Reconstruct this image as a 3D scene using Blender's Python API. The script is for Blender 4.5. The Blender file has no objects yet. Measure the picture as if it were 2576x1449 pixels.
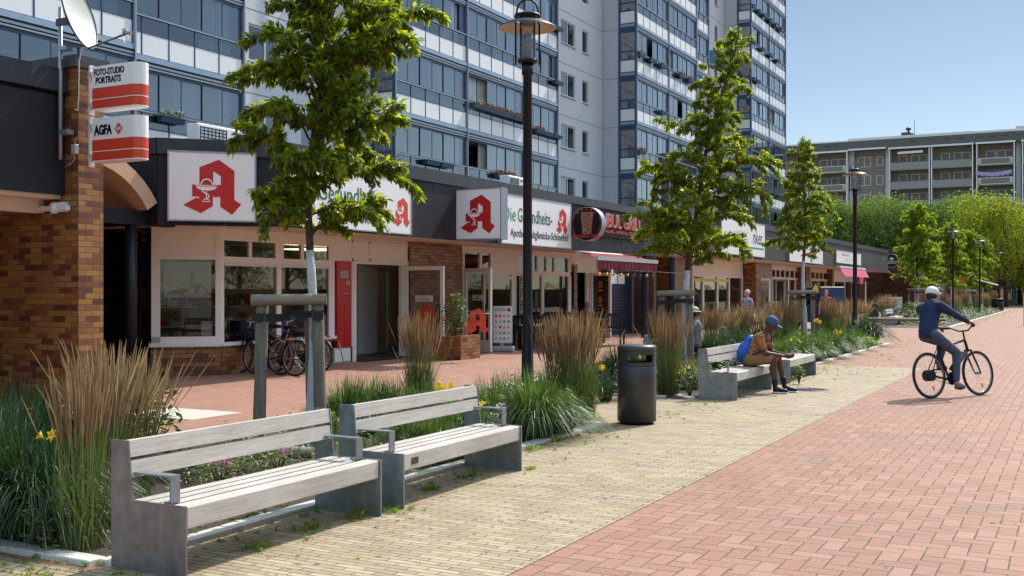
import bpy, bmesh, math, random
from mathutils import Vector, Matrix, noise
from math import sin, cos, pi, radians, sqrt, atan2
C = bpy.context.scene
COL = C.collection
# ---------------------------------------------------------------- camera, sky, sun, exposure
YAW = radians(28.04)
CS, SN = cos(YAW), sin(YAW)
FPX, CXP, HOR, EYE = 2679.0, 1288.0, 730.0, 1.62      # focal length in pixels of a 2576 px wide frame
cam_d = bpy.data.cameras.new("camera"); cam = bpy.data.objects.new("camera", cam_d); COL.objects.link(cam)
cam.location = (0, 0, EYE); cam.rotation_euler = (radians(90), 0, YAW)
cam_d.sensor_width = 36; cam_d.lens = 36 * FPX / 2576; cam_d.shift_y = (HOR - 724.5) / 2576
cam_d.clip_start = 0.1; cam_d.clip_end = 2000
C.camera = cam
SUN_EL = radians(46.5)
sx_, sy_ = -0.19, 0.93                                 # horizontal direction towards the sun is (+0.19, +0.93)
sun_dir = Vector((0.21, 0.93, 0)).normalized() * cos(SUN_EL) + Vector((0, 0, sin(SUN_EL)))
w = bpy.data.worlds.new("World"); C.world = w; w.use_nodes = True
nt = w.node_tree; bgn = nt.nodes["Background"]
sky = nt.nodes.new("ShaderNodeTexSky"); sky.sky_type = 'NISHITA'; sky.sun_disc = False
sky.sun_elevation = SUN_EL; sky.sun_rotation = atan2(sun_dir.x, sun_dir.y)
sky.air_density = 0.7; sky.dust_density = 0.2; sky.ozone_density = 1.0
tint = nt.nodes.new('ShaderNodeMix'); tint.data_type = 'RGBA'; tint.blend_type = 'MULTIPLY'; tint.inputs[0].default_value = 1.0
tc_ = nt.nodes.new('ShaderNodeTexCoord'); sz_ = nt.nodes.new('ShaderNodeSeparateXYZ'); mr_ = nt.nodes.new('ShaderNodeMapRange'); cl_ = nt.nodes.new('ShaderNodeMix'); cl_.data_type = 'RGBA'
nt.links.new(tc_.outputs['Generated'], sz_.inputs[0]); nt.links.new(sz_.outputs[2], mr_.inputs[0]); mr_.inputs[1].default_value = 0.27; mr_.inputs[2].default_value = 0.52
nt.links.new(mr_.outputs[0], cl_.inputs[0]); cl_.inputs[6].default_value = (0.67, 0.63, 0.55, 1); cl_.inputs[7].default_value = (5.3, 4.3, 2.9, 1)   # sky dimmed low down; unseen upper sky boosted as added fill light
nt.links.new(sky.outputs[0], tint.inputs[6]); nt.links.new(cl_.outputs[2], tint.inputs[7])
nt.links.new(tint.outputs[2], bgn.inputs[0]); bgn.inputs[1].default_value = 0.14
sl = bpy.data.lights.new("sun", 'SUN'); sl.energy = 3.5; sl.angle = radians(0.55); sl.color = (1.0, 0.95, 0.87)
so = bpy.data.objects.new("sun", sl); COL.objects.link(so); so.location = (0, 0, 60)
so.rotation_euler = sun_dir.to_track_quat('Z', 'Y').to_euler()
C.view_settings.view_transform = 'Standard'; C.view_settings.look = 'None'
C.view_settings.exposure = 0.55; C.view_settings.gamma = 1.0
C.cycles.use_denoising = True; C.cycles.max_bounces = 7; C.cycles.transparent_max_bounces = 16
C.cycles.diffuse_bounces = 3; C.cycles.glossy_bounces = 3; C.cycles.transmission_bounces = 4
C.cycles.caustics_reflective = False; C.cycles.caustics_refractive = False

# ---------------------------------------------------------------- survey helpers (photo column -> place on a known plane)
def GP(px, py, z=0.0):
    d = FPX * (EYE - z) / (py - HOR); r = (px - CXP) / FPX
    return Vector((d * (CS * r - SN), d * (SN * r + CS), z))
def OX(px, x0):
    r = (px - CXP) / FPX; d = x0 / (CS * r - SN); return d * (SN * r + CS), d
def OY(px, y0):
    r = (px - CXP) / FPX; d = y0 / (SN * r + CS); return d * (CS * r - SN), d
def HZ(py, d): return EYE + (HOR - py) * d / FPX
def AT(px, d, z=0.0):
    r = (px - CXP) / FPX; return Vector((d * (CS * r - SN), d * (SN * r + CS), z))

# ---------------------------------------------------------------- object helpers
def tag(o, label=None, cat=None, group=None, kind=None):
    if label: o['label'] = label
    if cat: o['category'] = cat
    if group: o['group'] = group
    if kind: o['kind'] = kind
    return o
def thing(name, label, cat, loc=(0, 0, 0), rz=0, group=None):
    o = bpy.data.objects.new(name, None); COL.objects.link(o); o.empty_display_size = 0.2
    o.location = loc; o.rotation_euler = (0, 0, rz)
    return tag(o, label, cat, group)
class MB:
    """collects faces; build() links them as ONE mesh object"""
    def __init__(s): s.v = []; s.f = []; s.m = []; s.sm = []
    def add(s, vs, fs, mi=0, smooth=False):
        n = len(s.v); s.v += [tuple(p) for p in vs]
        for f in fs: s.f.append(tuple(i + n for i in f)); s.m.append(mi); s.sm.append(smooth)
        return s
    def box(s, a, b, mi=0):
        x0, y0, z0 = a; x1, y1, z1 = b
        if x0 > x1: x0, x1 = x1, x0
        if y0 > y1: y0, y1 = y1, y0
        if z0 > z1: z0, z1 = z1, z0
        return s.add([(x0,y0,z0),(x1,y0,z0),(x1,y1,z0),(x0,y1,z0),(x0,y0,z1),(x1,y0,z1),(x1,y1,z1),(x0,y1,z1)],
              [(0,3,2,1),(4,5,6,7),(0,1,5,4),(1,2,6,5),(2,3,7,6),(3,0,4,7)], mi)
    def bbox(s, a, b, e=0.004, mi=0):
        """box with chamfered edges"""
        x0, y0, z0 = [min(p, q) for p, q in zip(a, b)]; x1, y1, z1 = [max(p, q) for p, q in zip(a, b)]
        e = min(e, (x1-x0)*.4, (y1-y0)*.4, (z1-z0)*.4)
        bm = bmesh.new(); r = bmesh.ops.create_cube(bm, size=1)
        for v in bm.verts:
            v.co = Vector(((x0+x1)/2 + v.co.x*(x1-x0), (y0+y1)/2 + v.co.y*(y1-y0), (z0+z1)/2 + v.co.z*(z1-z0)))
        bmesh.ops.bevel(bm, geom=bm.edges[:], offset=e, segments=1, affect='EDGES')
        bm.verts.index_update(); s.add([v.co[:] for v in bm.verts], [[v.index for v in f.verts] for f in bm.faces], mi); bm.free(); return s
    def obox(s, c, ux, uy, uz, mi=0):
        """oriented box: centre and three half vectors"""
        c, ux, uy, uz = map(Vector, (c, ux, uy, uz)); vs = []
        for k in (-1, 1):
            for a, b in ((-1,-1),(1,-1),(1,1),(-1,1)): vs.append(c + ux*a + uy*b + uz*k)
        return s.add(vs, [(0,3,2,1),(4,5,6,7),(0,1,5,4),(1,2,6,5),(2,3,7,6),(3,0,4,7)], mi)
    def quad(s, *p, mi=0): return s.add(p, [tuple(range(len(p)))], mi)
    def prism(s, poly, d, mi=0):
        """closed polygon (list of 3D points) pushed along vector d"""
        n = len(poly); d = Vector(d); a = [Vector(p) for p in poly]; b = [p + d for p in a]
        fs = [tuple(range(n))[::-1], tuple(range(n, 2*n))] + [(i, (i+1) % n, n + (i+1) % n, n + i) for i in range(n)]
        return s.add(a + b, fs, mi)
    def tube(s, pts, rad, n=8, mi=0, caps=True, smooth=True, flat=1.0):
        pts = [Vector(p) for p in pts]
        if not hasattr(rad, '__len__'): rad = [rad] * len(pts)
        vs = []; up = Vector((0, 0, 1)); prev = None
        for i, p in enumerate(pts):
            t = (pts[min(i+1, len(pts)-1)] - pts[max(i-1, 0)])
            t = t.normalized() if t.length > 1e-9 else Vector((0,0,1))
            if prev is None:
                a = t.cross(up); a = a.normalized() if a.length > 1e-3 else Vector((1, 0, 0))
            else:
                a = prev - t * prev.dot(t); a = a.normalized() if a.length > 1e-6 else t.orthogonal().normalized()
            prev = a; b = t.cross(a)
            for k in range(n):
                th = 2*pi*k/n; vs.append(p + (a*cos(th) + b*sin(th)*flat) * rad[i])
        fs = []
        for i in range(len(pts)-1):
            for k in range(n):
                fs.append((i*n+k, i*n+(k+1) % n, (i+1)*n+(k+1) % n, (i+1)*n+k))
        s.add(vs, fs, mi, smooth)
        if caps:
            m = len(s.v) - len(vs)
            s.f.append(tuple(m + k for k in range(n))[::-1]); s.m.append(mi); s.sm.append(False)
            s.f.append(tuple(m + (len(pts)-1)*n + k for k in range(n))); s.m.append(mi); s.sm.append(False)
        return s
    def lathe(s, prof, c=(0,0,0), n=24, mi=0, smooth=True, caps=True):
        vs = []
        for r, z in prof:
            for k in range(n):
                th = 2*pi*k/n; vs.append((c[0]+r*cos(th), c[1]+r*sin(th), c[2]+z))
        fs = [(i*n+k, i*n+(k+1) % n, (i+1)*n+(k+1) % n, (i+1)*n+k) for i in range(len(prof)-1) for k in range(n)]
        s.add(vs, fs, mi, smooth)
        if caps:
            m = len(s.v) - len(vs)
            s.f.append(tuple(m + k for k in range(n))[::-1]); s.m.append(mi); s.sm.append(False)
            s.f.append(tuple(m + (len(prof)-1)*n + k for k in range(n))); s.m.append(mi); s.sm.append(False)
        return s
    def ball(s, c, r, sc=(1,1,1), n=10, mi=0, rot=None):
        c = Vector(c); vs = []; fs = []
        m = max(4, n//2+1)
        for i in range(m+1):
            ph = pi*i/m
            for k in range(n):
                th = 2*pi*k/n; p = Vector((sin(ph)*cos(th)*sc[0], sin(ph)*sin(th)*sc[1], cos(ph)*sc[2])) * r
                if rot: p = rot @ p
                vs.append(c + p)
        for i in range(m):
            for k in range(n): fs.append((i*n+k, (i+1)*n+k, (i+1)*n+(k+1) % n, i*n+(k+1) % n))
        return s.add(vs, fs, mi, True)
    def build(s, name, mats, parent=None, loc=(0,0,0), mods=None):
        me = bpy.data.meshes.new(name)
        me.from_pydata(s.v, [], s.f); 
        if not isinstance(mats, (list, tuple)): mats = [mats]
        for m in mats: me.materials.append(m)
        me.polygons.foreach_set('material_index', s.m); me.polygons.foreach_set('use_smooth', s.sm)
        me.update()
        o = bpy.data.objects.new(name, me); COL.objects.link(o); o.location = loc
        if parent: o.parent = parent
        return o
def copy_tree(o, parent=None, loc=None, rz=None, sc=None, label=None, cat=None, group=None):
    c = o.copy(); COL.objects.link(c); c.parent = parent
    if loc is not None: c.location = loc
    if rz is not None: c.rotation_euler = (0, 0, rz)
    if sc is not None: c.scale = sc if hasattr(sc, '__len__') else (sc, sc, sc)
    if label: c['label'] = label
    if group: c['group'] = group
    for ch in list(o.children): copy_tree(ch, c)
    return c
def clean(o):
    bm = bmesh.new(); bm.from_mesh(o.data); bmesh.ops.recalc_face_normals(bm, faces=bm.faces); bm.to_mesh(o.data); bm.free(); return o

# ---------------------------------------------------------------- material helpers
class S:
    """wrapped socket with arithmetic"""
    def __init__(s, t, k): s.t = t; s.k = k
    def _m(s, op, a=None, b=None, c=None): return s.t.math(op, a, b, c)
    def __add__(s, o): return s._m('ADD', s, o)
    def __radd__(s, o): return s._m('ADD', o, s)
    def __sub__(s, o): return s._m('SUBTRACT', s, o)
    def __rsub__(s, o): return s._m('SUBTRACT', o, s)
    def __mul__(s, o): return s._m('MULTIPLY', s, o)
    def __rmul__(s, o): return s._m('MULTIPLY', o, s)
    def __truediv__(s, o): return s._m('DIVIDE', s, o)
    def floor(s): return s._m('FLOOR', s)
    def gt(s, o): return s._m('GREATER_THAN', s, o)
    def lt(s, o): return s._m('LESS_THAN', s, o)
    def mod(s, o): return s._m('FLOORED_MODULO', s, o)
    def min(s, o): return s._m('MINIMUM', s, o)
    def max(s, o): return s._m('MAXIMUM', s, o)
class T:
    def __init__(s, name):
        s.m = bpy.data.materials.new(name); s.m.use_nodes = True; s.nt = s.m.node_tree
        s.bsdf = s.nt.nodes['Principled BSDF']; s.out = s.nt.nodes['Material Output']
    def node(s, t, **kw):
        n = s.nt.nodes.new(t)
        for k, v in kw.items(): setattr(n, k, v)
        return n
    def put(s, v, inp):
        if isinstance(v, S): s.nt.links.new(v.k, inp)
        elif v is not None:
            if hasattr(v, '__len__') and len(v) == 3 and inp.type == 'RGBA': v = (*v, 1)
            inp.default_value = v
    def math(s, op, a=None, b=None, c=None):
        n = s.node('ShaderNodeMath', operation=op)
        for i, v in enumerate((a, b, c)):
            if v is not None: s.put(v, n.inputs[i])
        return S(s, n.outputs[0])
    def xyz(s, v):
        n = s.node('ShaderNodeSeparateXYZ'); s.put(v, n.inputs[0]); return [S(s, n.outputs[i]) for i in range(3)]
    def comb(s, x, y, z=0.0):
        n = s.node('ShaderNodeCombineXYZ'); s.put(x, n.inputs[0]); s.put(y, n.inputs[1]); s.put(z, n.inputs[2]); return S(s, n.outputs[0])
    def pos(s): return S(s, s.node('ShaderNodeNewGeometry').outputs['Position'])
    def nrm(s): return S(s, s.node('ShaderNodeNewGeometry').outputs['True Normal'])
    def obj(s): return S(s, s.node('ShaderNodeTexCoord').outputs['Object'])
    def noise(s, vec, scale, detail=2.0, rough=0.5, dist=0.0):
        n = s.node('ShaderNodeTexNoise'); s.put(vec, n.inputs['Vector']); n.inputs['Scale'].default_value = scale
        n.inputs['Detail'].default_value = detail; n.inputs['Roughness'].default_value = rough; n.inputs['Distortion'].default_value = dist
        return S(s, n.outputs[0])
    def white(s, vec):
        n = s.node('ShaderNodeTexWhiteNoise', noise_dimensions='3D'); s.put(vec, n.inputs['Vector']); return S(s, n.outputs['Value'])
    def ramp(s, fac, stops, interp='LINEAR'):
        n = s.node('ShaderNodeValToRGB'); n.color_ramp.interpolation = interp; e = n.color_ramp.elements
        e[0].position = stops[0][0]; e[0].color = (*stops[0][1], 1); e[1].position = stops[-1][0]; e[1].color = (*stops[-1][1], 1)
        for p, c in stops[1:-1]:
            q = e.new(p); q.color = (*c, 1)
        s.put(fac, n.inputs[0]); return S(s, n.outputs[0])
    def mix(s, fac, a, b, blend='MIX'):
        n = s.node('ShaderNodeMix', data_type='RGBA', blend_type=blend)
        s.put(fac, n.inputs[0]); s.put(a, n.inputs[6]); s.put(b, n.inputs[7]); return S(s, n.outputs[2])
    def maprange(s, v, a, b, c, d):
        n = s.node('ShaderNodeMapRange'); s.put(v, n.inputs[0])
        for i, q in enumerate((a, b, c, d)): n.inputs[i+1].default_value = q
        return S(s, n.outputs[0])
    def vmul(s, v, k):
        n = s.node('ShaderNodeVectorMath', operation='MULTIPLY'); s.put(v, n.inputs[0]); n.inputs[1].default_value = k; return S(s, n.outputs[0])
    def bump(s, h, strength=0.3, dist=0.01):
        n = s.node('ShaderNodeBump'); s.put(h, n.inputs['Height']); n.inputs['Strength'].default_value = strength; n.inputs['Distance'].default_value = dist
        s.nt.links.new(n.outputs[0], s.bsdf.inputs['Normal'])
    def base(s, c): s.put(c, s.bsdf.inputs['Base Color']); return s
    def set(s, rough=None, metal=None, spec=None, **kw):
        if rough is not None: s.put(rough, s.bsdf.inputs['Roughness'])
        if metal is not None: s.put(metal, s.bsdf.inputs['Metallic'])
        if spec is not None: s.put(spec, s.bsdf.inputs['Specular IOR Level'])
        for k, v in kw.items(): s.put(v, s.bsdf.inputs[k.replace('_', ' ')])
        return s
def plain(name, c, rough=0.6, metal=0.0, var=0.12, scale=6.0, spec=0.5, bump=0.0, bs=60.0):
    """painted or coated surface: base colour with soft irregular variation of the coat"""
    t = T(name); p = t.pos(); n = t.noise(p, scale, 4.0, 0.6)
    t.base(t.mix(n, tuple(q*(1-var) for q in c), tuple(min(1, q*(1+var)) for q in c)))
    t.set(rough=t.maprange(t.noise(p, scale*3, 2.0), 0.3, 0.7, max(0.02, rough-0.08), min(1, rough+0.08)), metal=metal, spec=spec)
    if bump: t.bump(t.noise(p, bs, 3.0), bump, 0.004 if bs > 17 or bs < 15 else 0.02)
    return t.m
M = {}
# --- paving
def stains(t, c, p):
    st = t.noise(p, .8, 5.0, .65, .6); c = t.mix(t.maprange(st, .50, .70, 0.0, .34), c, (.17,.13,.10))
    v = t.node('ShaderNodeTexVoronoi'); v.inputs['Scale'].default_value = 1.9; t.put(p, v.inputs['Vector']); ds = S(t, v.outputs['Distance'])
    return t.mix(t.maprange(ds - t.noise(p, 30.0, 1.0) * .03, .0, .034, .75, 0.0), c, (.07,.055,.045))
def herringbone(name, unit, cols, joint, weed, rough=0.8):
    t = T(name); p = t.pos(); x, y, z = t.xyz(p)
    wob = t.noise(p, 1.3, 1.0) * 0.02
    u = (x + wob) / unit; v = (y - wob) / unit
    i = u.floor(); j = v.floor(); fu = u - i; fv = v - j
    m = (i - j).mod(4.0)
    hz = m.lt(1.5); a1 = t.math('COMPARE', m, 0.0, 0.1); a2 = t.math('COMPARE', m, 1.0, 0.1)
    b2 = t.math('COMPARE', m, 2.0, 0.1); b3 = t.math('COMPARE', m, 3.0, 0.1)
    big = 9.0
    left = fu + a2 * big; right = (1.0 - fu) + a1 * big
    bot = fv + b2 * big; top = (1.0 - fv) + b3 * big
    d = left.min(right).min(bot).min(top)
    bi = i - a2; bj = j - b2
    rnd = t.white(t.comb(bi, bj, hz))
    lo = t.noise(p, 0.35, 3.0); hi = t.noise(p, 55.0, 3.0, 0.7)
    c = t.ramp(rnd, cols)
    c = t.mix(t.maprange(lo, 0.35, 0.7, 0.0, 0.35), c, (cols[1][1][0]*1.12, cols[1][1][1]*1.18, cols[1][1][2]*1.22))
    c = t.mix(0.35, c, t.ramp(hi, [(0.3, tuple(q*.6 for q in cols[0][1])), (0.7, tuple(min(1,q*1.3) for q in cols[-1][1]))]))
    c = stains(t, c, p)
    jw = t.maprange(t.noise(p, 4.0, 2.0), 0.3, 0.7, joint*.6, joint*1.5)
    jm = t.maprange(d - jw, -0.012, 0.012, 1.0, 0.0)
    jc = t.mix(t.noise(p, 2.2, 4.0, 0.7).gt(weed), (0.085, 0.062, 0.045), (0.10, 0.115, 0.03))
    t.base(t.mix(jm, c, jc)); t.set(rough=rough, spec=0.25)
    t.bump(t.maprange(d - jw, -0.02, 0.05, 0.0, 1.0) + hi * 0.25 + rnd * 0.4, 0.7, 0.006)
    return t.m
def coursed(name, bw, bh, mort, cols, mcol, wall, rough=0.5, spec=0.5, bump=0.6, wob=0.0, weed=None, off=0.5):
    t = T(name); p = t.pos(); x, y, z = t.xyz(p)
    if wall:
        nx, ny, nz = t.xyz(t.nrm()); u = x * (0.0 - ny) + y * nx; vec = t.comb(u, z, 0.0)
    else:
        k = t.noise(p, 0.8, 1.0) * wob; vec = t.comb(x, y + k, 0.0)
    b = t.node('ShaderNodeTexBrick'); b.offset = off; b.squash = 1.0
    t.put(vec, b.inputs['Vector']); b.inputs['Color1'].default_value = (0,0,0,1); b.inputs['Color2'].default_value = (1,1,1,1)
    b.inputs['Mortar'].default_value = (0.5,0.5,0.5,1); b.inputs['Scale'].default_value = 1.0
    b.inputs['Mortar Size'].default_value = mort; b.inputs['Mortar Smooth'].default_value = 0.15
    b.inputs['Bias'].default_value = 0.0; b.inputs['Brick Width'].default_value = bw; b.inputs['Row Height'].default_value = bh
    col = S(t, b.outputs['Color']); fac = S(t, b.outputs['Fac'])
    hi = t.noise(p, 45.0, 3.0, 0.7)
    c = t.ramp(t.mix(0.16, col, t.noise(p, 9.0, 2.0)), cols)
    c = t.mix(0.25, c, t.mix(hi, tuple(q*.5 for q in cols[1][1]), tuple(min(1, q*1.5) for q in cols[1][1])))
    if not wall: c = stains(t, c, p)
    mc = mcol
    if weed: mc = t.mix(t.noise(p, 2.0, 4.0, 0.7).gt(weed), mcol, (0.16, 0.17, 0.05))
    t.base(t.mix(fac, c, mc)); t.set(rough=t.mix(fac, (rough,)*3, (0.9,)*3), spec=spec)
    t.bump((1.0 - fac) + hi * 0.15, bump, 0.006)
    return t.m
M['promenade'] = herringbone('promenade_clinker', 0.119, [(0.0,(.25,.116,.075)),(0.5,(.305,.155,.104)),(1.0,(.375,.207,.150))], 0.027, 0.56, .75)
M['walkway'] = herringbone('walkway_clinker', 0.105, [(0.0,(.30,.145,.10)),(0.5,(.345,.175,.125)),(1.0,(.40,.22,.16))], 0.025, 0.66)
M['yellow'] = coursed('yellow_clinker', .215, .058, .0045, [(0,(.28,.205,.13)),(.5,(.355,.272,.178)),(1,(.475,.385,.268))], (.10,.075,.045), False, rough=.75, spec=.35, bump=.8, wob=.05, weed=.53)
M['brick'] = coursed('glazed_brick', .25, .083, .0055, [(0,(.05,.018,.012)),(.16,(.13,.04,.018)),(.38,(.27,.10,.026)),(.66,(.37,.165,.04)),(1,(.43,.21,.06))], (.07,.055,.045), True, rough=.33, spec=.6, bump=.8)
M['brickdark'] = coursed('dark_brick', .25, .083, .006, [(0,(.035,.016,.012)),(.5,(.10,.04,.024)),(1,(.17,.07,.038))], (.05,.04,.035), True, rough=.5, spec=.4, bump=.6)
M['tile'] = coursed('white_tile', .16, .16, .006, [(0,(.5,.5,.48)),(.5,(.58,.58,.56)),(1,(.66,.66,.64))], (.3,.3,.3), True, rough=.5, off=0.0)
M['kerb'] = plain('kerb_concrete', (.56,.54,.49), .85, var=.14, scale=14, bump=.3)
M['plate'] = plain('concrete_plate', (.50,.46,.38), .85, var=.1, scale=9, bump=.2)
M['soil'] = plain('soil', (.055,.04,.028), .95, var=.4, scale=18, bump=.9, bs=35)
M['lawn'] = plain('dry_lawn', (.16,.18,.06), .95, var=.35, scale=2.5, bump=.6)
M['asphalt'] = plain('ground', (.20,.17,.14), .9, var=.2, scale=1.0)
# --- building
M['fascia'] = plain('dark_fascia', (.017,.018,.024), .55, var=.12, scale=1.2, spec=.3)
M['fascia_grey'] = plain('grey_fascia', (.048,.048,.048), .6, var=.1, scale=1.0, spec=.3)
M['coping'] = plain('coping', (.032,.036,.046), .45, var=.15, scale=2, spec=.4)
M['render'] = plain('rough_render', (.58,.58,.60), .9, var=.14, scale=7, bump=.9, bs=28)
M['concrete'] = plain('smooth_concrete', (.53,.53,.565), .85, var=.06, scale=1.0, bump=.1)
M['joint'] = plain('joint', (.24,.23,.23), .9)
M['panel'] = plain('white_panel', (.80,.79,.78), .45, var=.03, scale=1.0)
M['whiteframe'] = plain('cream_frame', (.84,.80,.75), .45, var=.06, scale=3)
te = T('ceiling_light'); te.set(Emission_Color=(1.0,.86,.62,1), Emission_Strength=1.6); M['ceilinglight'] = te.m
M['soffit'] = plain('soffit', (.74,.60,.50), .6, var=.07, scale=2)
M['winframe'] = plain('window_frame', (.62,.61,.60), .4, var=.04)
M['blue'] = plain('blue_frame', (.035,.075,.145), .4, var=.12, scale=3)
M['bluedark'] = plain('navy_column', (.010,.015,.030), .45, var=.12, scale=3, spec=.3)
M['steel'] = plain('galvanised_rail', (.30,.33,.38), .35, metal=.6, var=.15, scale=8)
M['ledge'] = plain('light_blue_ledge', (.27,.36,.46), .35, metal=.3, var=.12, scale=2)
M['track'] = plain('dark_track', (.022,.03,.045), .45)
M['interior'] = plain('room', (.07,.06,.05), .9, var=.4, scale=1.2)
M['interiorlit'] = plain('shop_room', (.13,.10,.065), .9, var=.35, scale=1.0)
M['curtain'] = plain('curtain', (.42,.50,.58), .9, var=.2, scale=5)
M['curtaingrey'] = plain('curtain_grey', (.30,.29,.27), .9, var=.2, scale=5)
M['curtainbrown'] = plain('curtain_brown', (.10,.07,.06), .9, var=.25, scale=5)
M['black'] = plain('black_paint', (.010,.011,.015), .4, var=.2, scale=10, spec=.3)
M['boardblack'] = plain('sign_board_black', (.008,.008,.009), .7, var=.2, scale=10, spec=.15)
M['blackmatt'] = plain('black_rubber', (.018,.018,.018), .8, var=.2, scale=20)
M['anthracite'] = plain('anthracite_coat', (.055,.053,.055), .38, metal=.35, var=.1, scale=25)
M['whitepaint'] = plain('white_plastic', (.70,.69,.68), .4, var=.04)
M['greyplastic'] = plain('grey_plastic', (.35,.36,.37), .5, var=.08)
M['redsign'] = plain('red_film', (.50,.012,.012), .35, var=.06, scale=2)
M['redbright'] = plain('red_orange', (.62,.055,.02), .4, var=.05)
M['redlocker'] = plain('red_locker', (.48,.006,.012), .35, var=.06)
M['orange'] = plain('orange', (.75,.28,.02), .5)
M['yellowp'] = plain('yellow', (.80,.56,.02), .5)
M['greenp'] = plain('green', (.03,.30,.08), .4)
M['greend'] = plain('green_dark', (.01,.14,.06), .5)
M['purple'] = plain('purple', (.16,.05,.30), .6)
M['pink'] = plain('pink', (.42,.035,.13), .8)
M['woodsoffit'] = plain('wood_soffit', (.50,.36,.25), .6, var=.15, scale=4)
M['orangewood'] = plain('orange_wood', (.50,.33,.20), .6, var=.2, scale=5)
M['blockrender'] = plain('exposed_aggregate', (.22,.20,.18), .95, var=.22, scale=3.5, bump=.5, bs=20)
M['blockpanel'] = plain('block_balcony', (.31,.295,.28), .95, var=.18, scale=4)
M['blockdark'] = plain('block_attic', (.13,.125,.12), .95, var=.25, scale=3)
M['blockwall'] = plain('block_wall', (.235,.205,.165), .95, var=.12, scale=2)
M['dish'] = plain('dish_coat', (.50,.51,.47), .5, var=.05, scale=12)
def steel_plate(name, c1, c2):
    t = T(name); p = t.obj(); n = t.noise(p, 3.0, 5.0, 0.65, 1.2); x, y, z = t.xyz(p)
    st = t.noise(t.vmul(p, (9, 9, 1.2)), 1.6, 4.0, 0.6)
    v = t.node('ShaderNodeTexVoronoi'); v.inputs['Scale'].default_value = 16; t.put(p, v.inputs['Vector'])
    k = n * 0.55 + st * 0.35 + S(t, v.outputs['Distance']) * 0.25
    t.base(t.ramp(k, [(0.25, c1), (0.5, tuple((a+b)/2 for a, b in zip(c1, c2))), (0.8, c2)]))
    t.set(rough=t.maprange(n, .3, .7, .28, .5), metal=.55); t.bump(n, .15, .004); return t.m
M['plate_steel'] = steel_plate('galvanised_plate', (.13,.15,.16), (.34,.38,.40))
M['plate_brown'] = steel_plate('galvanised_plate_tarnished', (.105,.08,.085), (.27,.25,.27))
M['armrest'] = steel_plate('armrest_steel', (.16,.17,.19), (.28,.30,.33))
def wood(name, c1, c2, axis=1, stretch=14.0, sc=3.0, cracks=.35, rough=.8):
    t = T(name); p = t.obj(); k = [stretch, stretch, stretch]; k[axis] = 1.0
    q = t.vmul(p, tuple(k)); n = t.noise(q, sc, 5.0, 0.65, 0.8); f = t.noise(q, sc*5, 3.0, 0.7)
    lo = t.noise(p, 2.2, 3.0, 0.5)
    c = t.ramp(n * 0.7 + lo * 0.3, [(0.3, c1), (0.7, c2)])
    c = t.mix(t.maprange(f, .56, .72, 0.0, cracks), c, tuple(a*.35 for a in c1))
    t.base(c); t.set(rough=rough, spec=.25); t.bump(f + n, .45, .003); return t.m
M['bench'] = wood('weathered_slat', (.37,.325,.28), (.60,.555,.505), 1)
M['benchx'] = wood('weathered_slat_cross', (.40,.355,.315), (.60,.56,.51), 0)
M['post'] = wood('weathered_post', (.10,.085,.068), (.25,.215,.17), 2, 9.0, 3.0, .5)
M['logx'] = wood('weathered_log', (.17,.145,.11), (.34,.29,.22), 0, 9.0, 3.0, .5)
M['bark'] = wood('bark', (.045,.035,.028), (.12,.095,.075), 2, 5.0, 6.0, .5)
t = T('limewashed_bark'); p = t.obj(); n = t.noise(p, 14.0, 5.0, .7); n2 = t.noise(t.vmul(p, (5,5,1)), 5.0, 4.0, .6)
t.base(t.mix(t.maprange(n2, .55, .7, 0, .8), t.mix(n, (.40,.43,.47), (.62,.64,.66)), (.16,.14,.12))); t.set(rough=.9); t.bump(n, .6, .006); M['lime'] = t.m
# --- glass
def glass(name, tint, refl, fres=1.45):
    t = T(name); nt = t.nt; nt.nodes.remove(t.bsdf)
    tr = t.node('ShaderNodeBsdfTransparent'); tr.inputs[0].default_value = (*tint, 1)
    gl = t.node('ShaderNodeBsdfGlossy'); gl.inputs['Roughness'].default_value = 0.015; gl.inputs[0].default_value = (.95,.97,1,1)
    p = t.pos(); b = t.node('ShaderNodeBump'); b.inputs['Strength'].default_value = .03; t.put(t.noise(p, .9, 2.0), b.inputs['Height'])
    nt.links.new(b.outputs[0], gl.inputs['Normal'])
    fr = t.node('ShaderNodeFresnel'); fr.inputs[0].default_value = fres
    fac = S(t, fr.outputs[0]) * 1.0 + refl
    mx = t.node('ShaderNodeMixShader'); t.put(fac.min(1.0), mx.inputs[0]); nt.links.new(tr.outputs[0], mx.inputs[1]); nt.links.new(gl.outputs[0], mx.inputs[2])
    nt.links.new(mx.outputs[0], t.out.inputs[0]); return t.m
M['glass'] = glass('tower_glass', (.60,.67,.72), .23)
M['glasslight'] = glass('railing_glass', (.55,.64,.72), .16)
M['shopglass'] = glass('shop_glass', (.62,.66,.64), .03)
M['lampglass'] = glass('lamp_glass', (.86,.88,.9), .05)
M['winglass'] = glass('window_glass', (.62,.68,.74), .16)
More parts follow.
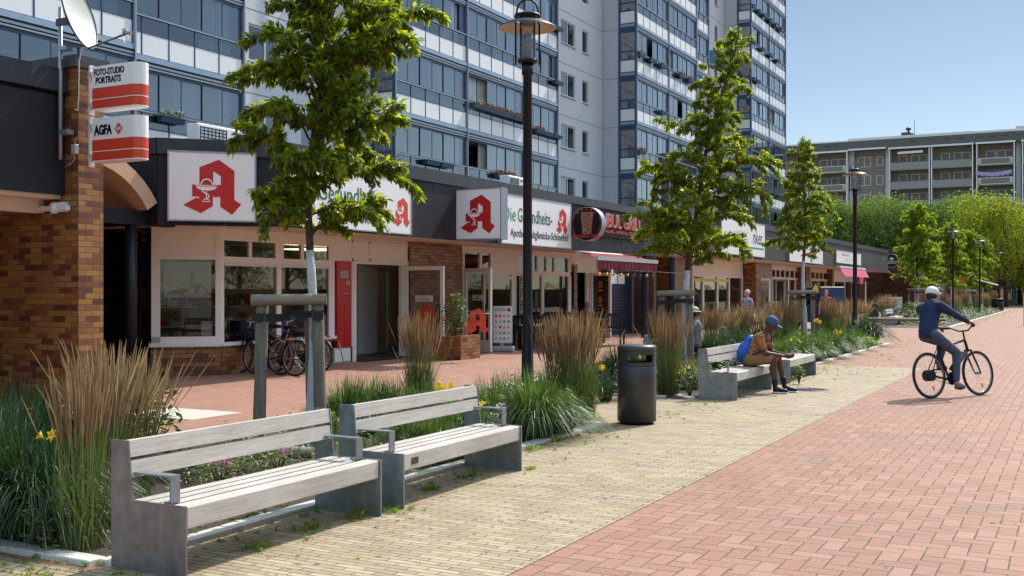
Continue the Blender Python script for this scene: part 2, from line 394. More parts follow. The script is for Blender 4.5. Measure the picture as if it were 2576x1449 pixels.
# --- foliage
def leafmat(name, cols, trans=0.45, rough=.42, ttint=(1.25,1.35,.35), spec=.5):
    t = T(name); g = t.node('ShaderNodeNewGeometry'); r = S(t, g.outputs['Random Per Island'])
    lo = t.noise(t.pos(), 1.6, 2.0)
    c = t.ramp(r * .75 + lo * .25, cols); t.base(c); t.set(rough=rough, spec=spec)
    tl = t.node('ShaderNodeBsdfTranslucent'); t.put(t.mix(1.0, c, ttint, 'MULTIPLY'), tl.inputs[0])
    mx = t.node('ShaderNodeMixShader'); mx.inputs[0].default_value = trans
    t.nt.links.new(t.bsdf.outputs[0], mx.inputs[1]); t.nt.links.new(tl.outputs[0], mx.inputs[2]); t.nt.links.new(mx.outputs[0], t.out.inputs[0]); return t.m
M['leaf'] = leafmat('tree_leaf', [(0,(.032,.052,.008)),(.35,(.070,.098,.010)),(.7,(.125,.158,.013)),(.9,(.185,.215,.018)),(1,(.25,.25,.025))], .56, .34, (3.9,3.7,.5))
M['leafmaple'] = leafmat('maple_leaf', [(0,(.06,.10,.010)),(.5,(.12,.19,.015)),(1,(.22,.28,.03))], .55, .45, (2.8,2.6,.4))
M['leaffar'] = leafmat('far_leaf', [(0,(.05,.085,.028)),(.5,(.095,.145,.05)),(1,(.16,.21,.08))], .45, .7, (1.5,1.6,.6), .1)
M['leaffarmid'] = leafmat('far_leaf_mid', [(0,(.065,.105,.03)),(.5,(.125,.18,.05)),(1,(.20,.25,.08))], .5, .7, (1.7,1.8,.7), .1)
M['leaffarlight'] = leafmat('far_leaf_light', [(0,(.10,.14,.02)),(.5,(.19,.24,.04)),(1,(.30,.33,.07))], .5, .7, (1.7,1.6,.5), .1)
M['shrub'] = leafmat('shrub_leaf', [(0,(.03,.065,.015)),(.5,(.07,.13,.025)),(1,(.16,.22,.04))], .35, .5)
M['euonymus'] = leafmat('variegated_leaf', [(0,(.06,.10,.03)),(.4,(.22,.26,.09)),(1,(.55,.52,.24))], .3, .5)
M['blade'] = leafmat('grass_blade', [(0,(.035,.072,.018)),(.5,(.078,.13,.035)),(1,(.18,.23,.09))], .4, .38, (1.5,1.7,.5))
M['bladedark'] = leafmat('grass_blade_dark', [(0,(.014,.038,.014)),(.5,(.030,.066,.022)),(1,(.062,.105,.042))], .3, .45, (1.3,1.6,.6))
M['reed'] = leafmat('reed_stem', [(0,(.06,.09,.025)),(.5,(.12,.15,.045)),(1,(.24,.22,.10))], .3, .6, (1.3,1.3,.6))
M['plume'] = leafmat('seed_head', [(0,(.20,.125,.07)),(.5,(.31,.205,.12)),(1,(.46,.33,.21))], .35, .85, (1.2,1.05,.8), .1)
M['plumepale'] = leafmat('seed_head_pale', [(0,(.28,.20,.11)),(.5,(.42,.32,.19)),(1,(.56,.46,.30))], .35, .85, (1.2,1.05,.8), .1)
M['lily'] = leafmat('lily_petal', [(0,(.80,.46,.01)),(.5,(.85,.60,.01)),(1,(.85,.68,.03))], .3, .5, (1.1,1.0,.5))
M['petalred'] = leafmat('geranium', [(0,(.45,.01,.02)),(.5,(.62,.02,.05)),(1,(.72,.08,.15))], .25, .6, (1.1,.8,.8))
M['petalpink'] = leafmat('petunia', [(0,(.50,.03,.28)),(.5,(.60,.06,.36)),(1,(.75,.2,.45))], .25, .6, (1.1,.8,1))
M['petalwhite'] = leafmat('white_flower', [(0,(.6,.5,.5)),(1,(.8,.75,.72))], .25, .6, (1,1,1))

M['reedblade'] = leafmat('reed_blade', [(0,(.04,.07,.02)),(.5,(.075,.115,.03)),(1,(.15,.17,.06))], .35, .45, (1.4,1.5,.5))

def split(o):
    """each loose piece of o becomes an object of its own with the same name"""
    me = o.data; par = list(range(len(me.vertices)))
    def find(i):
        while par[i] != i: par[i] = par[par[i]]; i = par[i]
        return i
    for ed in me.edges:
        x, y = find(ed.vertices[0]), find(ed.vertices[1])
        if x != y: par[x] = y
    groups = {}
    for p in me.polygons: groups.setdefault(find(p.vertices[0]), []).append(p)
    if len(groups) < 2: return [o]
    out = []
    for ps in groups.values():
        mp = {}; vs = []; fs = []
        for p in ps:
            q = []
            for v in p.vertices:
                if v not in mp: mp[v] = len(vs); vs.append(me.vertices[v].co[:])
                q.append(mp[v])
            fs.append(q)
        m2 = bpy.data.meshes.new(me.name); m2.from_pydata(vs, [], fs)
        for m in me.materials: m2.materials.append(m)
        m2.polygons.foreach_set('material_index', [p.material_index for p in ps]); m2.update()
        n = o.copy(); n.data = m2; COL.objects.link(n); out.append(n)
        for ch in list(o.children): pass
    kids = list(o.children)
    for ch in kids: ch.parent = out[0]
    bpy.data.objects.remove(o); return out
# ================================================================ the setting
def sheet(name, x0, y0, x1, y1, z, m, sub=1):
    b = MB(); b.quad((x0,y0,z),(x1,y0,z),(x1,y1,z),(x0,y1,z)); return tag(b.build(name, m), kind='structure')
sheet('ground', -900, -500, 900, 1500, -.02, M['asphalt'])
sheet('promenade_paving', -8.6, -8, 14, 152, 0, M['promenade'])
sheet('walkway_paving', -19, -8, -8.6, 152, 0, M['walkway'])
b = MB(); Z = .004
b.quad((-5.03,-8,Z),(-2.86,-8,Z),(-2.86,23.4,Z),(-5.03,23.4,Z)); b.quad((-8.6,11.95,Z),(-5.03,11.95,Z),(-5.03,15.0,Z),(-8.6,15.0,Z))
b.quad((-8.6,-8,Z),(-5.03,-8,Z),(-5.03,4.26,Z),(-8.6,4.26,Z))
tag(b.build('yellow_paving_strip', M['yellow']), kind='structure')
sheet('lawn', -14, 116, 30, 150, .004, M['lawn'])
BEDS = [(-8.5,4.4,-5.05,11.8), (-8.5,15.2,-5.07,33.6), (-8.4,49.6,-5.0,92.0)]
for n,(x0,y0,x1,y1) in enumerate(BEDS):
    b = MB(); z=.014
    b.quad((x0,y0,z),(x1,y0,z),(x1,y1,z),(x0,y1,z)); tag(b.build('planting_soil', M['soil']), kind='structure')
    b = MB(); t_ = .13; h=.035
    e = .35 if n == 1 else 0.0
    yy = y0 + e
    while yy < y1 - .01:                                  # kerb stones one metre long, butted with a fine joint
        b.bbox((x1-t_/2, yy+.002, -.05), (x1+t_/2, min(yy+1, y1)-.002, h + random.Random(n*100+int(yy)).uniform(-.003,.003)), .006); yy += 1.0
    xx = x0
    while xx < x1 - t_/2 - e - .01:
        b.bbox((xx+.002, y0-t_/2, -.05), (min(xx+1, x1-t_/2-e)-.002, y0+t_/2, h), .006)
        b.bbox((xx+.002, y1-t_/2, -.05), (min(xx+1, x1-t_/2)-.002, y1+t_/2, h), .006); xx += 1.0
    if e: b.obox((x1-.20, y0+.17, -.01), (.19,-.19,0), (.045,.045,0), (0,0,.045))
    yy = y0
    while yy < y1 - .01: b.bbox((x0-t_/2, yy+.002, -.05), (x0+t_/2, min(yy+1, y1)-.002, h), .006); yy += 1.0
    tag(b.build('kerb', M['kerb']), kind='structure')
b = MB(); g = GP(455, 1041); b.bbox((g.x-.62, g.y-.45, -.02), (g.x+.62, g.y+.45, .007), .003)
tag(b.build('access_cover_slab', M['plate']), 'pale square concrete cover slab set in the red shop pavement', 'cover slab')

# manhole
g = GP(2037, 981); mh = thing('manhole_cover', 'round cast iron manhole grate in the yellow paving by the seated man', 'manhole cover', (g.x, g.y, 0))
b = MB(); b.lathe([(.30,0),(.30,.009),(.27,.009)], n=32, caps=False); b.build('rim', M['anthracite'], mh)
b = MB(); b.lathe([(.262,.0045),(.0,.0045)], n=28, caps=False)
for r_ in (.06,.13,.20,.255): b.lathe([(r_-.018,.005),(r_-.018,.011),(r_+.006,.011),(r_+.006,.005)], n=28, caps=False)
for k in range(12):
    a = k*pi/6; b.obox((.15*cos(a), .15*sin(a), .008), (.11*cos(a),.11*sin(a),0), (-.01*sin(a),.01*cos(a),0), (0,0,.004))
b.build('grate', M['anthracite'], mh)

# ================================================================ windows and doors, generic
def window(par, p0, ux, w_, h, nrm, nsash=1, fw=.06, frame='winframe', gl='winglass', cur=None, depth=.06, name='window', rev=0.0):
    """framed window: p0 lower start corner, ux unit vector along the wall, nrm outward"""
    p0 = Vector(p0); ux = Vector(ux); nrm = Vector(nrm); up = Vector((0,0,1))
    f = MB()
    def bar(a0, a1, b0, b1, d0=-depth, d1=0):
        c = p0 + ux*(a0+a1)/2 + up*(b0+b1)/2 + nrm*(d0+d1)/2
        f.obox(c, ux*(a1-a0)/2, nrm*(d1-d0)/2, up*(b1-b0)/2)
    bar(0, w_, 0, fw); bar(0, w_, h-fw, h); bar(0, fw, fw, h-fw); bar(w_-fw, w_, fw, h-fw)
    for k in range(1, nsash): bar(w_*k/nsash-fw*.6, w_*k/nsash+fw*.6, fw, h-fw)
    fo = f.build(name, M[frame], par)
    g_ = MB(); q = p0 - nrm*(depth*.5)
    g_.quad(q+ux*fw+up*fw, q+ux*(w_-fw)+up*fw, q+ux*(w_-fw)+up*(h-fw), q+ux*fw+up*(h-fw)); g_.build('pane', M[gl], fo)
    if cur:
        c_ = MB(); q = p0 - nrm*(depth+.10); n = 14; a, e = cur[1], cur[2]
        vs = []
        for i in range(n+1):
            s_ = a + (e-a)*i/n; o_ = nrm*(.03*sin(i*2.4))
            vs += [q+ux*w_*s_+o_, q+ux*w_*s_+o_+up*h]
        c_.add(vs, [(2*i,2*i+2,2*i+3,2*i+1) for i in range(n)]); c_.build('curtain', M[cur[0]], fo)
    return fo

# ================================================================ apartment towers (blue and white slab block behind the shops)
W_ = 5.4; LV = [2.9 + 2.8*k for k in range(11)]
def bay_meshes():
    """one balcony bay, local frame: x=0 front plane (outwards +x), y 0..W_, z 0 = ledge top"""
    R = random.Random(4); out = {}
    b = MB()                                                           # slab with tracks
    b.box((-1.25, 0, -.42), (-.055, W_, -.17), 2)                      # concrete slab
    b.box((-.055, .0, -.16), (.035, W_, -.001), 0)                     # light blue ledge
    for z0, z1, dx, mi in ((-.165,-.215,-.02,1), (-.22,-.285,.012,3), (-.29,-.325,-.03,1), (-.33,-.375,.012,3), (-.378,-.43,-.02,1)):
        b.box((-.054, 0, z0), (dx, W_, z1), mi)
    b.box((-.05, .0, -.16), (.045, .055, 2.38), 3); b.box((-.05, W_-.055, -.16), (.045, W_, 2.38), 3)
    b.box((-.11, W_-.5, 1.2), (-.07, W_-.056, 2.37), 4)
    out['slab'] = (b, ['ledge','track','concrete','steel','blue'])
    b = MB(); p = MB(); g = MB(); n = 5; a = (W_-.11)/n
    for k in range(n):
        y0 = .055 + a*k; y1 = y0 + a
        p.box((-.03, y0+.03, .03), (-.012, y1-.03, .66))
        g.quad((-.02,y0+.03,.70),(-.02,y1-.03,.70),(-.02,y1-.03,1.13),(-.02,y0+.03,1.13))
        b.box((-.04, y0-.018 if k else y0, .0), (.0, y0+.018, 1.14)); b.box((-.04, y0, .665), (.0, y1, .695), 0)
    b.box((-.04, .055, .0), (.0, W_-.055, .026)); b.box((-.05, .055, 1.14), (.035, W_-.055, 1.185), 1)
    out['rail'] = (b, ['blue','steel']); out['panel'] = (p, ['panel']); out['lowglass'] = (g, ['glasslight'])
    m = 6; a = (W_-.11)/m
    for var, opn in (('a', ()), ('b', (0,)), ('c', (0,1)), ('d', (5,)), ('e', (2,))):
        b = MB(); g = MB()
        b.box((-.09,.055,2.33), (-.03,W_-.055,2.375)); b.box((-.09,.055,1.20), (-.03,W_-.055,1.235))
        for k in range(m):
            y0 = .055 + a*k; y1 = y0 + a
            if k in opn: continue
            x = -.045 - .025*(k % 2)
            g.quad((x,y0+.01,1.235),(x,y1-.01,1.235),(x,y1-.01,2.33),(x,y0+.01,2.33))
            b.box((x-.012,y0-.012,1.235), (x+.012,y0+.012,2.33)); b.box((x-.012,y1-.012,1.235), (x+.012,y1+.012,2.33))
        out['frame'+var] = (b, ['blue']); out['glaz'+var] = (g, ['glass'])
    for var in range(4):
        b = MB(); y = .3
        while y < W_-.4:
            wd = R.uniform(.5, 1.5)
            if R.random() < .62:
                mi = R.choice([0,0,0,1]); k = 8; vs = []
                for i in range(k+1):
                    yy = min(W_-.08, y + wd*i/k); xx = -.22 + .03*sin(i*2.2)
                    vs += [(xx,yy,.75 if R.random()<2 else 0),(xx,yy,2.36)]
                b.add(vs, [(2*i,2*i+2,2*i+3,2*i+1) for i in range(k)], mi)
            y += wd
        out['curt%d' % var] = (b, ['curtain','curtaingrey'])
    b = MB(); b.box((-.16,3.6,1.24), (-.13,W_-.1,2.36)); out['curt4'] = (b, ['curtainbrown'])
    b = MB()                                                           # loggia back wall with window and door, ceiling
    b.box((-1.28,0,-.17), (-1.26,W_,2.38), 0); b.box((-1.255,1.0,.8), (-1.22,2.6,2.15), 1); b.box((-1.255,3.0,.05), (-1.22,3.9,2.15), 1)
    b.box((-1.215,1.08,.9), (-1.21,1.76,2.07), 2); b.box((-1.215,1.84,.9), (-1.21,2.52,2.07), 2); b.box((-1.215,3.1,.3), (-1.21,3.8,2.05), 2)
    b.box((-1.2,W_-.06,-.16), (-.056,W_-.001,2.38), 0)
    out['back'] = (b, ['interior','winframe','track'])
    return out
BM_ = {}
for k, (b, ms) in bay_meshes().items():
    o = b.build('tmp', [M[q] for q in ms]); BM_[k] = o.data; o.data.name = 'bay_' + k; bpy.data.objects.remove(o)
def inst(name, me, par, loc=(0,0,0)):
    o = bpy.data.objects.new(name, me); COL.objects.link(o); o.parent = par; o.location = loc; return o
RT = random.Random(11)
def balcony(tow, x, y, z, gv=None, cv=None):
    base = tow.location
    s = inst('balcony', BM_['slab'], tow, (x-base.x, y-base.y, z-base.z))
    inst('parapet_panels', BM_['panel'], s); inst('railing', BM_['rail'], s); inst('railing_glass', BM_['lowglass'], s)
    gv = gv or RT.choice('aaabbdec'); cv = RT.randrange(5) if cv is None else cv
    inst('sliding_frame', BM_['frame'+gv], s); inst('sliding_panes', BM_['glaz'+gv], s)
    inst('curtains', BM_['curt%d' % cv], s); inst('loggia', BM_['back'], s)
    return s
TW = 24.4
def tower(label, y0, xf, levels, cols, wall_y1, side=True, over={}, xw=TW, H=33.0):
    tw = thing('apartment_tower', label, 'apartment block', (-xw, y0, 0))
    L = lambda x, y, z: (x + xw, y - y0, z)
    b = MB(); yb = y0 + W_*3
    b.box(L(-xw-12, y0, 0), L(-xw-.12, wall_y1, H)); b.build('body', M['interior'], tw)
    # plain rendered wall to the right of the balconies
    wins = over.get('wins', []); b = MB(); j = MB()
    zs = [0] + [z + 2.5 for z in LV if z + 2.5 < H] + [H]
    ys = sorted(set([yb, wall_y1] + [q for w0 in wins for q in w0[:2]]))
    for ya, yc in zip(ys[:-1], ys[1:]):
        hit = [w0 for w0 in wins if abs(w0[0]-ya) < 1e-6]
        if not hit: b.box(L(-xw-.12, ya, 0), L(-xw, yc, H)); continue
        z = 0.0
        for lv in LV:
            b.box(L(-xw-.12, ya, z), L(-xw, yc, lv+.78)); z = lv + 2.03
        b.box(L(-xw-.12, ya, z), L(-xw, yc, H))
    b.build('rendered_wall', M[over.get('wallmat', 'render')], tw)
    for z in zs[1:-1]: j.box(L(-xw-.01, yb, z-.02), L(-xw+.004, wall_y1, z+.02))
    j.build('panel_joints', M['joint'], tw)
    for (ya, yc) in wins:
        for lv in LV:
            if lv < 5 or lv > levels[-1] + .1: continue
            cur = RT.choice([('curtain',.02,.98),('curtain',.02,.5),('curtaingrey',.45,.98),None])
            wd = window(tw, L(-xw-.05, ya, lv+.78), (0,1,0), yc-ya, 1.25, (1,0,0), 2 if yc-ya > 1.2 else 1, .07, 'winframe', 'winglass', cur)
            s = MB(); s.box(L(-xw-.05, ya-.04, lv+.73), L(-xw+.07, yc+.04, lv+.775)); s.build('sill', M['kerb'], wd)
    # return wall and glazed side of the first balcony
    if side:
        b = MB(); b.box(L(-xw+.0, y0-.01, 0), L(-xf-1.05, y0+.05, H)); b.build('return_wall', M['concrete'], tw)
        b = MB(); j = MB()
        for z in zs[1:-1]: j.box(L(-xw, y0-.016, z-.015), L(-xf-1.05, y0-.008, z+.015))
        j.box(L(-xw-.02, y0-.02, 0), L(-xw+.03, y0-.009, H)); j.build('wall_joint', M['joint'], tw)
        b.box(L(-xf-1.12, y0-.03, 0), L(-xf-.98, y0+.04, H), 0); b.box(L(-xf-.11, y0-.03, 0), L(-xf-.02, y0+.06, H), 0)
        g = MB(); pn = MB()
        for lv in levels:
            b.box(L(-xf-.98, y0-.02, lv-.43), L(-xf-.11, y0+.03, lv-.19), 0); b.box(L(-xf-.98, y0-.03, lv-.17), L(-xf-.11, y0+.03, lv-.03), 1)
            b.box(L(-xf-.98, y0-.03, lv-.03), L(-xf-.11, y0+.03, lv+.03), 0); b.box(L(-xf-.98, y0-.03, lv+.70), L(-xf-.11, y0+.03, lv+.77), 0)
            b.box(L(-xf-.98, y0-.03, lv+1.15), L(-xf-.11, y0+.03, lv+1.24), 0); b.box(L(-xf-.98, y0-.03, lv+2.29), L(-xf-.11, y0+.03, lv+2.36), 0)
            for k in range(3): b.box(L(-xf-.98, y0-.035, lv-.24-.07*k), L(-xf-.11, y0-.019, lv-.21-.07*k), 0)
            pn.box(L(-xf-.97, y0-.015, lv+.04), L(-xf-.12, y0+.0, lv+.69))
            g.quad(L(-xf-.97, y0-.005, lv+.78), L(-xf-.12, y0-.005, lv+.78), L(-xf-.12, y0-.005, lv+1.15), L(-xf-.97, y0-.005, lv+1.15))
            g.quad(L(-xf-.97, y0-.005, lv+1.25), L(-xf-.12, y0-.005, lv+1.25), L(-xf-.12, y0-.005, lv+2.28), L(-xf-.97, y0-.005, lv+2.28))
        f = b.build('side_glazing', [M['blue'], M['ledge']], tw); pn.build('side_panels', M['panel'], f); g.build('side_panes', M['glass'], f)
    b = MB()
    for c in cols:                                                     # thin fins between the bays
        xc = xf if c < 2 else xf + .9
        b.box(L(-xw, y0+W_*c+W_-.02, 0), L(-xc+.06, y0+W_*c+W_+.03, H))
    b.build('fin', M['steel'], tw)
    for c in cols:
        for k, lv in enumerate(levels):
            gv, cv = over.get((c, k), (None, None))
            balcony(tw, -(xf if c < 2 else xf+.9), y0 + W_*c, lv, gv, cv)
    return tw
def ysp(a, bpx, x0=-TW): return (OX(a, x0)[0], OX(bpx, x0)[0])
LA = LV[1:4]; LB = LV[1:5]
tower('blue and white glazed balcony tower at the left behind the brick pillar and first tree', 10.5, 23.3, LA, (1,2), 33.7, False,
      {'wins': [ysp(625,712), ysp(757,797)], (1,1): ('c',0), (2,0): ('b',3), (2,1): ('a',0), (2,2): ('a',1)})
tower('blue and white balcony tower directly behind the near street lamp', 33.7, 23.0, LB, (0,1,2), 57.0, True,
      {'wins': [ysp(1411,1447), ysp(1465,1480)], (0,0):('a',0), (0,1):('a',2), (1,0):('c',3), (1,1):('c',2), (2,1):('a',1), (1,2):('a',1), (2,2):('d',4), (0,2):('d',0)})
tower('blue and white balcony tower rising behind the second tree', 57.0, 22.3, LV[1:8], (0,1,2), 81.1, True,
      {'wins': [ysp(1776,1785), ysp(1798,1806)], (1,5):('b',0), (0,5):('b',1), (1,4):('a',4), (2,5):('b',1), 'wallmat':'render'})
tower('farthest balcony tower, tallest against the open sky', 81.1, 22.3, LV[1:10], (0,1), 93.5, True,
      {'wins': [], (1,7):('c',0), (1,6):('d',2), (1,4):('d',4)})
# painted blue arc on the wall of the third tower
b = MB(); yc, zc = 81.1, 17.3; pts = []
for k in range(15):
    a = pi*.5 + (pi*.5)*k/14; pts.append((yc + 7.2*cos(a)*1.0, zc + 2.9*sin(a)-.2, yc + 6.0*cos(a), zc + 1.9*sin(a)-.2))
for p, q in zip(pts[:-1], pts[1:]):
    b.quad((-TW+.006,p[0],p[1]),(-TW+.006,q[0],q[1]),(-TW+.006,q[2],q[3]),(-TW+.006,p[2],p[3]))
twC = [o for o in COL.objects if o.get('label','').startswith('blue and white balcony tower rising')][0]
o = b.build('painted_arc', plain('arc_blue', (.03,.12,.30), .8), twC, loc=-Vector(twC.location))

# ---- flower boxes hung on the rails
def fbox_mesh():
    b = MB(); b.prism([(.02,0,0),(.19,0,-.0),(.24,0,.17),(.0,0,.17)], (0,.92,0)); b.box((-.01,-.01,.15),(.255,.93,.175)); return b
def flowers_mesh(seed, red):
    R = random.Random(seed); g = MB(); f = MB()
    for k in range(150):
        c = Vector((R.uniform(.0,.26), R.uniform(.02,.9), .17+R.uniform(0,.17))); s_ = R.uniform(.025,.05)
        a = Vector((R.gauss(0,1),R.gauss(0,1),R.gauss(0,1))).normalized(); d = a.orthogonal().normalized()
        g.quad(c-a*s_, c+d*s_*.6, c+a*s_, c-d*s_*.6)
    for k in range(16):
        c = Vector((R.uniform(.02,.28), R.uniform(.04,.88), .27+R.uniform(-.06,.12)))
        for q in range(9):
            e = c + Vector((R.gauss(0,.022),R.gauss(0,.022),R.gauss(0,.018))); a = Vector((R.gauss(0,1),R.gauss(0,1),R.gauss(0,1))).normalized(); d = a.orthogonal().normalized()
            f.quad(e-a*.022, e+d*.02, e+a*.022, e-d*.02)
    return g, f
FBX = fbox_mesh().build('t', M['blue']); FBd = FBX.data; bpy.data.objects.remove(FBX)
FL = {}
for nm, seed, m in (('red',1,'petalred'),('red2',2,'petalred'),('pink',3,'petalpink'),('white',4,'petalwhite')):
    g, f = flowers_mesh(seed, nm); o1 = g.build('t', M['shrub']); o2 = f.build('t', M[m]); FL[nm] = (o1.data, o2.data)
    bpy.data.objects.remove(o1); bpy.data.objects.remove(o2)
def flower_box(px, xf, lv, kind, label):
    y, d = OX(px, -xf)
    t_ = thing('flower_box', label, 'flower box', (-xf+.04, y, lv+.93), 0, 'flower boxes hanging on the balcony rails')
    inst('trough', FBd, t_)
    if kind != 'empty': inst('foliage', FL[kind][0], t_); inst('blossoms', FL[kind][1], t_)
B1, B2, B3, B4 = LV[1:5]
for k, (px, kd) in enumerate(zip((1180,1206,1231,1256,1282,1300), ('white','red','red2','red','red2','red'))):
    nm = {'white':'pale yellow green plants'}.get(kd, 'red geraniums')
    flower_box(px, 23.0, B2, kd, f'box of {nm}, ' + ['first','second','third','fourth','fifth','sixth'][k] + ' in the row at the dark open loggia')
flower_box(1240, 23.0, B1, 'red', 'blue flower box full of red geraniums just above the shop roof')
flower_box(1262, 23.0, B1, 'red2', 'flower box with red blooms beside the air conditioner on the shop roof')
for px, lv, nm in ((1062,B1,'empty blue trough low on the rail left of the near lamp'), (1100,B1,'empty blue trough beside the tower seam left of the lamp'), (1088,B4,'empty trough at the right tip of the first tree')):
    flower_box(px, 23.0, lv, 'empty', nm)
for px, lv, kd, nm in ((1388,B3,'empty','dark trough at the end of the rail right of the lamp'), (1340,B2,'red','box with a single pink bloom behind the lamp post'), (1362,B2,'empty','empty trough right of the lamp post, nearer the post'), (1384,B2,'empty','empty trough right of the lamp post, farther from the post'), (1388,B4,'empty','trough at the top right, level with the lamp shade')):
    flower_box(px, 23.9, lv, kd, nm)
y2 = LV[1:8]
for px, lv, kd, nm in ((1600,y2[3],'white','box with white and violet flowers at the start of the rail'), (1628,y2[3],'empty','second box of the row, holding bare soil'), (1655,y2[3],'white','third box of the row with sparse orange plants'),
        (1702,y2[3],'red','box with crimson geraniums left of the tree top'), (1726,y2[3],'pink','box with pink blooms touching the top of the second tree'), (1600,y2[1],'red','box with orange red blooms at the corner of the tower'),
        (1655,y2[2],'empty','empty box half behind the second tree crown'), (1756,y2[3],'empty','empty trough on the narrow recessed balcony')):
    flower_box(px, 22.3 if px < 1750 else 23.2, lv, kd, nm + ' of the middle tower')
fr = LV[1:10]; wd_ = ['lowest','second','third','fourth','fifth','sixth','seventh','eighth','ninth']
cnt = 0
for lvk, pxs in ((1,((1890,'pink'),(1903,'pink'),(1917,'pink'),(1938,'empty'))), (4,((1889,'empty'),(1899,'empty'))), (5,((1888,'empty'),(1911,'empty'),(1931,'empty'),(1950,'empty'))), (6,((1888,'empty'),(1903,'empty'),(1915,'empty'),(1931,'white'),(1945,'red'),(1958,'pink'))),
                 (7,((1889,'empty'),(1902,'empty'),(1916,'empty'),(1930,'empty'),(1944,'empty'),(1958,'empty')))):
    for q, (px, kd) in enumerate(pxs):
        cnt += 1; what = {'empty':'dark empty trough','pink':'box of magenta petunias','red':'box of red geraniums','white':'box of pale green plants'}[kd]
        flower_box(px, 22.3, fr[lvk], kd, f'{what}, ' + ['first','second','third','fourth','fifth','sixth'][q] + f' along the {wd_[lvk]} rail of the farthest tower')
y_, d_ = OX(140, -23.3)
flower_box(158, 23.3, LA[2], 'white', 'box with trailing plants hanging over the rail behind the satellite dish')
for px, nm in ((205,'left'),(245,'middle'),(300,'right')): pass
flower_box(222, 24.2, LA[1], 'white', 'small box with cactus and stones above the white shop roof sign row') if False else None
for px, lv, kd, nm in ((335,LA[2],'empty','first of three empty blue troughs high between dish and first tree'), (400,LA[2],'empty','middle one of three empty blue troughs high between dish and tree'), (462,LA[2],'empty','last of three empty blue troughs high between dish and tree'), (392,LA[0],'white','blue trough with cactus and pebbles right of the red and white box signs')):
    flower_box(px, 24.2, lv, kd, nm)

# ================================================================ shops
XF = -12.7; XWALL = -14.5; XPIER = -14.44; ZB, ZT = 2.77, 4.30
def sy(px, x0=XWALL): return OX(px, x0)[0]
shop = thing('pharmacy_and_grill_building', 'long flat roofed shop building with dark metal fascia holding the pharmacy and grill signs', 'shop building', (XF, 15.2, 0))
def sp(mb, name, mats, par=shop, off=None):
    o = mb.build(name, mats, par if par else None)
    root = par
    while root.parent: root = root.parent
    if par == root: o.location = -Vector(root.location)
    return o
Bc = Vector((XF, 15.22, 0)); Ac = Vector((-14.3, 13.61, 0)); SE = 34.0
# fascia band in panels, coping, roof, soffit
b = MB(); cpg = MB()
yy = Bc.y
while yy < SE - .05:
    y1 = min(yy+2.45, SE); b.box((XF-.05, yy+.004, ZB), (XF, y1-.004, ZT-.28)); yy = y1
b.box((XF-.10, Bc.y, ZB+.01), (XF-.055, SE, ZT-.05))
dv = (Ac - Bc).normalized(); nv = Vector((-dv.y, dv.x, 0)); nv = nv if nv.x > 0 else -nv
Lc = (Ac-Bc).length
for k in range(2): b.obox(Bc + dv*(Lc*(k+.5)/2) - nv*.03 + Vector((0,0,(ZB+ZT-.28)/2)), dv*(Lc/4-.004), nv*.03, (0,0,(ZT-.28-ZB)/2))
b.box((-22, Ac.y-.02, ZB), (Ac.x, Ac.y+.03, ZT-.28)); b.box((XF-2.2, SE-.05, ZB), (XF-.005, SE-.001, ZT-.28))
sp(b, 'fascia', M['fascia'])
cpg.box((XF-.2, Bc.y, ZT-.28), (XF+.05, SE+.02, ZT)); cpg.obox(Bc+dv*Lc/2+Vector((0,0,ZT-.14)), dv*(Lc/2+.02), nv*.055, (0,0,.14)); cpg.box((-22, Ac.y-.06, ZT-.28), (Ac.x, Ac.y+.1, ZT))
sp(cpg, 'coping', M['coping'])
b = MB(); b.prism([(XF-.2,SE,ZT-.35),(XF-.2,Bc.y,ZT-.35),(Ac.x-.2,Ac.y+.1,ZT-.35),(-22,Ac.y+.1,ZT-.35),(-22,SE,ZT-.35)], (0,0,.05)); sp(b, 'roof', M['coping'])
b = MB(); b.prism([(XF-.055,SE-.06,ZB+.04),(XF-.055,Bc.y,ZB+.04),(Ac.x,Ac.y+.04,ZB+.04),(-22,Ac.y+.04,ZB+.04),(-22,SE-.06,ZB+.04)], (0,0,.05)); sp(b, 'soffit', M['soffit'])
# ---- front wall pieces between columns (photo columns surveyed on the wall plane)
b = MB(); XW = XWALL
cw = Vector((XW, 15.37, 0)); ce = Vector((-15.39, 14.48, 0)); cd = (ce-cw).normalized(); cn = Vector((-cd.y, cd.x, 0)); cn = cn if cn.x > 0 else -cn
SILL = .62
def wy(p): return sy(p)
b.box((XW-.12, cw.y, 0), (XW+.03, wy(832), SILL-.07))                      # brick base under shop windows
b.obox(cw+cd*.63+Vector((0,0,(SILL-.07)/2))-cn*.03, cd*.64, cn*.06, (0,0,(SILL-.07)/2))
b.box((XPIER-.16, sy(1032, XPIER), 0), (XPIER, sy(1163, XPIER), ZB+.03))     # brick pier between the doors
b.box((XW-.12, wy(1246), 0), (XW+.03, wy(1436), SILL-.1))
sp(b, 'brick_wall', M['brick'])
fr_ = MB()
def fbar(y0, y1, z0, z1, x=XW, th=.07): fr_.box((x-th, y0, z0), (x, y1, z1))
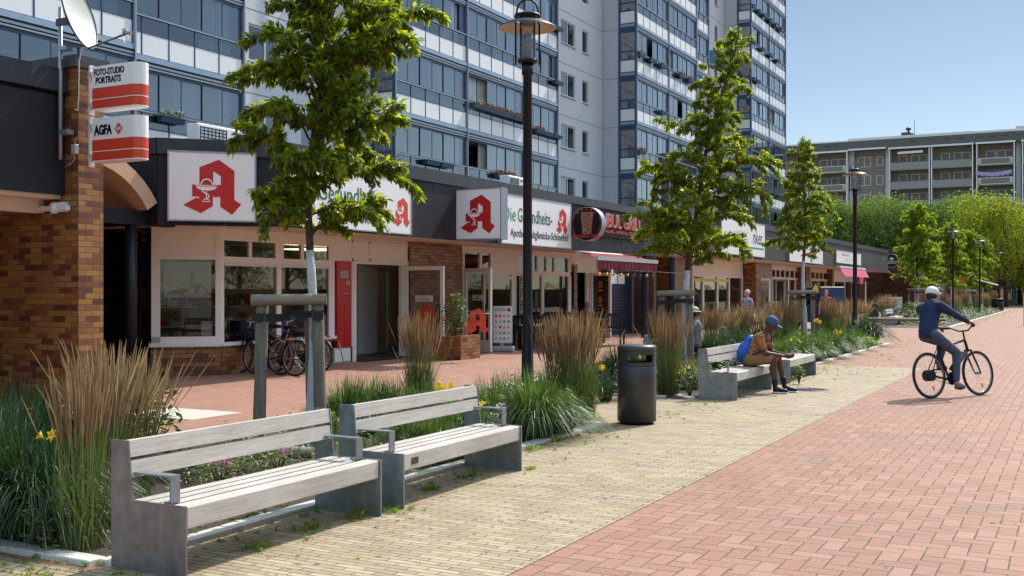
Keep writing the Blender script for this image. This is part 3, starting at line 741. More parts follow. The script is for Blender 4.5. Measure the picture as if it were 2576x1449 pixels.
# timber / aluminium shop front frame
fbar(cw.y, wy(842), SILL-.07, SILL, XW+.06, .16)
fbar(cw.y, wy(842), 2.58, ZB+.04)
for p0, p1 in ((552,564),(828,842)): fbar(wy(p0), wy(p1), SILL, 2.58)
fbar(wy(697), wy(708), SILL, 2.16)
fbar(wy(564), wy(828), 2.16, 2.27)
for p0, p1 in ((627,634),(694,714),(758,765)): fbar(wy(p0), wy(p1), 2.27, 2.58)
fbar(wy(842), wy(886), 2.27, ZB+.04, XW-.0, .05); fbar(wy(882), wy(889), 0, 2.27); fbar(wy(842), wy(886), 0, .34, XW, .05)
fbar(wy(889), wy(1032), 2.22, 2.29, XW+.02, .1); fbar(wy(889), wy(1032), 2.29, ZB+.04, XW-.01, .04)
for z in (2.30, 2.70): fbar(wy(842), wy(1030), z, z+.05, XW+.012, .03)
for p in (886, 930, 1030): fbar(wy(p)-.03, wy(p)+.03, 2.3, ZB+.03, XW+.012, .03)
fbar(wy(889)-.02, wy(895), 0, 2.22, XW+.02, .1)
fbar(wy(1010), wy(1018), 0, 2.22, XW+.02, .1)
# second shop front to the right of the pier
yA, yB = sy(1163, XPIER), wy(1436)
fbar(wy(1160), yB, 2.06, 2.2); fbar(wy(1160), yB, 2.64, ZB+.04)
for p0, p1 in ((1165,1169),(1207,1213),(1235,1243),(1290,1305)): fbar(wy(p0), wy(p1), 2.2, 2.64)
for p0, p1 in ((1164,1168),(1217,1222),(1288,1300),(1363,1369),(1430,1438)): fbar(wy(p0), wy(p1), SILL if p0 > 1230 else 0, 2.06)
for p in (1353, 1376, 1396): fbar(wy(p)-.05, wy(p)+.05, 2.2, 2.64)
fbar(wy(1243), wy(1290), 2.2, 2.64); fbar(wy(1430), wy(1436), 2.2, 2.64)
fbar(wy(1238), wy(1436), SILL-.1, SILL, XW+.05, .14)
fbar(wy(1438), wy(1545), 2.2, ZB+.04, XW-.01, .05)
fbar(wy(1476), wy(1484), 0, 2.2)
sp(fr_, 'shopfront_frame', M['whiteframe'])
g = MB()
def pane(p0, p1, z0, z1, x=XW-.04): g.quad((x,wy(p0),z0),(x,wy(p1),z0),(x,wy(p1),z1),(x,wy(p0),z1))
for a, c in ((564,697),(708,828)): pane(a, c, SILL, 2.16)
for a, c in ((564,627),(634,694),(714,758),(765,828)): pane(a, c, 2.27, 2.58)
pane(1168,1217,.05,2.06); pane(1222,1288,SILL,2.06); pane(1300,1363,SILL,2.06); pane(1369,1430,SILL,2.06)
for a, c in ((1169,1207),(1213,1235),(1305,1352),(1354,1374),(1378,1394),(1398,1428)): pane(a, c, 2.2, 2.64)
sp(g, 'shop_panes', M['shopglass'])
# chamfer window
fo = MB()
def cbar(a0, a1, z0, z1, th=.04, o_=0.0): fo.obox(cw+cd*(a0+a1)/2+cn*o_+Vector((0,0,(z0+z1)/2)), cd*abs(a1-a0)/2, cn*th, (0,0,(z1-z0)/2))
Lw = 1.26
cbar(-.02, Lw+.03, SILL-.07, SILL, .08, .02); cbar(0, Lw, SILL, SILL+.12); cbar(0, .10, SILL+.12, ZB+.04); cbar(Lw-.16, Lw, SILL, ZB+.04); cbar(.10, Lw-.16, 2.20, 2.32); cbar(.10, Lw-.16, 2.32, ZB+.04, .02)
cbar(.1, Lw-.16, 2.66, ZB+.04, .05)
w1 = sp(fo, 'corner_window', M['whiteframe'])
g = MB(); q0 = cw+cd*.10; q1 = cw+cd*(Lw-.16); zz = lambda v, z: v + Vector((0,0,z))
g.quad(zz(q1,SILL+.12), zz(q0,SILL+.12), zz(q0,2.2), zz(q1,2.2)); g.build('pane', M['shopglass'], w1)
# poster on the corner window: leaping figure, brown splash
def onplane(org, ax, nr, up=Vector((0,0,1))):
    def f(u, v, d=0.0): return org + ax*u + up*v + nr*d
    return f
P_ = onplane(q1, -cd, cn)
b = MB(); b.quad(P_(.06,1.48,-.03),P_(.92,1.48,-.03),P_(.92,2.16,-.03),P_(.06,2.16,-.03), mi=0)
def blob(pts, mi, d): b.add([P_(u, v, d) for u, v in pts], [tuple(range(len(pts)))], mi)
blob([(.10,1.58),(.25,1.63),(.42,1.66),(.55,1.60),(.40,1.56),(.2,1.555)], 1, -.026)
blob([(.48,1.66),(.55,1.86),(.60,1.88),(.62,1.74),(.56,1.62)], 2, -.025)
blob([(.60,1.74),(.70,1.76),(.88,1.62),(.86,1.58),(.72,1.68),(.66,1.56),(.61,1.58)], 3, -.024)
blob([(.53,1.90),(.56,1.95),(.60,1.94),(.60,1.88),(.55,1.87)], 2, -.022); blob([(.52,1.93),(.56,1.97),(.61,1.95),(.59,1.93)], 3, -.021)
blob([(.42,1.72),(.46,1.84),(.48,1.72)], 2, -.022)
R = random.Random(3)
for k in range(26):
    u = R.uniform(.24,.5) if k < 14 else R.uniform(.66,.9); v = R.uniform(1.52,1.8); s_ = .012
    blob([(u-s_,v),(u,v+s_),(u+s_,v),(u,v-s_)], 1 if k < 14 else 3, -.022)
for k in range(6): b.quad(P_(.10,1.84-.02*k,-.024),P_(.10+R.uniform(.08,.13),1.84-.02*k,-.024),P_(.20,1.848-.02*k,-.024),P_(.10,1.848-.02*k,-.024), mi=4)
po = b.build('poster', [plain('poster_paper', (.66,.65,.66), .6), plain('splash', (.10,.03,.02), .6), plain('figure_skin', (.42,.34,.28), .6), plain('figure_green', (.06,.14,.05), .6), M['greyplastic']])
tag(po, 'window poster of a leaping figure in green trousers on a brown splash', 'poster')
b = MB(); b.quad(P_(.74,.74,-.028),P_(.94,.74,-.028),P_(.94,1.02,-.028),P_(.74,1.02,-.028), mi=0)
for k in range(7): b.quad(P_(.77,.94-.03*k,-.026),P_(.91,.94-.03*k,-.026),P_(.91,.946-.03*k,-.026),P_(.77,.946-.03*k,-.026), mi=1)
tag(b.build('notice_sheet', [M['whitepaint'], M['greyplastic']]), 'white printed notice at the lower right of the corner shop window', 'notice')
# interior room: floor, back wall, ceiling, shelves
b = MB(); b.box((-19.4, 14.9, 0), (-19.3, SE, ZB)); b.box((-19.3,14.9,.0),(XW-.15,SE,.012)); b.box((-19.3,SE-.3,.02),(XW-.1,SE-.2,ZB)); b.box((-19.3,14.9,.02),(-16.2,15.0,ZB))
for p in (1100, 1438): b.box((-19.3, wy(p)-.04, .02), (XW-.14, wy(p)+.04, ZB))
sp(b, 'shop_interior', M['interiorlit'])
b = MB(); R = random.Random(8)
for p0, p1 in ((575,690),(715,825),(950,1010),(1225,1285)):
    y0, y1 = (wy(p0), wy(p1)) if p0 != 950 else (sy(940,-16.7), sy(1030,-16.7))
    for sh in range(5):
        z = .45 + .4*sh; b.box((-16.9, y0, z), (-16.6, y1, z+.025), 0); y = y0
        while y < y1-.15:
            ww = R.uniform(.06,.2); hh = R.uniform(.08,.28); b.box((-16.85, y, z+.03), (-16.62, y+ww, z+.03+hh), R.randrange(1,7)); y += ww + R.uniform(.0,.08)
sp(b, 'stocked_shelves', [M['whitepaint'], M['whitepaint'], M['greenp'], M['orange'], M['curtain'], M['redsign'], M['yellowp']])
# window display: cloths and toys
b = MB()
for k in range(26):
    y = R.uniform(wy(566), wy(822)); b.ball((XW-.35-R.uniform(0,.25), y, SILL+.06+R.uniform(0,.07)), R.uniform(.06,.14), (1,1.5,.7), 8, R.randrange(0,5))
b.box((XW-.9, wy(566), SILL-.08), (XW-.12, wy(826), SILL), 0)
for py_, c in ((745, 2), (757, 1)):
    y = wy(py_); b.ball((XW-.3, y, SILL+.22), .17, (.7,1,.9), 10, c)
sp(b, 'window_display', [M['purple'], M['redsign'], plain('lilac', (.30,.12,.48), .6), M['pink'], M['curtaingrey']])
b = MB()
for k in range(5):
    y = wy(592)+.07*(k-2); b.tube([(XW-.3,wy(592),SILL+.05),(XW-.3,y,SILL+.25),(XW-.3,y+.03*(k-2),SILL+.33+.03*abs(2-k))], [.014,.012,.004], 6)
tag(b.build('potted_shoots', M['greenp']), 'pale green leafy shoots standing in the shop window', 'plant')
# blind rolls in the two big windows
b = MB(); b.box((XW-.03, wy(565), 2.09), (XW+.012, wy(697), 2.16)); b.box((XW-.03, wy(708), 2.09), (XW+.012, wy(828), 2.16)); b.box((XW-.03, wy(1222), 1.93), (XW+.012, wy(1288), 2.03)); sp(b, 'window_top_rail', M['whitepaint'])
# red parcel locker
y0, y1 = wy(845), wy(882)
lk = thing('parcel_locker', 'tall red locker cabinet beside the pharmacy door', 'locker', (XW, y0, .34))
b = MB(); b.box((-.05, 0, 0), (.03, y1-y0, 1.92)); b.build('cabinet', M['redlocker'], lk)
b = MB(); wdt = y1-y0
for k in range(5):
    for q in range(2): b.bbox((.03, .03+q*(wdt/2-.02), .05+.19*k), (.036, wdt/2-.01+q*(wdt/2-.02), .225+.19*k), .002)
b.build('locker_doors', M['redlocker'], lk)
b = MB(); b.box((.03, .12, 1.55), (.036, wdt-.12, 1.72)); b.box((.03, wdt-.2, 1.40), (.038, wdt-.08, 1.49)); b.box((.031,.25,1.20),(.036,.45,1.215)); b.build('display', M['greyplastic'], lk)
# dark lobby behind open pharmacy door
b = MB(); b.box((XW-2.0, wy(893), .02), (XW-.1, wy(893)+.02, 2.22)); sp(b, 'lobby_wall', M['whitepaint'])
b = MB(); a0 = Vector((XW-1.35, wy(948), 0)); 
for p0, p1 in ((948, 976), (980, 1012)):
    q0, q1 = sy(p0, XW-1.37), sy(p1, XW-1.37)
    b.box((XW-1.4, q0-.02, .03), (XW-1.34, q0+.03, 2.15)); b.box((XW-1.4, q1-.03, .03), (XW-1.34, q1+.02, 2.15))
    b.box((XW-1.4, q0, 2.1), (XW-1.34, q1, 2.15)); b.box((XW-1.4, q0, .03), (XW-1.34, q1, .12))
sp(b, 'inner_sliding_door', M['greyplastic'])
b = MB(); b.box((XW-1.4, sy(900,XW-1.37), .02), (XW-1.36, sy(945,XW-1.37), 2.2)); sp(b, 'lobby_panel', M['whitepaint'])
b = MB(); b.box((-18.4, 21.6, 2.68), (-17.2, 25.4, 2.70)); sp(b, 'ceiling_light', M['ceilinglight'])
b = MB(); b.box((XW-1.25, wy(893), .012), (XW+.3, wy(1008), .024)); tag(b.build('door_mat', M['blackmatt']), 'dark ribbed mat in the open pharmacy doorway', 'mat')
b = MB()
for k, c in enumerate(('g',)): b.box((XW-2.4, wy(950), 1.95), (XW-2.35, wy(1004), 2.12))
sp(b, 'green_header', M['greenp'])
# open door leaves
def door_leaf(name, label, hx, hy, ex, ey, h=2.2, frame='whiteframe', kick=.32, par=None):
    a = Vector((hx, hy, 0)); e = Vector((ex, ey, 0)); u = (e-a).normalized(); L = (e-a).length; n = Vector((-u.y, u.x, 0))
    f = MB(); q = lambda s0, s1, z0, z1, th=.03: f.obox(a+u*(s0+s1)/2+Vector((0,0,(z0+z1)/2)), u*(s1-s0)/2, n*th, (0,0,(z1-z0)/2))
    q(0,.09,.03,h); q(L-.09,L,.03,h); q(.09,L-.09,h-.1,h); q(.09,L-.09,.03,kick)
    root = sp(f, name, M[frame], par)
    g = MB(); g.quad(a+u*.09+Vector((0,0,kick)), a+u*(L-.09)+Vector((0,0,kick)), a+u*(L-.09)+Vector((0,0,h-.1)), a+u*.09+Vector((0,0,h-.1))); g.build('pane', M['shopglass'], root)
    for s_ in (-1, 1):
        g = MB(); c = a+u*(L-.16)+n*.05*s_
        g.tube([c+Vector((0,0,.8))-n*.03*s_, c+Vector((0,0,.85))+n*.02*s_, c+Vector((0,0,1.25))+n*.02*s_, c+Vector((0,0,1.3))-n*.03*s_], .016, 8); g.build('handle', M['blackmatt'], root)
    return root, a, u, n, L
D1, a1, u1, n1, L1 = door_leaf('open_door', '', XW+.03, wy(1016), -13.36, OX(1117,-13.36)[0], par=shop)
D2, a2, u2, n2, L2 = door_leaf('open_door', '', XW+.03, wy(1168), -13.36, OX(1236,-13.36)[0], par=shop)
D3, a3, u3, n3, L3 = door_leaf('open_door', '', XW+.03, wy(1484), -13.6, OX(1537,-13.6)[0], par=shop)
# ---------------------------------------------------------------- lettering and the pharmacy emblem
def text_obj(name, txt, size, org, ax, nr, mat, parent=None, align='LEFT', ext=.004, sx=1.0, bold=0.0, shear=0.0, spacing=1.0, fit=None):
    cu = bpy.data.curves.new(name, 'FONT'); cu.body = txt; cu.size = size; cu.align_x = align; cu.extrude = ext; cu.offset = bold
    cu.shear = shear; cu.resolution_u = 3; cu.space_character = spacing
    o = bpy.data.objects.new(name, cu); COL.objects.link(o)
    dg = bpy.context.evaluated_depsgraph_get(); me = bpy.data.meshes.new_from_object(o.evaluated_get(dg)); bpy.data.objects.remove(o)
    ax = Vector(ax).normalized(); nr = Vector(nr).normalized(); up = Vector((0,0,1)); org = Vector(org)
    if fit:
        xs_ = [v.co.x for v in me.vertices]; sx = fit/(max(xs_)-min(xs_)); org = org - ax*(min(xs_)*sx if align == 'LEFT' else 0)
    for v in me.vertices: v.co = org + ax*(v.co.x*sx) + up*v.co.y + nr*v.co.z
    me.materials.clear(); me.materials.append(mat)
    for p in me.polygons: p.material_index = 0
    q = bpy.data.objects.new(name, me); COL.objects.link(q)
    if parent:
        q.parent = parent; root = parent
        while root.parent: root = root.parent
        q.matrix_parent_inverse = Matrix.Translation(-(Vector(root.location))) if parent == root else Matrix.Identity(4)
        if parent == root: q.matrix_parent_inverse = Matrix.Identity(4); q.location = -Vector(root.location)
    return q
A_OUT = [[(.22,.11),(.215,.20),(.0,.0)]]
def emblem(org, ax, nr, s, par, red='redsign', white='panel', d=.004, loc=None, thick=.003):
    """gothic A with bowl and serpent; unit square 1.0 high, org lower left"""
    P = onplane(Vector(org), Vector(ax), Vector(nr))
    q = lambda pts, dd: [P(u*s, v*s, dd) for u, v in pts]
    b = MB()
    outer = [  # pieces of the letter
        [(.275,.83),(.61,.99),(.61,.99),(.50,.745),(.515,.53),(.275,.53)],
        [(.61,.99),(.88,.79),(.88,.64),(.645,.68),(.515,.775),(.50,.745)],
        [(.645,.68),(.88,.70),(.88,.30),(.64,.30),(.645,.53)],
        [(.15,.55),(.645,.53),(.64,.30),(.15,.33)],
        [(.27,.33),(.505,.33),(.505,.15),(.30,.02),(.0,.16),(.22,.295),(.27,.28)],
        [(.64,.31),(.88,.30),(.87,.28),(1.0,.20),(.84,.0),(.64,.14)]]
    polys = [[(.275,.53),(.275,.84),(.61,.985),(.88,.79),(.88,.27),(1.0,.19),(.84,.0),(.635,.14),(.635,.315),(.645,.53),(.645,.69),(.513,.775),(.513,.53)],
             [(.15,.53),(.645,.53),(.64,.315),(.15,.315)],
             [(.27,.315),(.505,.315),(.505,.15),(.30,.02),(.0,.16),(.22,.295),(.27,.275)]]
    for k, pl in enumerate(polys):
        b.add(q(pl, d + k*.0007), [tuple(range(len(pl)))])
    o1 = b.build('emblem_letter', M[red], par, loc or (0,0,0)); 
    w_ = MB()
    def arc(cx, cy, rx, ry, a0, a1, wd, n=14):
        pp = [(cx+rx*cos(a0+(a1-a0)*k/n), cy+ry*sin(a0+(a1-a0)*k/n)) for k in range(n+1)]; return pp
    def ribbon(pp, wd):
        vs = []
        for k, p in enumerate(pp):
            a_ = Vector(pp[max(k-1,0)]); c_ = Vector(pp[min(k+1,len(pp)-1)]); t_ = (c_-a_).normalized(); n_ = Vector((-t_.y, t_.x))
            vs += [(p[0]+n_.x*wd, p[1]+n_.y*wd), (p[0]-n_.x*wd, p[1]-n_.y*wd)]
        w_.add(q(vs, d+.004), [(2*k,2*k+1,2*k+3,2*k+2) for k in range(len(pp)-1)])
    w_.add(q([(.20,.528),(.585,.515),(.585,.502),(.20,.512)], d+.004), [(0,1,2,3)])
    bowl = [(.225,.498)] + [(.395+.175*cos(a), .49-.065*abs(sin(a))) for a in [pi + pi*k/10 for k in range(11)]] + [(.57,.49)]
    w_.add(q(bowl, d+.0042), [tuple(range(len(bowl)))])
    ribbon(arc(.40,.53,.095,.10,pi,.15*pi,.012), .011); ribbon([(.485,.57),(.505,.545),(.50,.53)], .012)
    ribbon([(.315,.425),(.37,.38),(.43,.35),(.44,.31),(.39,.28),(.35,.265)], .011); ribbon([(.395,.42),(.395,.26)], .007)
    ribbon([(.345,.25),(.375,.268),(.42,.268),(.45,.25)], .008); w_.add(q([(.32,.235),(.46,.235),(.46,.222),(.32,.222)], d+.004), [(0,1,2,3)])
    w_.build('emblem_bowl_and_serpent', M[white], par, loc or (0,0,0))
    return o1
UPV = Vector((0,0,1))
def lightbox(name, label, org, ax, nr, w_, h, th=.12, face='panel', frame='steel', fw=.025):
    """flat box sign; org = lower left of the face seen from the front; returns root + plane function"""
    org = Vector(org); ax = Vector(ax).normalized(); nr = Vector(nr).normalized()
    r = thing(name, label, 'sign', org)
    b = MB(); c = ax*w_/2 + UPV*h/2 - nr*th/2; b.obox(c, ax*w_/2, nr*th/2, UPV*h/2)
    f = b.build('face_panel', M[face], r)
    b = MB()
    for s0, s1, z0, z1 in ((0,w_,-fw,0),(0,w_,h,h+fw),(-fw,0,-fw,h+fw),(w_,w_+fw,-fw,h+fw)):
        b.obox(ax*(s0+s1)/2 + UPV*(z0+z1)/2 - nr*(th/2-.006), ax*(s1-s0)/2, nr*(th/2+.006), UPV*(z1-z0)/2)
    b.build('frame', M[frame], r)
    return r
# sign 1: big white panel with red letter on the chamfer
def Ych(px):     # intersection of photo column with chamfer face (distance along from Bc)
    r = (px-CXP)/FPX; D = Vector((CS*r-SN, SN*r+CS)); n_ = Vector((nv.x, nv.y)); B2_ = Vector((Bc.x, Bc.y)); d = n_.dot(B2_)/n_.dot(D); return D*d, d
(pl_, dl_), (pr_, dr_) = Ych(425), Ych(640)
aL = Vector((pl_.x, pl_.y, 0)); aR = Vector((pr_.x, pr_.y, 0)); z0, z1 = HZ(553, dl_), HZ(383, dl_)
ax1 = (aR-aL).normalized(); wS = (aR-aL).length
s1 = lightbox('pharmacy_sign', 'large white panel with red gothic letter on the angled corner of the fascia', aL + nv*.13 + UPV*z0, ax1, nv, wS, z1-z0)
emblem(ax1*(wS*.165)+UPV*((z1-z0)*.085), ax1, nv, (z1-z0)*.83, s1)
# sign 2 behind the first tree
def fascia_sign(name, label, p0, p1, py0, py1, th=.1, x=None, **kw):
    x = x if x is not None else XF + .0
    y0, d0 = OX(p0, x+th); y1, d1 = OX(p1, x+th); zb = HZ(py1, d0); zt = HZ(py0, d0)
    r = lightbox(name, label, (x+th, y0, zb), (0,1,0), (1,0,0), y1-y0, zt-zb, th, **kw); return r, y1-y0, zt-zb
s2, w2, h2 = fascia_sign('pharmacy_sign', 'wide white sign with small red letter at its right end, mostly behind the first tree', 727, 1034, 408, 563)
emblem((0,w2*.83,h2*.12), (0,1,0), (1,0,0), h2*.78*.72, s2, red='redbright')
for tx, sz, u, v, mm, ft in (('Die', .42, .04, .46, 'greenp', .14), ('Gesundheits-', .42, .21, .46, 'greend', .56), ('Apotheke', .23, .30, .13, 'anthracite', .36)):
    text_obj('lettering', tx, sz*h2, (.003, w2*u, h2*v), (0,1,0), (1,0,0), M[mm], None, fit=w2*ft).parent = s2
# wall sign further on
s4, w4, h4 = fascia_sign('pharmacy_sign', 'white sign with green lettering and small red letter, right of the projecting box', 1262, 1436, 487, 610)
emblem((0,w4*.765,h4*.30), (0,1,0), (1,0,0), h4*.60, s4, red='redbright')
for tx, sz, p0, p1, v, mm in (('Die', .42, 1268, 1297, .47, 'greenp'), ('Gesundheits-', .42, 1303, 1389, .47, 'greend'), ('Apotheke Altglienicke-Sch\u00f6nefeld', .24, 1284, 1429, .15, 'anthracite')):
    q0, q1 = OX(p0, XF+.1)[0], OX(p1, XF+.1)[0]; text_obj('lettering', tx, sz*h4, (.003, q0-s4.location.y, h4*v), (0,1,0), (1,0,0), M[mm], None, fit=q1-q0).parent = s4
# projecting box sign
Yb = OX(1148, XF)[0]; xL = XF; xR, dR_ = OY(1259, Yb)
zb_, zt_ = HZ(599, dR_), HZ(473, dR_)
s3 = lightbox('projecting_pharmacy_sign', 'square illuminated box with dark red letter, mounted out from the fascia left of the lamp', (xL, Yb, zb_), (1,0,0), (0,-1,0), xR-xL, zt_-zb_, .3)
emblem(((xR-xL)*.1,0,(zt_-zb_)*.1), (1,0,0), (0,-1,0), (zt_-zb_)*.80, s3)
# grill sign
s5, w5, h5 = fascia_sign('grill_sign', 'black sign board with red white outlined capitals above the awning', 1440, 1628, 513, 585, face='boardblack', frame='boardblack', th=.08)
zt5 = h5
for m_, bo, dd in (('whitepaint', .012, .0), ('redbright', .0, .012)):
    q0, q1 = OX(1470, XF+.08)[0]-s5.location.y, OX(1614, XF+.08)[0]-s5.location.y
    text_obj('lettering', 'ISTANBUL GRILL', h5*.72, (.002+dd, q0, h5*.36), (0,1,0), (1,0,0), M[m_], None, bold=bo, ext=.02, fit=q1-q0).parent = s5
text_obj('small_lettering', 'KEBAP - FALAFEL - LAHMACUN - PIZZA - BURGER', h5*.19, (.003, w5*.30, h5*.14), (0,1,0), (1,0,0), M['redsign'], None, bold=.004, fit=w5*.64).parent = s5
b = MB(); P_ = onplane(Vector((.012, w5*.945, h5*.42)), Vector((0,1,0)), Vector((1,0,0))); hh = h5*.40
for m_, z0, z1 in ((0,0,.16),(1,.2,.28),(0,.32,.42),(1,.46,.54)): b.quad(P_(0,z0*hh),P_(.5,z0*hh),P_(.5,z1*hh),P_(0,z1*hh), mi=m_)
pp = [P_(.25+.25*cos(pi*k/10), .58*hh+.42*hh*sin(pi*k/10)) for k in range(11)]; b.add(pp, [tuple(range(11))], 0); b.build('burger_outline', [M['redbright'], M['whitepaint']], s5)
# round kebab sign: disc facing the viewer
Yk = OX(1438, XF+.1)[0]; xc1, dc1 = OY(1515, Yk); xc0 = XF+.12; zc_ = (HZ(605, dc1)+HZ(519, dc1))/2; rad = (HZ(519,dc1)-HZ(605,dc1))/2
xc = xc1 - rad
kb = thing('round_kebab_sign', 'round black disc sign with a meat skewer picture and red dots, beside the red capitals', 'sign', (xc, Yk, zc_))
b = MB(); n = 40; ring = [(rad*cos(2*pi*k/n), rad*sin(2*pi*k/n)) for k in range(n)]
b.prism([(u, 0, v) for u, v in ring], (0,.28,0)); b.build('drum', M['steel'], kb)
b = MB(); b.add([(u*.965,-.006,v*.965) for u, v in ring], [tuple(range(n))]); b.build('face', M['boardblack'], kb)
t = T('kebab_meat'); p = t.obj(); nn = t.noise(t.vmul(p,(4,4,26)), 2.2, 4.0, .7, .6); t.base(t.ramp(nn, [(.35,(.05,.012,.008)),(.5,(.22,.09,.04)),(.7,(.50,.33,.20))])); t.set(rough=.7)
b = MB(); b.add([(-.22*rad/.6,-.009,.42*rad/.6),(.26*rad/.6,-.009,.42*rad/.6),(.18*rad/.6,-.009,-.36*rad/.6),(-.16*rad/.6,-.009,-.36*rad/.6)], [(0,1,2,3)]); b.build('meat_picture', t.m, kb)
b = MB()
for k in range(5):
    a = radians(50+20*k); c = Vector((rad*.86*cos(a), -.009, rad*.86*sin(a))); 
    for j in range(5): 
        a1_ = 2*pi*j/5+pi/2; b.add([c, c+Vector((.016*cos(a1_+.6),0,.016*sin(a1_+.6))), c+Vector((.042*cos(a1_),0,.042*sin(a1_))), c+Vector((.016*cos(a1_-.6),0,.016*sin(a1_-.6)))], [(0,1,2,3)])
for a0, a1_ in ((150,215),(-35,30)):
    pp = [radians(a0+(a1_-a0)*k/12) for k in range(13)]
    for p_, q_ in zip(pp[:-1], pp[1:]): b.add([(rad*.9*cos(p_),-.009,rad*.9*sin(p_)),(rad*.9*cos(q_),-.009,rad*.9*sin(q_)),(rad*.875*cos(q_),-.009,rad*.875*sin(q_)),(rad*.875*cos(p_),-.009,rad*.875*sin(p_))], [(0,1,2,3)])
b.build('red_stars_and_arcs', M['redsign'], kb)
text_obj('lettering', 'ISTANBUL GRILL', .12, (0,-.009,-.80*rad), (1,0,0), (0,-1,0), M['redsign'], None, align='CENTER', bold=.003).parent = kb
b = MB(); b.box((-rad-.05,.1,-.05), (-rad*.5,.16,.05)); b.build('bracket', M['steel'], kb)

# ---- grill front: menu strips, awning, string of bulbs, entrance with letter plate
b = MB(); MN = [M['black'], plain('pizza', (.50,.20,.05), .5, var=.5, scale=40), M['yellowp'], M['winframe']]
def menu(y0, y1, z0, z1, n, x):
    b.box((x-.03, y0, z0), (x, y1, z1), 0); hh = (z1-z0)/n
    for k in range(n):
        za = z0 + hh*k; b.box((x, y0+.03, za+.03), (x+.004, y1-.03, za+hh-.03), 3); b.box((x+.003, y0+.045, za+.045), (x+.006, y1-.045, za+hh-.045), 0)
        pts = [(x+.009, (y0+y1)/2+(y1-y0)*.30*cos(2*pi*j/12), za+hh*.56+hh*.26*sin(2*pi*j/12)) for j in range(12)]; b.add(pts, [tuple(range(12))], 1)
        b.quad((x+.009,y0+.08,za+.07),(x+.009,y1-.08,za+.07),(x+.009,y1-.08,za+.13),(x+.009,y0+.08,za+.13), mi=2)
menu(wy(1301), wy(1322), .9, 2.04, 3, XW+.06); tag(b.build('menu_board', MN), 'tall black menu board with food pictures left of the grill window', 'menu board')
b = MB(); menu(wy(1438), wy(1447), .75, 2.45, 6, XW+.08); tag(b.build('menu_board', MN), 'narrow column of framed food pictures beside the grill doorway', 'menu board')
b = MB()
c0 = a3 + u3*(L3*.36); c1 = a3 + u3*(L3*.62)
for k in range(3):
    z = .55+.5*k; w3 = lambda s_, zz_, o_: a3 + u3*s_ + n3*o_ + UPV*zz_
    for o_ in (-.012, .012):
        b.quad(w3(L3*.34,z,o_), w3(L3*.64,z,o_), w3(L3*.64,z+.42,o_), w3(L3*.34,z+.42,o_), mi=0); b.quad(w3(L3*.38,z+.14,o_*1.3), w3(L3*.6,z+.14,o_*1.3), w3(L3*.6,z+.36,o_*1.3), w3(L3*.38,z+.36,o_*1.3), mi=1); b.quad(w3(L3*.38,z+.03,o_*1.3), w3(L3*.6,z+.03,o_*1.3), w3(L3*.6,z+.09,o_*1.3), w3(L3*.38,z+.09,o_*1.3), mi=2)
tag(b.build('menu_board', MN), 'three food pictures on the glass of the open grill door', 'menu board')
# notices on pharmacy doors
for (a_, u_, n_, L_, tx) in ((a1,u1,n1,L1,'Auf\nWiedersehen'), (a2,u2,n2,L2,'Herzlich\nWillkommen')):
    c = a_ + u_*(L_*.5); b = MB(); sgn = -1
    nn = n_ if n_.y < 0 else -n_
    uu = Vector((-nn.y, nn.x, 0)); 
    b.obox(c+nn*.012+UPV*1.42, u_*.25, nn*.004, UPV*.075)
    r_ = b.build('door_notice', M['whitepaint']); tag(r_, ('small pale plate with words of farewell on the first open pharmacy door' if tx[0]=='A' else 'small pale plate with words of welcome on the second open pharmacy door'), 'notice')
    for i_, ln in enumerate(tx.split('\n')): text_obj('lettering', ln, .06, c+nn*.018+UPV*(1.435-.055*i_), (uu.x, uu.y, 0), nn, M['anthracite'], None, align='CENTER', ext=.0005).parent = r_
# red letter figures on the doors
for (a_, u_, n_, L_, lb) in ((a1,u1,n1,L1,'red gothic letter on the first open glass door, behind the seed heads'), (a2,u2,n2,L2,'red gothic letter held by a green ribbon in front of the second open door')):
    nn = n_ if n_.y < 0 else -n_; uu = Vector((-nn.y, nn.x, 0)); c = a_ + u_*(L_*.5) - uu*.27 + nn*.02 + UPV*.62
    if a_ is a2:
        q0 = AT(1164, 24.2, .62); uu = Vector((CS, SN, 0)); nn = Vector((SN, -CS, 0)); r_ = thing('red_letter_figure', lb, 'letter sign', q0); emblem((0,0,0), uu, nn, .60, r_, red='redbright', white='redsign')
        b = MB(); b.tube([tuple(uu*-.18+UPV*.40), tuple(uu*.1+UPV*.42), tuple(uu*.33+UPV*.47), tuple(uu*.62+UPV*.47)], .008, 5); b.build('green_ribbon', M['greenp'], r_); continue
    r_ = thing('red_letter_figure', lb, 'letter sign', c); emblem((0,0,0), uu, nn, .66, r_, red='redbright', white='redsign')
# grill entrance with door-bell plate
b = MB(); b.box((XW-.35, wy(1540), 0), (XW-.30, wy(1626), ZB)); 
ent = sp(b, 'entrance_panel', M['interior'])
b = MB(); b.box((XW-.29, wy(1545), .1), (XW-.27, wy(1602), 2.3), 0)
for r_ in range(8):
    for c_ in range(4): b.box((XW-.27, wy(1558)+c_*.28, .95+.11*r_), (XW-.265, wy(1558)+c_*.28+.11, .962+.11*r_), 1)
b.box((XW-.27, wy(1553), 1.85), (XW-.262, wy(1570), 2.2), 2); b.box((XW-.27, wy(1572), 1.85), (XW-.262, wy(1588), 2.2), 2)
b.box((XW-.24, wy(1604), .05), (XW-.2, wy(1607), 2.2), 3)
b.build('letter_plate_wall', [M['bluedark'], M['steel'], M['whitepaint'], M['steel']], shop).location = -Vector(shop.location)
col = MB(); pc = GP(1626, 841)
for px in (1622, 1690):
    x_ = -13.1; y_ = OX(px, x_)[0]; col.lathe([(.12,0),(.12,ZB+.03)], (x_, y_, 0), 16)
sp(col, 'column', M['bluedark'])
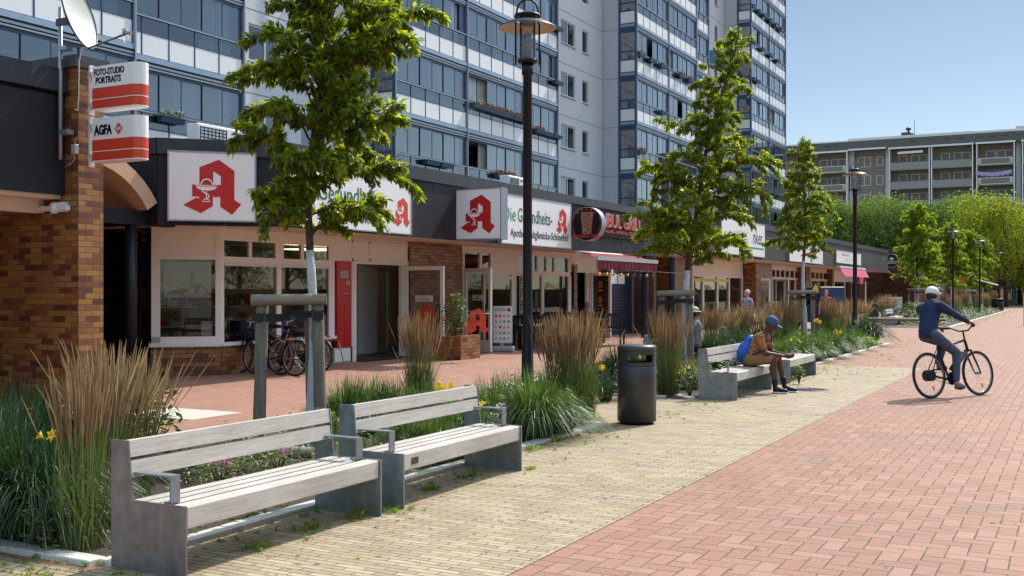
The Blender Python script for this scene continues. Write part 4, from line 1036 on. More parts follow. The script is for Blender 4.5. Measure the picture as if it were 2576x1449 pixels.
b = MB(); b.box((-19, SE-.3, 0), (-14.2, SE-.05, ZB)); b.box((-19, SE+3.5, 0), (-14.0, SE+3.8, 2.9)); sp(b, 'passage_wall', M['brickdark'])
# awning
aw = thing('grill_awning', 'red fabric awning with dark red fringe over the grill door', 'awning', (XF, OX(1443, XF)[0], 2.66))
L5 = OX(1610, XF+.0)[0]-OX(1443, XF)[0]; L5 = min(L5, 8.0)
ya, yb2 = OX(1500, XF+1.25)[0]-aw.location.y, OX(1652, XF+1.25)[0]-aw.location.y
b = MB(); b.tube([(.12,0,.0),(.12,yb2-.1,.0)], .085, 14); b.build('cassette', M['whitepaint'], aw)
b = MB(); n = 24; vs = []
for k in range(n+1):
    t_ = k/n; y0_ = .1+(yb2-.3)*t_; y1_ = ya+(yb2-ya)*t_; z_ = .02*sin(k*2.1)
    vs += [(.14,y0_,.06),(.7,(y0_+y1_)/2,-.02+z_),(1.22,y1_,-.17)]
b.add(vs, [(3*k+j,3*k+3+j,3*k+4+j,3*k+1+j) for k in range(n) for j in (0,1)]); b.build('fabric', leafmat('awning_fabric', [(0,(.27,.018,.028)),(1,(.33,.03,.04))], .3, .8, (1.2,.9,.9)), aw)
b = MB(); b.box((1.2,ya,-.23), (1.3,yb2,-.12)); b.build('front_bar', M['greyplastic'], aw)
b = MB(); vs = []; n = 90
for k in range(n+1):
    y_ = ya + (yb2-ya)*k/n; vs += [(1.27+.018*sin(k*1.3),y_,-.22),(1.27+.035*sin(k*1.3+.4),y_,-.47+.02*sin(k*.7))]
b.add(vs, [(2*k,2*k+2,2*k+3,2*k+1) for k in range(n)]); b.build('fringe', plain('fringe', (.20,.02,.035), .85, var=.25, scale=12), aw)
lc = thing('string_of_bulbs', 'string of round amber and clear bulbs hanging below the awning fringe', 'string lights', (XF+1.28, OX(1502, XF+1.28)[0], 2.18))
b = MB(); Ls = OX(1652, XF+1.28)[0]-lc.location.y; b.tube([(0,0,.0),(0,Ls,0),(.5,Ls+1.5,-.05),(1.6,Ls+4.0,-.6)], .008, 6); b.build('cable', M['black'], lc)
for k in range(9):
    y_ = Ls*(k+.3)/9; b = MB(); b.lathe([(.02,-.02),(.022,-.08)], (0,y_,0), 8); so_ = b.build('socket', M['black'], lc)
    b = MB(); b.ball((0,y_,-.125), .048, n=10); b.build('bulb', M['lampglass'] if k in (5,6,8) else plain('amber_bulb', (.85,.38,.01), .2), so_)
# ---- roof items
def aircon(px, py0, py1, w_, label, x0=-15.2):
    y_, d_ = OX(px, x0); z_ = ZT - .3
    a_ = thing('air_conditioner', label, 'air conditioner', (x0, y_, z_)); h_ = max(.5, HZ(py0, d_)-z_)
    b = MB(); b.bbox((-.32,0,.02), (0,w_,h_), .02); b.build('housing', M['panel'], a_)
    b = MB()
    for k in range(14): b.box((.001, .06, .08+(h_-.16)*k/13), (.012, w_*.62, .095+(h_-.16)*k/13))
    for k in range(8): b.box((.001, .06+w_*.56*k/7, .07), (.01, .075+w_*.56*k/7, h_-.06))
    b.build('grille', M['black'], a_)
    b = MB()
    for k in range(6): b.box((.001, w_*.72, .12+(h_-.24)*k/5), (.008, w_*.92, .15+(h_-.24)*k/5))
    b.build('vent_slots', M['anthracite'], a_)
# survey gives them a little behind the parapet
aircon(498, 308, 345, 1.35, 'white air conditioning unit on the flat roof between the box signs and first tree', -15.8)
aircon(1280, 440, 460, 1.0, 'small white air conditioning unit on the shop roof beside red geraniums', -14.8)
y_, d_ = OX(1335, -15.0); b = MB(); b.bbox((-15.5, y_, ZT-.3), (-14.8, y_+2.2, ZT+.42), .03); tag(b.build('duct_box', M['steel']), 'pale metal duct box on the shop roof right of the lamp post', 'duct')
b = MB(); b.tube([(-14.9,y_+2.2,ZT+.12),(-14.6,y_+3.4,ZT+.1),(-14.4,y_+4.9,ZT+.08)], [.13,.16,.22], 14); tag(b.build('corrugated_pipe', M['steel']), 'silver corrugated pipe lying on the roof above the grill sign', 'pipe')

# ================================================================ photo studio building at the left
ks = thing('photo_studio_building', 'brick building at the left edge with dark fascia box and flat roof', 'shop building', (-12.6, 10.5, 0))
b = MB(); b.box((-20, 10.5, 0), (-12.6, 10.94, 4.80)); sp(b, 'brick_wall', M['brick'], ks)
b = MB(); b.box((-20.05, 10.42, 4.80), (-12.55, 11.02, 4.97)); sp(b, 'wall_coping', M['coping'], ks)
b = MB(); b.box((-20, -3, 2.99), (-12.93, 10.492, 4.45)); b.box((-12.93,-3,2.99), (-12.87, 10.49, 4.40)); sp(b, 'fascia', M['fascia'], ks)
b = MB(); b.box((-20.0, -3, 4.451), (-12.80, 10.488, 4.78)); sp(b, 'coping', M['coping'], ks)
b = MB(); b.box((-20, -3, 2.93), (-12.95, 10.485, 2.988)); b.box((-13.5,-3,2.74), (-13.30, 10.48, 2.928)); sp(b, 'soffit', M['soffit'], ks)
b = MB(); b.box((-14.6,-3,0), (-14.5, 8.4, 2.74)); sp(b, 'shop_front', M['shopglass'], ks)
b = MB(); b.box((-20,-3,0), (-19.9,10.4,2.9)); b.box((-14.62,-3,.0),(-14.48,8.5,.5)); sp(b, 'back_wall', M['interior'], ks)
b = MB(); b.box((-13.38, 10.38, 2.76), (-12.72, 10.46, 2.83)); b.lathe([(.055,-.08),(.06,.05),(.03,.08)], (-12.98,10.40,2.80), 12); b.box((-12.92,10.40,2.74),(-12.80,10.49,2.88))
tag(b.build('wall_spotlight', M['whitepaint']), 'small white spotlight and junction box on the brick wall under the dark fascia', 'lamp')
# box signs on the pillar: rounded right end
def studio_sign(label, z0, z1, lines):
    Yp = 10.68; xr = OY(366, Yp)[0]; xl = OY(232, Yp-.13)[0]; wd = xr-xl; th = .26
    r = thing('box_sign', label, 'sign', (xl, Yp, z0)); h = z1-z0
    out = [(0,-th/2),(wd-th*.5,-th/2)] + [(wd-th*.5+th*.5*sin(pi*k/10), -th/2*cos(pi*k/10)) for k in range(1,10)] + [(wd-th*.5,th/2),(0,th/2)]
    def band(za, zb, e, m_, nm):
        b = MB(); n = len(out); b.add([(u, v*(1+e), za) for u, v in out] + [(u, v*(1+e), zb) for u, v in out], [tuple(range(n))[::-1], tuple(range(n,2*n))] + [(i,(i+1)%n,n+(i+1)%n,n+i) for i in range(n)]); return b.build(nm, M[m_], r)
    band(0, h, 0, 'panel', 'box'); band(.015, h*.225, .012, 'redbright', 'red_band'); band(h*.245, h*.50, .012, 'redbright', 'red_band')
    for tx, sz, u, v, bo, sxx in lines: text_obj('lettering', tx, sz, (u, -th/2-.003, v*h), (1,0,0), (0,-1,0), M['black'], None, bold=bo, fit=sxx).parent = r
    b = MB()
    for zz_ in (.06, h-.12): b.box((-.09,-.1,zz_), (0,-.02,zz_+.06))
    b.box((-.11,-.1,-.06), (-.075,-.02,h+.04)); b.build('bracket', M['whitepaint'], r)
    return r, h, th
dS = OY(300, 10.68)[1]
studio_sign('upper red and white box sign on the brick pillar, reading FOTO-STUDIO PORTRAITS', HZ(275, dS), HZ(166, dS), (('FOTO-STUDIO', .128, .04, .785, .003, .60), ('PORTRAITS', .128, .075, .595, .003, .50)))
sg, h_, th_ = studio_sign('lower red and white box sign on the brick pillar, with a small red diamond', HZ(406, dS), HZ(297, dS), (('AGFA', .185, .04, .62, .008, .36),))
b = MB(); cx_, cz_ = .53, h_*.72; b.add([(cx_-.085,-th_/2-.004,cz_),(cx_,-th_/2-.004,cz_-.085),(cx_+.085,-th_/2-.004,cz_),(cx_,-th_/2-.004,cz_+.085)], [(0,1,2,3)]); b.build('diamond', M['redbright'], sg)
text_obj('lettering', 'Agfa', .062, (cx_-.06, -th_/2-.007, cz_-.018), (1,0,0), (0,-1,0), M['whitepaint'], None, shear=.25, bold=.001).parent = sg
# mast, dish
dm = OY(158, 10.40)[1]; xm = OY(158, 10.40)[0]
ms = thing('antenna_mast', 'grey steel mast fixed to the brick wall, carrying the satellite dish', 'mast', (xm, 10.36, HZ(402, dm)))
b = MB(); b.tube([(0,0,0),(0,0,HZ(20,dm)-HZ(402,dm))], .03, 12); b.build('pole', M['steel'], ms)
b = MB(); b.box((-.01,-.03,.35), (.16,.10,.42)); b.box((-.01,-.03,1.55), (.16,.10,1.60)); b.build('clamp', M['steel'], ms)
zc0, zc1 = HZ(140, dm), HZ(-35, dm); zc_ = (zc0+zc1)/2; rr = (zc1-zc0)/2
ds = thing('satellite_dish', 'pale grey satellite dish seen almost edge on, above the box signs', 'satellite dish', (xm+.30, 10.30, zc_))
fdir = Vector((.88, .38, .26)).normalized(); side_ = Vector((0,0,1)).cross(fdir).normalized(); upd = fdir.cross(side_)
b = MB(); vs = []; n = 32; ringr = [0, .25, .5, .75, 1.0]
rot_ = Matrix.Identity(3)
for rr_ in ringr:
    for k in range(n):
        a = 2*pi*k/n; v = rot_ @ (side_*cos(a)*rr*rr_*.92 + upd*sin(a)*rr*rr_ + fdir*(rr_*rr_*.12)); vs.append(v)
fs = [(i*n+k, i*n+(k+1)%n, (i+1)*n+(k+1)%n, (i+1)*n+k) for i in range(4) for k in range(n)]
b.add(vs, fs, 0, True); b.add([v - rot_@fdir*.012*1.0 for v in vs], [f[::-1] for f in fs], 1, True)
b.tube([vs[4*n+k%n] for k in range(n+1)], .012, 6, 1, caps=False); b.build('reflector', [M['dish'], M['anthracite']], ds)
low = vs[4*n + int(n*.75)]; tip = Vector((OY(318, 10.1)[0]-ds.location.x, -.2, HZ(128, dm)-zc_))
b = MB(); b.tube([low, low*.3+tip*.7, tip], .014, 8); b.build('arm', M['anthracite'], ds)
b = MB(); b.tube([tip+Vector((-.04,0,0)), tip+Vector((-.02,0,.07))], [.03,.035], 10); b.tube([tip+Vector((-.01,0,.02)), tip+Vector((.09,0,-.0))], .028, 10); b.build('receiver', M['greyplastic'], ds)
b = MB(); b.tube([tip, tip+Vector((.04,0,-.09)), tip+Vector((.0,0,-.14)), tip+Vector((-.05,0,-.1)), tip+Vector((-.07,0,-.02))], .009, 6); b.tube([low, low+Vector((-.12,.0,.02)), low+Vector((-.22,.03,-.15)), low+Vector((-.25,.05,-.6)), low+Vector((-.27,.05,-.85)), low+Vector((-.33,.05,-.82))], .009, 6); b.build('cable', M['whitepaint'], ds)
b = MB(); b.box((-.30,-.02,-.1), (-.06,.02,.0)); b.build('bracket', M['anthracite'], ds)
jx, jd = OY(188, 10.46); b = MB(); b.bbox((jx-.045,10.43,HZ(388,jd)), (jx+.045,10.497,HZ(372,jd)+.05), .01); b.tube([(jx,10.45,HZ(370,jd)),(jx+.02,10.46,HZ(350,jd)),(jx+.12,10.46,HZ(342,jd)),(jx+.2,10.47,HZ(338,jd))], .008, 6); b.tube([(jx,10.45,HZ(388,jd)),(jx,10.46,HZ(402,jd)),(jx-.1,10.47,HZ(412,jd)),(jx-.22,10.46,HZ(418,jd))], .008, 6)
tag(b.build('junction_box', M['greyplastic']), 'small grey cable box on the brick wall beside the mast', 'junction box')
# arched canopy between the two buildings
ar = thing('arched_canopy', 'arched passage canopy with wooden underside between brick pillar and pharmacy', 'canopy', (-15.0, 12.4, 0))
cyA, czA, RA = 12.0, 2.14, 1.6; XA0, XA1 = -14.3, -20.0
b = MB(); rf = MB(); rim = MB(); n = 16; prev = None
for k in range(n+1):
    a = radians(33) + radians(114)*k/n; p = (cyA+RA*cos(a), czA+RA*sin(a)); q = (cyA+(RA+.26)*cos(a), czA+(RA+.26)*sin(a))
    if prev:
        b.quad((XA0,p[0],p[1]),(XA0,prev[0][0],prev[0][1]),(XA1,prev[0][0],prev[0][1]),(XA1,p[0],p[1]))
        rf.quad((XA0-.02,q[0],q[1]),(XA1,q[0],q[1]),(XA1,prev[1][0],prev[1][1]),(XA0-.02,prev[1][0],prev[1][1]))
        rim.prism([(XA0,p[0],p[1]),(XA0,prev[0][0],prev[0][1]),(XA0,prev[1][0],prev[1][1]),(XA0,q[0],q[1])], (.03,0,0))
        rf.obox(((XA0+XA1)/2, q[0], q[1]+.01), ((XA1-XA0)/2,0,0), (0,.012*sin(a),-.012*cos(a)), (0,.03*cos(a),.03*sin(a)))
    prev = (p, q)
sp(b, 'wooden_underside', M['woodsoffit'], ar); sp(rim, 'rim', M['orangewood'], ar); sp(rf, 'metal_roof', M['fascia'], ar)
b = MB(); b.box((-14.72,10.96,2.76), (-14.5,14.2,3.02)); sp(b, 'beam', M['black'], ar)
x_ = -14.6; y_ = OX(330, x_)[0]; b = MB(); b.lathe([(.10,0),(.10,2.76)], (x_, y_, 0), 16); sp(b, 'post', M['black'], ar)
b = MB(); gg = MB()
for xx in (-19.0,-17.8,-16.7,-15.55): b.box((xx-.05,14.55,0), (xx+.05,14.62,2.8))
b.box((-19,14.55,2.1), (-15.5,14.62,2.2)); b.box((-19,14.55,.0), (-15.5,14.62,.3)); gg.quad((-19,14.58,.3),(-15.5,14.58,.3),(-15.5,14.58,2.8),(-19,14.58,2.8))
e_ = sp(b, 'entrance_glazing', M['black'], ar); gg.build('panes', M['shopglass'], e_)
b = MB(); b.box((-20,10.9,0), (-19.9,15,4)); sp(b, 'back_wall', M['interior'], ar)

# ================================================================ second row of shops
X2 = -12.72; Y2a, Y2b = 37.8, 84.2; ZB2, ZT2 = 3.0, 4.62
s2b = thing('second_shop_row', 'long low shop row with grey fascia beyond the passage', 'shop building', (X2, Y2a, 0))
b = MB(); yy = Y2a
while yy < Y2b-.05:
    y1 = min(yy+1.2, Y2b); b.box((X2-.05, yy+.006, ZB2), (X2, y1-.006, ZT2-.25)); yy = y1
b.box((X2-.1,Y2a,ZB2+.01), (X2-.055,Y2b,ZT2-.05)); b.box((X2-6,Y2a,ZB2), (X2-.055,Y2a+.04,ZT2-.25)); sp(b, 'fascia', M['fascia_grey'], s2b)
b = MB(); b.box((X2-.2,Y2a-.03,ZT2-.25), (X2+.05,Y2b,ZT2)); sp(b, 'coping', M['coping'], s2b)
b = MB(); b.box((X2-9,Y2a,ZT2-.4), (X2-.2,Y2b,ZT2-.35)); sp(b, 'roof', M['coping'], s2b)
b = MB(); b.box((X2-2.6,Y2a+.05,ZB2-.03), (X2-.06,Y2b,ZB2+.03)); sp(b, 'soffit', M['soffit'], s2b)
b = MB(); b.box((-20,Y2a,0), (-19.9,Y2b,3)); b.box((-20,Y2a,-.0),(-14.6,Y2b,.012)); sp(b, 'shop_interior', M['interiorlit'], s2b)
XS = -14.5
def y2(p, x0=XS): return OX(p, x0)[0]
b = MB()
for p0, p1, xx in ((1690,1742,XS), (1902,1941,-13.9), (2028,2038,-14.0), (2093,2098,-14.2), (2162,2180,-14.2)): b.box((xx-.9, y2(p0,xx), 0), (xx, y2(p1,xx), 2.98))
sp(b, 'brick_pier', M['brick'], s2b)
fr_ = MB(); g = MB()
def seg(p0, p1, posts, zt=2.2, transom=(), light=True, base=0.0):
    ya, yb = y2(p0), y2(p1)
    fr_.box((XS-.08, ya, zt), (XS, yb, zt+.09)); 
    if light:
        fr_.box((XS-.06, ya, zt+.09), (XS-.02, yb, zt+.14)); fr_.box((XS-.06, ya, 2.72), (XS-.02, yb, 2.98))
        k = [ya] + [y2(p) for p in transom] + [yb]
        if transom:
            for q in k: fr_.box((XS-.06, q-.10, zt+.14), (XS-.02, q+.10, 2.72))
            g.quad((XS-.05,ya,zt+.14),(XS-.05,yb,zt+.14),(XS-.05,yb,2.72),(XS-.05,ya,2.72))
        else: fr_.box((XS-.06, ya, zt+.14), (XS-.02, yb, 2.72))
    for p in posts: fr_.box((XS-.1, y2(p)-.09, 0), (XS, y2(p)+.09, zt))
    g.quad((XS-.06,ya,base),(XS-.06,yb,base),(XS-.06,yb,zt),(XS-.06,ya,zt))
seg(1742, 1870, (1744,1770,1806,1835,1868)); seg(1942, 2028, (1944,1975,2002,2026), transom=(1953,1964,1976,1988,2000,2012)); seg(2040, 2092, (2042,2060,2078,2091), transom=(2052,2062,2072,2082)); seg(2098, 2162, (2099,2126,2160))
sp(fr_, 'shopfront_frame', M['whiteframe'], s2b); sp(g, 'shop_panes', M['shopglass'], s2b)
b = MB()
for p0, p1 in ((1745,1768),(1772,1804),(1808,1833)): b.box((XS-.03, y2(p0), 2.0), (XS-.01, y2(p1), 2.14))
sp(b, 'yellow_sticker_band', M['yellowp'], s2b)
door_leaf('open_door', '', XS, y2(1880), -13.5, y2(1938,-13.5), par=s2b); door_leaf('open_door', '', XS, y2(1950), -13.6, y2(1984,-13.6), par=s2b)
door_leaf('open_door', '', XS, y2(2140), -13.2, y2(2178,-13.2), par=s2b)
def sign2(label, p0, p1, py0, py1, **kw): return fascia_sign('shop_sign', label, p0, p1, py0, py1, x=X2, **kw)
r, w_, h_ = sign2('white sign with grey letters and a green line, half behind the second tree', 1815, 1924, 545, 636)
text_obj('lettering', 'nker', h_*.62, (.003, w_*.70, h_*.38), (0,1,0), (1,0,0), M['anthracite'], None, sx=.95).parent = r
b = MB(); b.box((.001, w_*.05, h_*.22), (.005, w_*.97, h_*.27)); b.build('green_line', M['greenp'], r)
r, w_, h_ = sign2('white sign with red hand drawing and green stripe behind the third tree', 1986, 2070, 606, 656)
b = MB(); P_ = onplane(Vector((.003,0,0)), Vector((0,1,0)), Vector((1,0,0)))
def poly2(pts, mi): b.add([P_(u*w_, v*h_, .001*mi) for u, v in pts], [tuple(range(len(pts)))], mi)
poly2([(.60,.05),(.66,.05),(.66,.95),(.60,.95)], 1); poly2([(.66,.35),(.70,.38),(.80,.82),(.77,.85),(.72,.6),(.73,.9),(.70,.9),(.66,.5)], 0); poly2([(.66,.25),(.72,.3),(.84,.72),(.80,.74)], 0); poly2([(.30,.3),(.58,.35),(.58,.5),(.40,.55)], 0)
b.build('hand_drawing', [M['redsign'], M['greenp']], r)
r, w_, h_ = sign2('small white sign with thin red lettering above the pink awning', 2104, 2166, 629, 660)
text_obj('lettering', 'BEAUTY NAILS', h_*.30, (.003, w_*.22, h_*.60), (0,1,0), (1,0,0), M['redsign'], None, ext=.001, sx=1.5).parent = r
b = MB(); R = random.Random(5)
for k in range(7): b.box((.001, w_*(.32+.09*k), h_*.15), (.004, w_*(.34+.09*k), h_*(.3+.2*R.random())))
b.build('small_figures', M['greyplastic'], r)
aw = thing('pink_awning', 'short pink fabric awning with a white cassette below the small white sign', 'awning', (X2, OX(2103, X2)[0], 2.95))
b = MB(); Lp = OX(2168,X2)[0]-aw.location.y; b.box((0,0,0), (.25,Lp,.12)); b.build('cassette', M['whitepaint'], aw)
b = MB(); b.quad((.22,0,.0),(.22,Lp,.0),(.5,Lp-.2,-.5),(.5,.2,-.5)); b.quad((.5,Lp*.55,-.5),(.5,Lp*.75,-.5),(.48,Lp*.7,-1.0),(.48,Lp*.6,-.9)); b.build('fabric', M['pink'], aw)
# round signs and brick head building
for px, lb, icon in ((2202,'round black sign with a white knot icon at the end of the grey fascia',0), (2243,'round black sign with a burger icon on the far brick wall',1)):
    Yq = 82.0 if icon == 0 else 86.0; xq, dq = OY(px, Yq); rq = 19.5*dq/FPX if icon == 0 else 17.5*dq/FPX; zq = HZ(652 if icon == 0 else 656, dq)
    r = thing('round_sign', lb, 'sign', (xq, Yq, zq)); ring = [(rq*cos(2*pi*k/28), rq*sin(2*pi*k/28)) for k in range(28)]
    b = MB(); b.prism([(u,0,v) for u, v in ring], (0,.2,0)); b.build('drum', M['greyplastic'], r)
    b = MB(); b.add([(u*.93,-.01,v*.93) for u, v in ring], [tuple(range(28))]); b.build('face', M['black'], r)
    text_obj('lettering', 'THE MOOD', rq*.34, (0,-.015,-rq*.28), (1,0,0), (0,-1,0), M['whitepaint'], None, align='CENTER', bold=.004).parent = r
    b = MB()
    if icon: 
        b.add([(rq*.3*cos(pi*k/10),-.015,rq*.22+rq*.26*sin(pi*k/10)) for k in range(11)], [tuple(range(11))]); b.box((-rq*.3,-.016,rq*.08), (rq*.3,-.012,rq*.16))
    else:
        for cx, cz in ((-.12,.25),(.14,.36),(.02,.42)): b.tube([(rq*(cx+.16*cos(2*pi*k/14)),-.015,rq*(cz+.12*sin(2*pi*k/14))) for k in range(15)], rq*.025, 5)
    b.box((-rq*.6,-.016,-rq*.42), (rq*.6,-.012,-rq*.37)); b.build('icon', M['whitepaint'], r)
    b = MB(); b.box((-rq-.4,.05,.3), (-rq*.8,.12,.36)); b.box((-rq-.4,.05,-.36), (-rq*.8,.12,-.3)); b.build('bracket', M['steel'], r)
hb = thing('brick_head_building', 'dark brick building standing forward at the far end of the shop row', 'brick building', (-11.8, 87.6, 0))
b = MB(); b.box((-20,87.6,0), (-11.3,112,4.72)); sp(b, 'brick_wall', M['brickdark'], hb); b = MB(); b.box((-20,87.5,4.72), (-11.2,112,4.9)); sp(b, 'coping', M['coping'], hb)
b = MB(); b.box((-11.29,97,0), (-11.2,110,2.6)); sp(b, 'shop_front', M['interior'], hb)
aw = thing('orange_awning', 'orange red striped awning sloping out near the round black signs', 'awning', (-13.4, 84.6, 3.0))
b = MB(); b.box((-.2,-.05,-.02), (.3,2.9,.14)); b.build('cassette', M['whitepaint'], aw)
b = MB(); b.quad((.2,0,.05),(3.0,0,-.75),(3.0,2.6,-.75),(.2,2.6,.05)); b.build('fabric', M['redbright'], aw)
b = MB(); b.box((2.95,-.02,-.85), (3.05,2.65,-.70)); b.build('front_bar', M['whitepaint'], aw)

# ================================================================ far grey apartment block
YB = 166.0; fb = thing('grey_apartment_block', 'long grey prefabricated apartment block with open balconies behind the big trees', 'apartment block', (-40, YB, 0))
def bx(px): return OY(px, YB)[0]
dB = lambda px: OY(px, YB)[1]
F0 = HZ(410, dB(2290)) ; FH = 2.8
levels = [F0 - FH*k for k in range(-0, 7)]           # balcony floor-line heights
ZR = HZ(346, dB(2290))
XL, XR = -44, 16
walls = MB(); dark = MB(); white = MB(); bal = MB(); tl = MB()
walls.box((XL,YB,0), (XR,YB+12,ZR-1.55)); sp(walls, 'wall', M['blockwall'], fb)
dark.box((XL,YB-1.5,ZR-1.55), (XR,YB+12,ZR-.2)); sp(dark, 'attic', M['blockdark'], fb)
xs = [1975, 2040, 2137, 2150, 2232, 2240, 2342, 2450, 2458, 2556, 2576]
for p0, p1, dz in ((1940,2041,-.15),(2041,2138,-.05),(2138,2453,.18),(2453,2556,.1),(2556,2760,.45)):
    white.box((bx(p0)+.02,YB-1.56,ZR-.2+dz), (bx(p1)-.02,YB+1,ZR+.0+dz)); 
    if dz > -.1: white.box((bx(p0)+.02,YB-1.53,ZR-.21), (bx(p1)-.02,YB-1.50,ZR-.18+dz))
white.box((bx(2138),YB-1.56,ZR-1.6), (bx(2232),YB-1.501,ZR-1.35))
sp(white, 'roof_edge', M['panel'], fb)
for p0, p1 in ((2138,2150),(2229,2238),(2556,2568),(2640,2650)): tl.box((bx(p0),YB-.4,0), (bx(p1),YB-.002,ZR-1.56))
sp(tl, 'tiled_strip', M['tile'], fb)
def wnd(xa, za, w_, h_, ns=1, cur=None): window(fb, Vector((xa+40, -.02-(0), za)), (1,0,0), w_, h_, (0,-1,0), ns, .09, 'winframe', 'winglass', cur, depth=.05)
RB = random.Random(21)
def cur_(): return RB.choice([('curtain',.05,.95),('curtain',.4,.95),('curtain',.05,.5),('curtaingrey',.05,.9),None])
for gi, (p0, p1, kind) in enumerate(((1960,2038,'s'),(2042,2136,'t'),(2240,2342,'g'),(2345,2450,'g'),(2458,2554,'t'),(2572,2660,'g'))):
    xa, xb = bx(p0), bx(p1)
    fr_ = MB(); fr_.box((xa,YB-1.5,0), (xa+.14,YB-.003,ZR-1.56)); fr_.box((xb-.14,YB-1.5,0), (xb,YB-.003,ZR-1.56))
    if kind != 's': fr_.box((xa-.1,YB-1.62,ZR-1.75), (xb+.1,YB-1.51,ZR-1.5))
    sp(fr_, 'balcony_fin', M['panel'], fb)
    for fl in levels[:6]:
        b = MB(); b.box((xa+.145,YB-1.5,fl-1.0-.15), (xb-.145,YB-.004,fl-1.0), 0); b.box((xa+.145,YB-1.52,fl-1.05), (xb-.145,YB-1.43,fl), 0)
        if kind == 't':
            for z0, z1 in ((fl-.98,fl-.9),(fl-.12,fl-.04)): b.box((xa+.3,YB-1.545,z0), (xb-.3,YB-1.52,z1), 1)
            for q in range(6):
                b.box((xa+.2,YB-1.545,fl-.95+.15*q), (xa+.65,YB-1.522,fl-.88+.15*q), 1); b.box((xb-.65,YB-1.545,fl-.95+.15*q), (xb-.2,YB-1.522,fl-.88+.15*q), 1)
        b.box((xa+.16,YB-1.54,fl+.0), (xb-.16,YB-1.41,fl+.05), 2)
        sp(b, 'balcony', [M['blockpanel'] if kind == 'g' else M['blockwall'], M['panel'], M['anthracite']], fb)
        wnd(xa+1.2, fl-.1, 1.2, 1.25, 1, cur_()); wnd(xa+(xb-xa)*.52, fl-.1, 2.2, 1.25, 2, cur_())
for fl in levels[:6]:
    wnd(bx(2158), fl-.1-.2, (bx(2191)-bx(2158)), 1.55, 2, cur_()); wnd(bx(2205), fl-.1-.1, bx(2222)-bx(2205), 1.4, 1, cur_())
b = MB(); 
for fl in levels[:6]: b.box((bx(2150),YB-.012,fl-.75), (bx(2229),YB-.004,fl-.68))
sp(b, 'panel_joints', M['joint'], fb)
b = MB()
for p in (2042,2088,2108,2300,2350,2385,2420,2470,2500,2530,2565): b.box((bx(p)-.35,YB-1.512,ZR-.8), (bx(p)+.35,YB-1.501,ZR-.72))
sp(b, 'attic_vents', M['black'], fb)
b = MB(); xa = bx(2262); b.box((xa,YB+2,ZR), (bx(2285),YB+4,ZR+1.1)); b.box((bx(2285),YB+2,ZR), (bx(2293),YB+3.6,ZR+.9)); b.lathe([(.15,ZR+1.1),(.15,ZR+1.5),(.38,ZR+1.55),(.38,ZR+1.85),(.12,ZR+2.0)], (bx(2278),YB+3,0), 10); b.box((bx(2293),YB+3,ZR), (bx(2293)+.06,YB+3.06,ZR+3)); sp(b, 'roof_vent_house', M['anthracite'], fb)
b = MB(); xa, xb = bx(2457), bx(2547); vs = []
for k in range(21):
    x_ = xa + (xb-xa)*k/20; z_ = levels[1]+.95 - .25*sin(pi*k/20); vs += [(x_,YB-1.6,z_),(x_,YB-1.6,z_-.55-.12*sin(k*2.2))]
b.add(vs, [(2*k,2*k+2,2*k+3,2*k+1) for k in range(20)]); tag(b.build('laundry', plain('lavender_cloth', (.42,.36,.62), .9)), 'lavender laundry hanging along a balcony of the grey block', 'laundry')
b = MB(); b.quad((bx(2262),YB-1.55,levels[0]+1.55),(bx(2325),YB-1.55,levels[0]+1.6),(bx(2325),YB-1.7,levels[0]+1.25),(bx(2262),YB-1.7,levels[0]+1.2)); tag(b.build('balcony_awning', M['soffit']), 'narrow striped awning on a top floor balcony of the grey block', 'awning')
# low pavilion at the far right end
lp = thing('low_pavilion', 'low flat pavilion with dark roof and grey wall at the far street end', 'pavilion', (-2, 128, 0))
def px128(p): return OY(p, 128)[0]
b = MB(); b.box((px128(2385),128,0), (px128(2620)+8,136,2.75)); sp(b, 'wall', plain('pavilion_wall', (.17,.19,.21), .8), lp)
b = MB(); b.box((px128(2380),127.0,2.75), (px128(2620)+8,137,4.9)); sp(b, 'roof_band', M['black'], lp)
b = MB(); b.box((px128(2440),127.9,.3), (px128(2488),127.99,2.7)); sp(b, 'timber_panel', M['woodsoffit'], lp)
b = MB(); b.box((px128(2512),127.9,.6), (px128(2545),127.98,1.95)); b.box((px128(2556),127.9,.05), (px128(2600),127.98,2.4)); sp(b, 'window', M['winglass'], lp)
b = MB(); b.box((px128(2550),126.9,3.5), (px128(2600),126.99,3.9)); b.build('red_sign_strip', M['redsign'], lp).location = -Vector(lp.location)
ob = thing('orange_kiosk_front', 'yellow orange shop front with sloping white canopy behind the fourth tree', 'kiosk', (-9.5, 97, 0))
b = MB(); b.box((0,0,2.2), (1.1,.2,4.1)); b.build('orange_panel', M['yellowp'], ob); b = MB(); b.box((0,0,0), (1.4,.15,2.2)); b.build('front', M['orangewood'], ob)
b = MB(); b.obox((2.2,.2,2.4), (1.3,0,-.35), (0,1.2,0), (.0,0,.04)); b.build('canopy', M['whitepaint'], ob)
